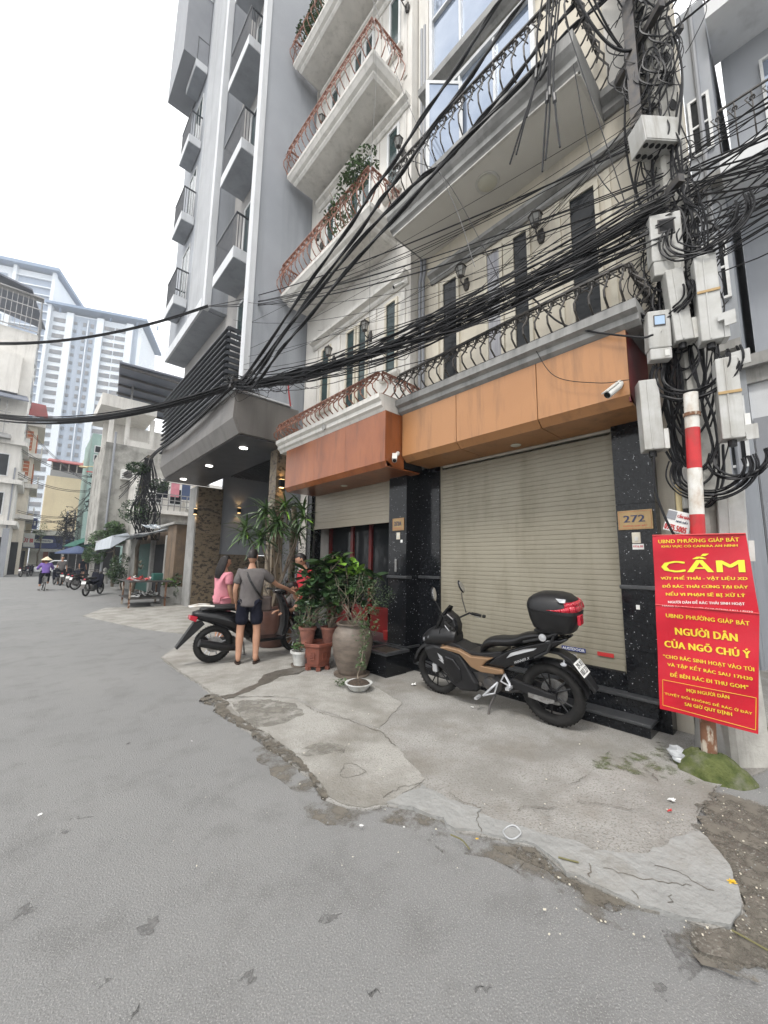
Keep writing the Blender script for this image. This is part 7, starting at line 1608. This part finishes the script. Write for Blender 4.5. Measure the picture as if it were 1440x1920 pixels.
# cream house with orange shutters
H = thing('house', 'cream house with round-headed orange shutters and stone balconies, behind the caged house', 'house', (-2, 54, 0))
q = MB(); q.box(-8, 50.01, 0, -.75, 57, 14.6); part(q, 'wall', 'cream_wall', H)
q = MB()
for z in (5.2, 8.2, 11.2, 14.3): q.box(-8, 49.6, z, -.2, 50.0, z+.4); q.box(-.75, 50.0, z, -.2, 57, z+.4)
part(q, 'balcony', 'white_trim', H)
q = MB()
for z in (5.6, 8.6, 11.6):
    for y in range(22): q.box(-.28, 50.1+y*.31, z, -.22, 50.2+y*.31, z+.7)
    q.box(-.3, 50, z+.7, -.2, 57, z+.8)
part(q, 'balustrade', 'white_trim', H, kind='stuff')
for z in (8.9, 11.9):
    for x in (-1.9,):
        q = MB(); q.box(x, 49.9, z, x+.9, 49.99, z+1.9); s_ = part(q, 'shutter', 'orange_shutter', H); q = MB()
        for k in range(5): q.box(x+.05, 49.87, z+.15+k*.36, x+.85, 49.9, z+.2+k*.36)
        q.box(x+.42, 49.86, z, x+.48, 49.9, z+1.9); part(q, 'louvre_rail', 'frame_cream', s_)
for z in (8.9, 11.9):
    for y in (51, 53.2, 55.2): q = MB(); q.box(-.75, y, z, -.68, y+1.1, z+1.9); part(q, 'shutter', 'orange_shutter', H)
wins(H, '+', -.75, (51, 53.2), (5.8,), 1.1, 1.9)
q = MB(); q.hexa([(-2.0, 48.6, 15.0), (-.1, 48.6, 15.0), (-.4, 50, 16.6), (-2, 50, 16.6), (-2.0, 48.6, 15.1), (-.1, 48.6, 15.1), (-.4, 50, 16.7), (-2, 50, 16.7)]); part(q, 'awning', 'red_roof', H, label='red sloping awning on the roof')
q = MB(); q.box(-2.0, 49.9, 0, -1.0, 50, 3.0); q.box(-.74, 51, 0, -.70, 53, 3); part(q, 'doorway', 'dark', H)
# yellow shop building with signs
H = thing('shop', 'small yellow shop with a red lettered sign at the left of the street end', 'shop', (-.6, 58, 0))
q = MB(); q.box(-6, 57.5, 0, -.3, 64, 6.4); part(q, 'wall', 'yellow_wall', H); q = MB(); q.box(-1.7, 57.4, 4.55, -.25, 57.5, 5.6); part(q, 'fascia', 'yellow_wall', H)
q = MB(); q.box(-1.0, 57.42, 0, -.5, 57.5, 2.3); part(q, 'doorway', 'dark', H); q = MB(); q.hexa([(-1.6, 56.6, 2.6), (.2, 56.6, 2.6), (.2, 57.5, 2.9), (-1.6, 57.5, 2.9), (-1.6, 56.6, 2.66), (.2, 56.6, 2.66), (.2, 57.5, 2.96), (-1.6, 57.5, 2.96)]); part(q, 'awning', 'tin_roof', H)
t = thing('sign', 'white sign board with red letters over the left pavement', 'sign', (-.6, 56.3, 3.4)); q = MB(); q.box(-1.25, 56.3, 2.75, .1, 56.4, 4.2); part(q, 'board', 'paper', t); q = MB(); text_on(q, 'BÚT BI', (-.98, 56.29, 3.2), (.95, 0, 0), (0, 0, .55), .03); part(q, 'lettering', 'red_text', t)
t = thing('sign', 'small blue hanging sign above the yellow fascia', 'sign', (-.1, 56.8, 5.2)); q = MB(); q.box(-.25, 56.8, 4.7, .15, 56.9, 5.9); part(q, 'board', 'sign_blue', t, bevel=.02); q = MB(); q.box(-.12, 56.78, 5.1, .02, 56.8, 5.6); part(q, 'mark', 'paper', t)
# pharmacy across the street end
H = thing('shop', 'shop across the street end with a wide blue sign and pill-shaped logo', 'shop', (2, 62, 0))
q = MB(); q.box(-.2, 62, 0, 9, 70, 4.6); part(q, 'wall', 'white_wall', H); q = MB(); q.box(-.1, 61.8, 2.7, 6.5, 62, 4.25); part(q, 'sign_board', 'sign_blue', H)
q = MB(); q.box(-.1, 61.4, 4.3, 6.6, 62, 4.9); part(q, 'ledge', 'white_trim', H); q = MB(); q.box(-.2, 61.2, 2.35, 3.0, 61.9, 2.6); part(q, 'awning', 'white_plastic', H)
q = MB(); q.prism([(.1+(.85*max(-1, min(1, cos(a)*1.6))+.85), 61.78, 3.6+.24*sin(a)) for a in [2*pi*k/24 for k in range(24)]], (0, .02, 0)); part(q, 'logo', 'paper', H); q = MB(); text_on(q, 'Pharmacity', (.3, 61.77, 3.48), (1.3, 0, 0), (0, 0, .26), .03); part(q, 'lettering', 'sign_blue', H)
q = MB(); q.box(1.6, 61.93, 0, 3.6, 62, 2.3); part(q, 'shopfront', 'glass_dark', H); q = MB(); q.box(1.05, 61.9, 0, 1.5, 62, 2.3); part(q, 'poster', 'orange_shutter', H)
# yellow gable with a red roofed loggia
H = thing('house', 'plain pale yellow gable wall with a red-roofed terrace on top', 'house', (2.5, 66, 0))
q = MB(); P0 = aY(84, 990, 66); P1 = aY(98, 892, 66); z1 = P1.z; xr = aY(200, 900, 66).x; q.box(P1.x-.5, 66, 0, xr, 78, z1); q.prism([(aY(160, 850, 66).x, 66, z1), (xr, 66, z1), (xr, 66, aY(196, 880, 66).z), (aY(162, 853, 66).x, 66, aY(162, 853, 66).z)], (0, 8, 0)); part(q, 'wall', 'yellow_wall', H)
xa, xb_ = P1.x-.2, aY(160, 890, 66).x; zt = aY(100, 868, 66).z
q = MB(); q.hexa([(xa-.5, 65.2, zt), (xb_, 65.2, zt), (xb_, 70, zt+1.2), (xa-.3, 70, zt+1.2), (xa-.5, 65.2, zt+.15), (xb_, 65.2, zt+.15), (xb_, 70, zt+1.35), (xa-.3, 70, zt+1.35)]); part(q, 'roof', 'red_roof', H)
q = MB(); q.box(xa, 68, z1, xb_, 68.1, zt+.6); part(q, 'terrace_shade', 'dark_steel', H)
for i in range(5): q = MB(); x_ = xa+(xb_-xa)*i/4.2; q.box(x_, 66.05, z1, x_+.12, 66.17, zt+.1); part(q, 'post', 'white_trim', H)
q = MB(); q.box(xa, 66.0, z1, xb_, 66.06, z1+.8); part(q, 'railing', 'steel', H)
# mint house between
H = thing('house', 'mint green house peeping between the yellow gable and the old concrete house', 'house', (6, 50, 0))
q = MB(); q.box(aY(170, 850, 50).x, 50, 0, 12, 58, aY(190, 815, 50).z); part(q, 'wall', 'mint', H); wins(H, 'y', 50, (aY(176, 850, 50).x,), (aY(176, 866, 50).z, aY(176, 845, 50).z-.2), 1.0, .8)
# old concrete house with rooftop shelter
H = thing('house', 'stained bare concrete house with an open roof shelter under a dark tin canopy', 'house', (4, 27, 0))
x0 = aY(197, 850, 27).x; x1 = 8; za = aY(200, 828, 27).z
q = MB(); q.box(x0, 27, 2.5, x1, 33, za); part(q, 'wall', 'old_concrete', H)
q = MB(); q.box(x0-.5, 26.2, za+1.9, aY(290, 770, 27).x, 31, za+2.6); q.box(x0+1.0, 27, za, aY(290, 770, 27).x, 27.15, za+.35); part(q, 'roof_slab', 'white_wall', H)
q = MB(); q.box(x0, 29.5, za, x1, 29.7, za+1.9); q.box(aY(245, 800, 27).x, 27.2, za, x1, 29.5, za+.1); part(q, 'back_wall', 'white_wall', H)
for x_ in (x0+.05, aY(236, 800, 27).x, aY(283, 800, 27).x): q = MB(); q.box(x_, 27.05, za, x_+.22, 27.3, za+1.9); part(q, 'column', 'white_wall', H)
zc0, zc1 = aY(243, 752, 27).z, aY(210, 697, 27).z
xl, xr_ = aY(212, 700, 27).x, aY(328, 706, 27).x+1
q = MB(); q.hexa([(xl, 24.5, zc1-.4), (xr_, 24.5, zc1-.2), (xr_, 31, zc1-.9), (xl+.8, 31, zc1-.9), (xl, 24.5, zc1-.3), (xr_, 24.5, zc1-.1), (xr_, 31, zc1-.8), (xl+.8, 31, zc1-.8)]); part(q, 'tin_canopy', 'tin_roof', H)
for i in range(6): q = MB(); y_ = 24.6+i*1.2; q.box(xl+.1+i*.1, y_, zc1-.55-i*.09, xr_, y_+.1, zc1-.43-i*.09); part(q, 'rafter', 'dark_steel', H)
for x_ in (aY(243, 760, 27).x, aY(318, 740, 27).x): q = MB(); q.box(x_, 26.8, za+2.6, x_+.1, 26.9, zc1-.4); part(q, 'post', 'steel', H)
# terrace house in front of it
H = thing('house', 'low grey concrete house with a white railed terrace above the brick hut', 'house', (6, 22, 0))
q = MB(); q.box(3.9, 23, 0, 9, 26.9, 4.0); part(q, 'wall', 'old_concrete', H)
q = MB(); q.box(3.8, 22.6, 3.95, 9, 23, 4.15); q.box(3.9, 24.5, 4.15, 9, 26.9, 6.2); part(q, 'terrace', 'white_wall', H)
wins(H, 'y', 24.5, (4.5, 5.5), (4.7,), .7, 1.0)
q = MB()
for i in range(9): q.box(3.9+i*.3, 22.7, 4.15, 3.94+i*.3, 22.74, 5.0)
for z in (4.4, 4.7, 5.0): q.box(3.8, 22.69, z, 8, 22.75, z+.04)
part(q, 'railing', 'steel', H)
# brick hut with awning
H = thing('hut', 'brown stained masonry hut with a sagging grey awning next to the hotel', 'hut', (4.5, 19, 0))
q = MB(); q.box(3.82, 15.4, 0, 6.5, 16.6, 2.85); q.box(4.1, 16.6, 0, 6.5, 26, 2.75); part(q, 'wall', 'brick_stain', H)
q = MB(); q.box(3.7, 15.3, 2.85, 6.6, 17.5, 2.93); part(q, 'roof_slab', 'concrete', H)
q = MB(); q.box(4.0, 16.8, 0, 4.08, 19.3, 2.2); part(q, 'doorway', 'dark', H)
q = MB(); q.box(3.9, 19.45, 0, 4.05, 19.8, 2.4); part(q, 'post', 'concrete', H)
q = MB(); q.box(3.8, 16.6, 0, 3.95, 16.8, 2.5); part(q, 'post', 'concrete', H)
q = MB(); q.box(4.0, 20.3, .1, 4.06, 22.9, 2.3); part(q, 'green_door', 'green_door', H)
bs = None
for (ya, yb) in ((19.8, 20.3), (23.0, 25.6)):
    for r_ in range(15):
        k = int((yb-ya)/.5)
        for c2 in range(k):
            q = MB(); q.box(0, .01, .01, .07, .48, .14); p = (4.02, ya+c2*.5+(.12 if r_ % 2 else 0), .15+r_*.155)
            if bs is None: bs = first(q, 'brick', 'brick_stain', H, p)
            else: piece(bs, H, p)
q = MB(); P = [(3.95, 16.8, 2.82), (3.95, 25, 2.80), (2.25, 23, 2.38), (2.15, 17.3, 2.42)]; m_ = 10; g_ = [[V(P[0])*(1-i/m_)*(1-j/m_)+V(P[1])*(i/m_)*(1-j/m_)+V(P[2])*(i/m_)*(j/m_)+V(P[3])*(1-i/m_)*(j/m_)-V((0, 0, .12*sin(pi*j/m_)*(1+.5*sin(i*1.3)))) for i in range(m_+1)] for j in range(m_+1)]
q.add([p for r_ in g_ for p in r_]+[p-V((0, 0, .02)) for r_ in g_ for p in r_], [(o_+j*11+i, o_+j*11+i+1, o_+(j+1)*11+i+1, o_+(j+1)*11+i) for o_ in (0, 121) for i in range(10) for j in range(10)])
q.add([P[3], (2.12, 17.3, 1.95), (2.22, 23, 1.95), P[2]], [(0, 1, 2, 3)]); q.add([P[3], (2.12, 17.3, 1.95), (2.7, 17.2, 2.4), (2.6, 17.2, 2.55)], [(0, 1, 2, 3)]); part(q, 'awning', 'awning', H, smooth=True)
q = MB()
for y in (17.3, 20.2, 23): q.tube([(2.2, y, 2.38), (3.95, y, 2.72)], .02, 5)
q.tube([(2.2, 17.3, 2.38), (2.25, 23, 2.34)], .02, 5); part(q, 'awning_frame', 'steel', H)
q = MB(); foliage(q, (3.6, 18.5, 2.95), (.35, .8, .05), 60, .25, R, flat=.2); part(q, 'roof_rubbish', ['paper', 'awning'], H, kind='stuff')
# concrete planter
pc_ = aG(330, 1133); t = thing('concrete_planter', 'square grey concrete planter with yellow-green plants at the hotel corner', 'planter', (3.75, 15.2, 0))
q = MB(); q.box(3.45, 14.95, .08, 4.05, 15.35, .62); q.box(3.2, 14.85, 0, 4.1, 15.4, .08); part(q, 'box', 'concrete', t)
t = thing('planter_shrub', 'low yellow-green plants in the square concrete planter', 'plant', (3.75, 15.15, .62)); q = MB(); foliage(q, (3.65, 15.15, .78), (.25, .18, .16), 260, .09, R); part(q, 'leaves', ['leaf_lime', 'leaf_mid'], t, kind='stuff'); q = MB(); foliage(q, (3.9, 15.1, .85), (.18, .18, .25), 220, .08, R); foliage(q, (3.85, 14.9, .45), (.08, .05, .25), 60, .07, R); part(q, 'foliage', ['leaf_dark', 'leaf_mid'], t, kind='stuff')
# metal table with goods
t = thing('table', 'rusty steel frame table cluttered with goods in front of the hut', 'table', (3.0, 15.6, 0))
for x, y in ((2.42, 14.65), (3.45, 14.7), (2.50, 16.4), (3.55, 16.5)): q = MB(); q.box(x, y, 0, x+.05, y+.05, .82); part(q, 'leg', 'rust', t)
q = MB(); q.box(2.38, 14.6, .82, 3.65, 16.6, .86); part(q, 'top', 'dark_steel', t); q = MB(); q.box(2.42, 14.65, .28, 3.6, 16.5, .31); part(q, 'shelf', 'dark_steel', t)
q = MB(); q.box(3.1, 14.9, .86, 3.4, 15.2, 1.10); solo(q, 'plastic_crate', 'green plastic crate on the right end of the cluttered table', 'crate', 'green_door', (3.2, 15, .86), bevel=.01)
q = MB(); foliage(q, (2.85, 15.4, .92), (.4, .6, .07), 60, .2, R); solo(q, 'goods', 'jumble of red and white goods on the steel table', 'goods', ['red_text', 'paper'], (2.85, 15.4, .9), kind='stuff')
q = MB(); foliage(q, (3.0, 15.5, .38), (.45, .6, .07), 60, .2, R); solo(q, 'goods', 'white bags on the lower shelf of the steel table', 'goods', ['paper', 'dark_steel'], (3, 15.5, .35), kind='stuff')
# overgrown pole, bushes, trees
def tree(name, label, base, top, crowns, r0=.12, cat='tree', n=500, lf=.16, mats=('leaf_far', 'leaf_mid'), trunk='bark'):
    t = thing(name, label, cat, base); q = MB(); P = limb(q, base, top, r0, r0*.5, R, .03, 6, 8)
    for c_, rr in crowns[:4]: limb(q, P[-2], c_, r0*.4, r0*.15, R, .06, 4, 6)
    part(q, 'trunk', trunk, t, smooth=True); q = MB()
    for c_, rr in crowns: foliage(q, c_, rr, n, lf, R)
    part(q, 'crown', list(mats), t, kind='stuff'); return t
tree('overgrown_pole', 'wooden pole wrapped in ivy and hanging cables beyond the hotel canopy', (3.3, 19.6, 0), (3.45, 19.5, 6.2), [((3.35, 19.4, 4.6), (.30, .30, 1.3)), ((3.15, 19.4, 3.6), (.65, .5, .55)), ((3.6, 19.5, 3.4), (.5, .5, .5)), ((3.9, 19.3, 4.9), (.5, .4, .35)), ((3.1, 19.4, 5.5), (.5, .4, .3))], .09, 'pole', 900, .12, ('leaf_dark', 'leaf_mid'))
q = MB()
for i in range(26):
    a = V((3.4+R.uniform(-.15, .2), 19.3, 6.0)); q.tube(curve([a, a+V((R.uniform(-.3, .3), -.2, -1.2)), a+V((R.uniform(-.4, .5), -.2, -2.4)), a+V((R.uniform(-.2, .6), -.1, -3.6))], 5), .02, 4)
solo(q, 'cable_tangle', 'grey cables hanging in loops on the ivy-covered pole', 'cables', 'cable', (3.4, 19.3, 5), kind='stuff')
tree('bush', 'bright green bushy tree behind the grey awning', (3.6, 27, 0), (3.5, 27, 2.4), [((2.9, 26.8, 2.6), (.7, .8, .6)), ((3.5, 26.5, 2.9), (.7, .7, .55)), ((2.6, 27, 1.8), (.55, .6, .6)), ((3.3, 26, 3.3), (.5, .5, .4))], .08, 'tree', 1300, .15, ('leaf_mid', 'leaf_far'))
tree('bush', 'low leafy bush under the grey awning behind the dark motorbikes', (3.6, 24, 0), (3.5, 24, .6), [((3.3, 23.7, .8), (.45, .6, .5)), ((3.55, 24.5, 1.3), (.5, .6, .6))], .05, 'bush', 1100, .13, ('leaf_mid', 'leaf_dark'))
tree('tree', 'small dark green tree by the shop signs at the street end', (.6, 60, 0), (.6, 60, 4), [((.5, 60, 5.0), (.8, 1, .9)), ((.4, 60, 4.2), (.7, 1, .6))], .1, 'tree', 260, .22)
tree('shrub', 'leafy creeper on the terrace of the low grey house', (7.0, 22.8, 4.0), (7, 22.7, 4.4), [((6.8, 22.5, 4.5), (.6, .3, .4)), ((7.4, 22.5, 4.2), (.5, .3, .4))], .03, 'plant', 220, .12)
def far_pole(label, base, h, r_, tangle, n=60):
    t = thing('utility_pole', label, 'utility pole', base, None); q = MB(); q.tube([base, V(base)+V((0, 0, h))], [r_, r_*.75], 8); part(q, 'shaft', 'pole_concrete', t, smooth=True)
    q = MB()
    for z in tangle: q.box(base[0]-.7, base[1]-.05, z, base[0]+.7, base[1]+.05, z+.08)
    part(q, 'crossarm', 'dark_steel', t); q = MB()
    for i in range(n):
        z = R.choice(tangle)+R.gauss(0, .5); c_ = V((base[0]+R.gauss(0, .3), base[1]-.2, z)); q.tube([c_, c_+V((R.uniform(-.5, .5), 0, R.uniform(-.7, .3))), c_+V((R.uniform(-.6, .6), 0, R.uniform(-1, .2)))], .022, 4)
    part(q, 'cables', 'cable', t, kind='stuff')
far_pole('concrete pole with cable tangle beside the mint house', (3.6, 38, 0), 9.2, .17, (8.2, 7.0, 5.8), 110)
far_pole('short pole with a ball of tangled cables in front of the blue sign', (2.3, 50, 0), 6.3, .12, (5.6, 4.6, 3.6), 120)
far_pole('thin pole just right of the cable ball at the street end', (3.0, 52, 0), 6.6, .10, (6.0, 4.9), 40)
q = MB()
for i in range(8):
    z = 5.2+i*.55; 
    for s in (-.35, .35): q.tube([(3.9+s, 44, z), (3.9+s*.9, 44, z+.55)], .03, 4)
    q.tube([(3.55, 44, z), (4.25, 44, z+.55)], .025, 4); q.tube([(4.25, 44, z), (3.55, 44, z+.55)], .025, 4)
q.tube([(3.0, 44, 9.5), (4.6, 44, 9.6)], .05, 5); solo(q, 'lattice_mast', 'red painted steel lattice mast behind the far pole', 'mast', 'paint_red', (3.9, 44, 5), kind=None)
q = MB(); q.tube([(3.4, 38, 8.6), (2.9, 38, 8.9), (2.5, 38, 8.8)], .04, 6); q.ell((2.35, 38, 8.75), (.3, .15, .09), 10); solo(q, 'street_lamp', 'yellowish street lamp head on an arm of the far pole', 'street lamp', 'pvc', (3.0, 38, 8.7), smooth=True)
GF = 'thin cables across the far end of the street'
for a, b_, s in [((2.3, 50, 5.6), (-1.3, 47, 5.6), .2), ((2.3, 50, 5.4), (-1.2, 48, 5.0), .3), ((2.3, 50, 4.6), (-1.2, 52, 4.2), .3), ((3.6, 38, 8), (-1.5, 44, 10.5), .5), ((3.6, 38, 7), (-1.5, 44, 8.5), .6), ((3.6, 38, 8.2), (2.3, 50, 5.8), .4), ((3.6, 38, 7), (2.3, 50, 5), .5), ((3.6, 38, 8), (3.4, 19.4, 6), .4), ((3.6, 38, 7.2), (3.4, 19.4, 5.6), .6), ((3.6, 38, 6), (3.4, 19.4, 5.9), .9), ((3.6, 38, 8), (3.4, 19.4, 5.5), .2), ((3.6, 38, 7), (-1.4, 46, 13), .5), ((3, 52, 5), (-.3, 55, 6), .2)]:
    for k in range(2): cable(sagline(V(a)+V((0, 0, .1*k)), V(b_)+V((0, 0, .15*k)), s, 12), .022, 'thin black cable at the far end of the street', GF, n=4)
def ac(lb, x, y, z, face='y'):
    t = thing('air_conditioner', lb, 'air conditioner', (x, y, z), 'air conditioner units on the far houses'); q = MB(); q.box(x, y, z, x+.85, y+.35, z+.6) if face == 'y' else q.box(x, y, z, x+.35, y+.85, z+.6); part(q, 'case', 'white_plastic', t, bevel=.02)
    q = MB(); M_ = Matrix.Rotation(pi/2, 3, 'X') if face == 'y' else Matrix.Rotation(pi/2, 3, 'Y'); q.lathe([(0, 0), (.23, 0), (.23, .02), (0, .02)], (x+.35, y, z+.3) if face == 'y' else (x+.355, y+.35, z+.3), 14, M=M_); part(q, 'fan_grille', 'dark_steel', t)
ac('air conditioner under the left windows of the caged house', -3.6, 43.6, 7.3); ac('air conditioner low on the street side of the caged house', -1.49, 45.5, 8.4, 'x'); ac('air conditioner high on the street side of the caged house', -1.49, 47.5, 11.9, 'x')
ac('air conditioner below the lower orange shutter', -1.8, 49.2, 8.65); ac('air conditioner on the stained concrete house', 3.4, 26.6, 6.2); ac('air conditioner on the terrace wall of the low grey house', 6.4, 24.1, 4.5)
t = thing('laundry', 'row of washing hung on the terrace of the low grey house', 'laundry', (5, 23, 5))
for i, m in enumerate(('paper', 'navy', 'shirt_pink', 'tarp_blue', 'frame_cream')): q = MB(); q.box(4.2+i*.55, 23.2, 5.0-.1*(i % 2), 4.2+i*.55+.42, 23.24, 5.75); part(q, 'cloth', m, t)
q = MB(); q.tube([(3.9, 23.22, 5.76), (7.2, 23.22, 5.76)], .012, 4); part(q, 'line', 'cable', t)
for x_, z_, lb in ((-1.7, 43.9, 'grey downpipe at the corner of the caged house'), (3.2, 26.9, 'grey downpipe on the stained concrete house')): q = MB(); q.tube([(x_ if x_ < 0 else x0+.4, z_, 0), (x_ if x_ < 0 else x0+.4, z_, 9.0)], .06, 8); solo(q, 'downpipe', lb, 'pipe', 'grey_paint', (x_, z_, 0), smooth=True)
# parasols and tarps
def parasol(label, c_, r_, m, n=4):
    t = thing('parasol', label, 'parasol', c_); q = MB(); q.lathe([(0, .42), (r_*.5, .18), (r_, -.08), (r_, -.14)], V(c_)+V((0, 0, 2.0)), n*4); part(q, 'canopy', m, t); q = MB(); q.tube([c_, V(c_)+V((0, 0, 2.4))], .025, 6); part(q, 'pole', 'steel', t)
parasol('big navy blue parasol over the stalls near the white car', (2.25, 33, 0), 1.15, 'tarp_blue')
t = thing('tarpaulin', 'dark green tarpaulin slung above the blue parasol', 'tarpaulin', (2.4, 35, 2.7)); q = MB(); q.hexa([(1.5, 34, 2.35), (3.6, 34, 2.45), (4.2, 38, 3.3), (2.4, 38, 2.9), (1.5, 34, 2.38), (3.6, 34, 2.48), (4.2, 38, 3.33), (2.4, 38, 2.93)]); q.hexa([(2.2, 33.9, 2.45), (3.4, 33.9, 3.1), (4.2, 37, 3.7), (2.4, 37, 2.9), (2.2, 33.9, 2.48), (3.4, 33.9, 3.13), (4.2, 37, 3.73), (2.4, 37, 2.93)]); part(q, 'sheet', 'tarp_green', t)
q = MB(); q.box(2.2, 39, 0, 5.5, 41, 2.6); solo(q, 'stall', 'dark stall interior under the tarpaulins', 'stall', 'dark', (3, 39, 0))
# white car across the street end
t = thing('car', 'white car crossing the far end of the street', 'car', (2.4, 46, 0)); q = MB()
prof = [(-2.1, .35), (-2.15, .75), (-1.5, .92), (-.9, 1.38), (.5, 1.42), (1.2, 1.0), (2.0, .85), (2.15, .6), (2.15, .3)]
q.loft([[(2.4+x, y, z) for x, z in prof] for y in (45.2, 45.35, 46.7, 46.85)]); part(q, 'body', 'white_car', t, bevel=.08)
q = MB(); q.prism([(2.4+x, 45.17, z) for x, z in ((-1.4, .95), (-.85, 1.3), (-.1, 1.34), (-.1, .95))], (0, .06, 0)); q.prism([(2.4+x, 45.17, z) for x, z in ((.0, .95), (.0, 1.34), (.45, 1.33), (1.05, 1.0))], (0, .06, 0)); part(q, 'side_window', 'glass_dark', t)
for x in (1.1, 3.8): q = MB(); torus(q, (x, 45.25, .33), .24, .09, 20, 8, 1.2); w_ = part(q, 'wheel', 'rubber', t, smooth=True); q = MB(); q.lathe([(0, 0), (.2, 0), (.18, .04), (0, .05)], (x, 45.2, .33), 12, M=Matrix.Rotation(pi/2, 3, 'X')); part(q, 'hubcap', 'silver', w_)
q = MB(); q.box(4.42, 45.3, .62, 4.56, 45.6, .78); part(q, 'headlight', 'glass_clear', t)
# parked mopeds
def moped():
    T_ = thing('moped', 'old dark moped parked beside the steel table', 'moped', (0, 0, 0))
    wheel(T_, (0, 0, .29), .29, .035, rim='steel', spokes=9, disc=False, tread=False); wheel(T_, (1.2, 0, .29), .29, .032, rim='steel', spokes=9, disc=False, tread=False)
    q = MB(); q.tube([(.05, 0, .62), (.5, 0, .5), (.95, 0, .62), (1.0, 0, .9)], [.06, .06, .05, .035], 8); q.tube([(1.02, .06, .85), (1.2, .06, .29)], .02, 6); q.tube([(1.02, -.06, .85), (1.2, -.06, .29)], .02, 6); part(q, 'frame', 'navy', T_, smooth=True)
    q = MB(); q.obox((.55, 0, .33), (.17, .09, .11)); q.tube([(.4, -.13, .2), (-.25, -.14, .28)], .035, 8); part(q, 'engine', 'dark_steel', T_, bevel=.01)
    q = MB(); q.obox((.25, 0, .73), (.33, .11, .045)); part(q, 'seat', 'rubber', T_, bevel=.03)
    q = MB(); pp(q, [(.85, .3), (1.02, .45), (1.08, .85), (.98, .9), (.92, .6)], -.17, .17); part(q, 'leg_shield', 'navy', T_, bevel=.02)
    q = MB(); q.tube([(.88, .3, 1.0), (1.0, .1, .98), (1.0, -.1, .98), (.88, -.3, 1.0)], .014, 6); q.ell((1.1, 0, .93), (.07, .08, .08), 10); part(q, 'handlebar', 'dark_steel', T_, smooth=True)
    q = MB(); q.prism([(-.02, -.07, .66), (-.22, -.07, .6), (-.34, -.07, .32), (-.28, -.07, .32), (-.16, -.07, .54), (.02, -.07, .58)], (0, .14, 0)); part(q, 'mudguard', 'dark_steel', T_)
    q = MB(); q.obox((-.25, 0, .56), (.012, .08, .06), Matrix.Rotation(.3, 3, 'Y')); part(q, 'number_plate', 'paper', T_)
    q = MB(); q.ell((-.2, 0, .70), (.04, .05, .035), 8); part(q, 'tail_light', 'red_lens', T_)
    return T_
mp = moped(); g1 = 'mopeds parked along the street'
a = aG(160, 1118); b_ = aG(222, 1108); place(mp, (a.x, a.y, .0), rz=atan2(b_.y-a.y, b_.x-a.x)); mp['group'] = g1
for (x, y), rz, lb in (((128, 1102), 1.2, 'moped with its white rear plate towards us, right of the cyclist'), ((112, 1098), 1.75, 'farther moped just right of the cyclist'), ((118, 1092), 1.3, 'farthest moped in front of the white car'), ((140, 1106), .6, 'moped half hidden behind the long dark moped'), ((38, 1082), 1.2, 'first moped parked at the left shop'), ((52, 1081), 1.4, 'second moped parked at the left shop')):
    c_ = aG(x, y); clone(mp, (c_.x, c_.y, 0), rz, lb, g1)
# small far people
for lb, (x, y), fa, sh_, so_ in (('person in grey sitting on a moped in front of the white car', (112, 1096), -1.6, 'shirt_grey', 'navy'), ('person in black standing under the blue parasol', (152, 1086), -1.2, 'navy', 'navy'), ('person in white standing behind the person in black', (158, 1078), -1.9, 'paper', 'navy'), ('person in black at the right end of the parasol', (168, 1082), -1.5, 'navy', 'navy')):
    c_ = aG(x, y); J, c0, f_, l_, k_, P = stand(c_.x, c_.y, fa, 1.62); t = thing('person', lb, 'person', (c_.x, c_.y, 0)); person(t, J, sh_, so_, V(J['hd'])+V((0, 0, .085)), fa)
    for sd in 'LR': hand(t, J['wr'+sd], V((0, 0, -1)), l_)
q = MB(); q.tube([(3.55, 30, 0), (3.55, 30, .5)], [.22, .17], 12); q.ell((3.55, 30, .62), (.2, .2, .16), 12); q.ell((3.55, 30, .88), (.1, .1, .14), 10); solo(q, 'stone_bollard', 'pale rounded stone post under the bushes', 'bollard', 'concrete', (3.55, 30, 0), smooth=True)
q = MB(); foliage(q, (3.7, 20.5, 1.3), (.1, .3, .25), 40, .2, R); solo(q, 'sacks', 'old cloth and sacks hanging by the hut wall', 'sacks', ['frame_cream', 'bark'], (3.7, 20.5, 1.3), kind='stuff')
# haze
hz = MB(); hz.box(-250, -60, -1, 260, 330, 128)
HZ = part(hz, 'haze', 'paper', None); HZ.data.materials.clear()
hm = bpy.data.materials.new('haze'); hm.use_nodes = True; hm.node_tree.nodes.remove(hm.node_tree.nodes['Principled BSDF'])
pv = hm.node_tree.nodes.new('ShaderNodeVolumePrincipled'); pv.inputs['Color'].default_value = (.86, .92, 1, 1); pv.inputs['Density'].default_value = .0014; pv.inputs['Anisotropy'].default_value = .2
hm.node_tree.links.new(pv.outputs[0], hm.node_tree.nodes['Material Output'].inputs['Volume']); HZ.data.materials.append(hm)
tag(HZ, 'thin pale haze in the air', None, None, 'stuff')
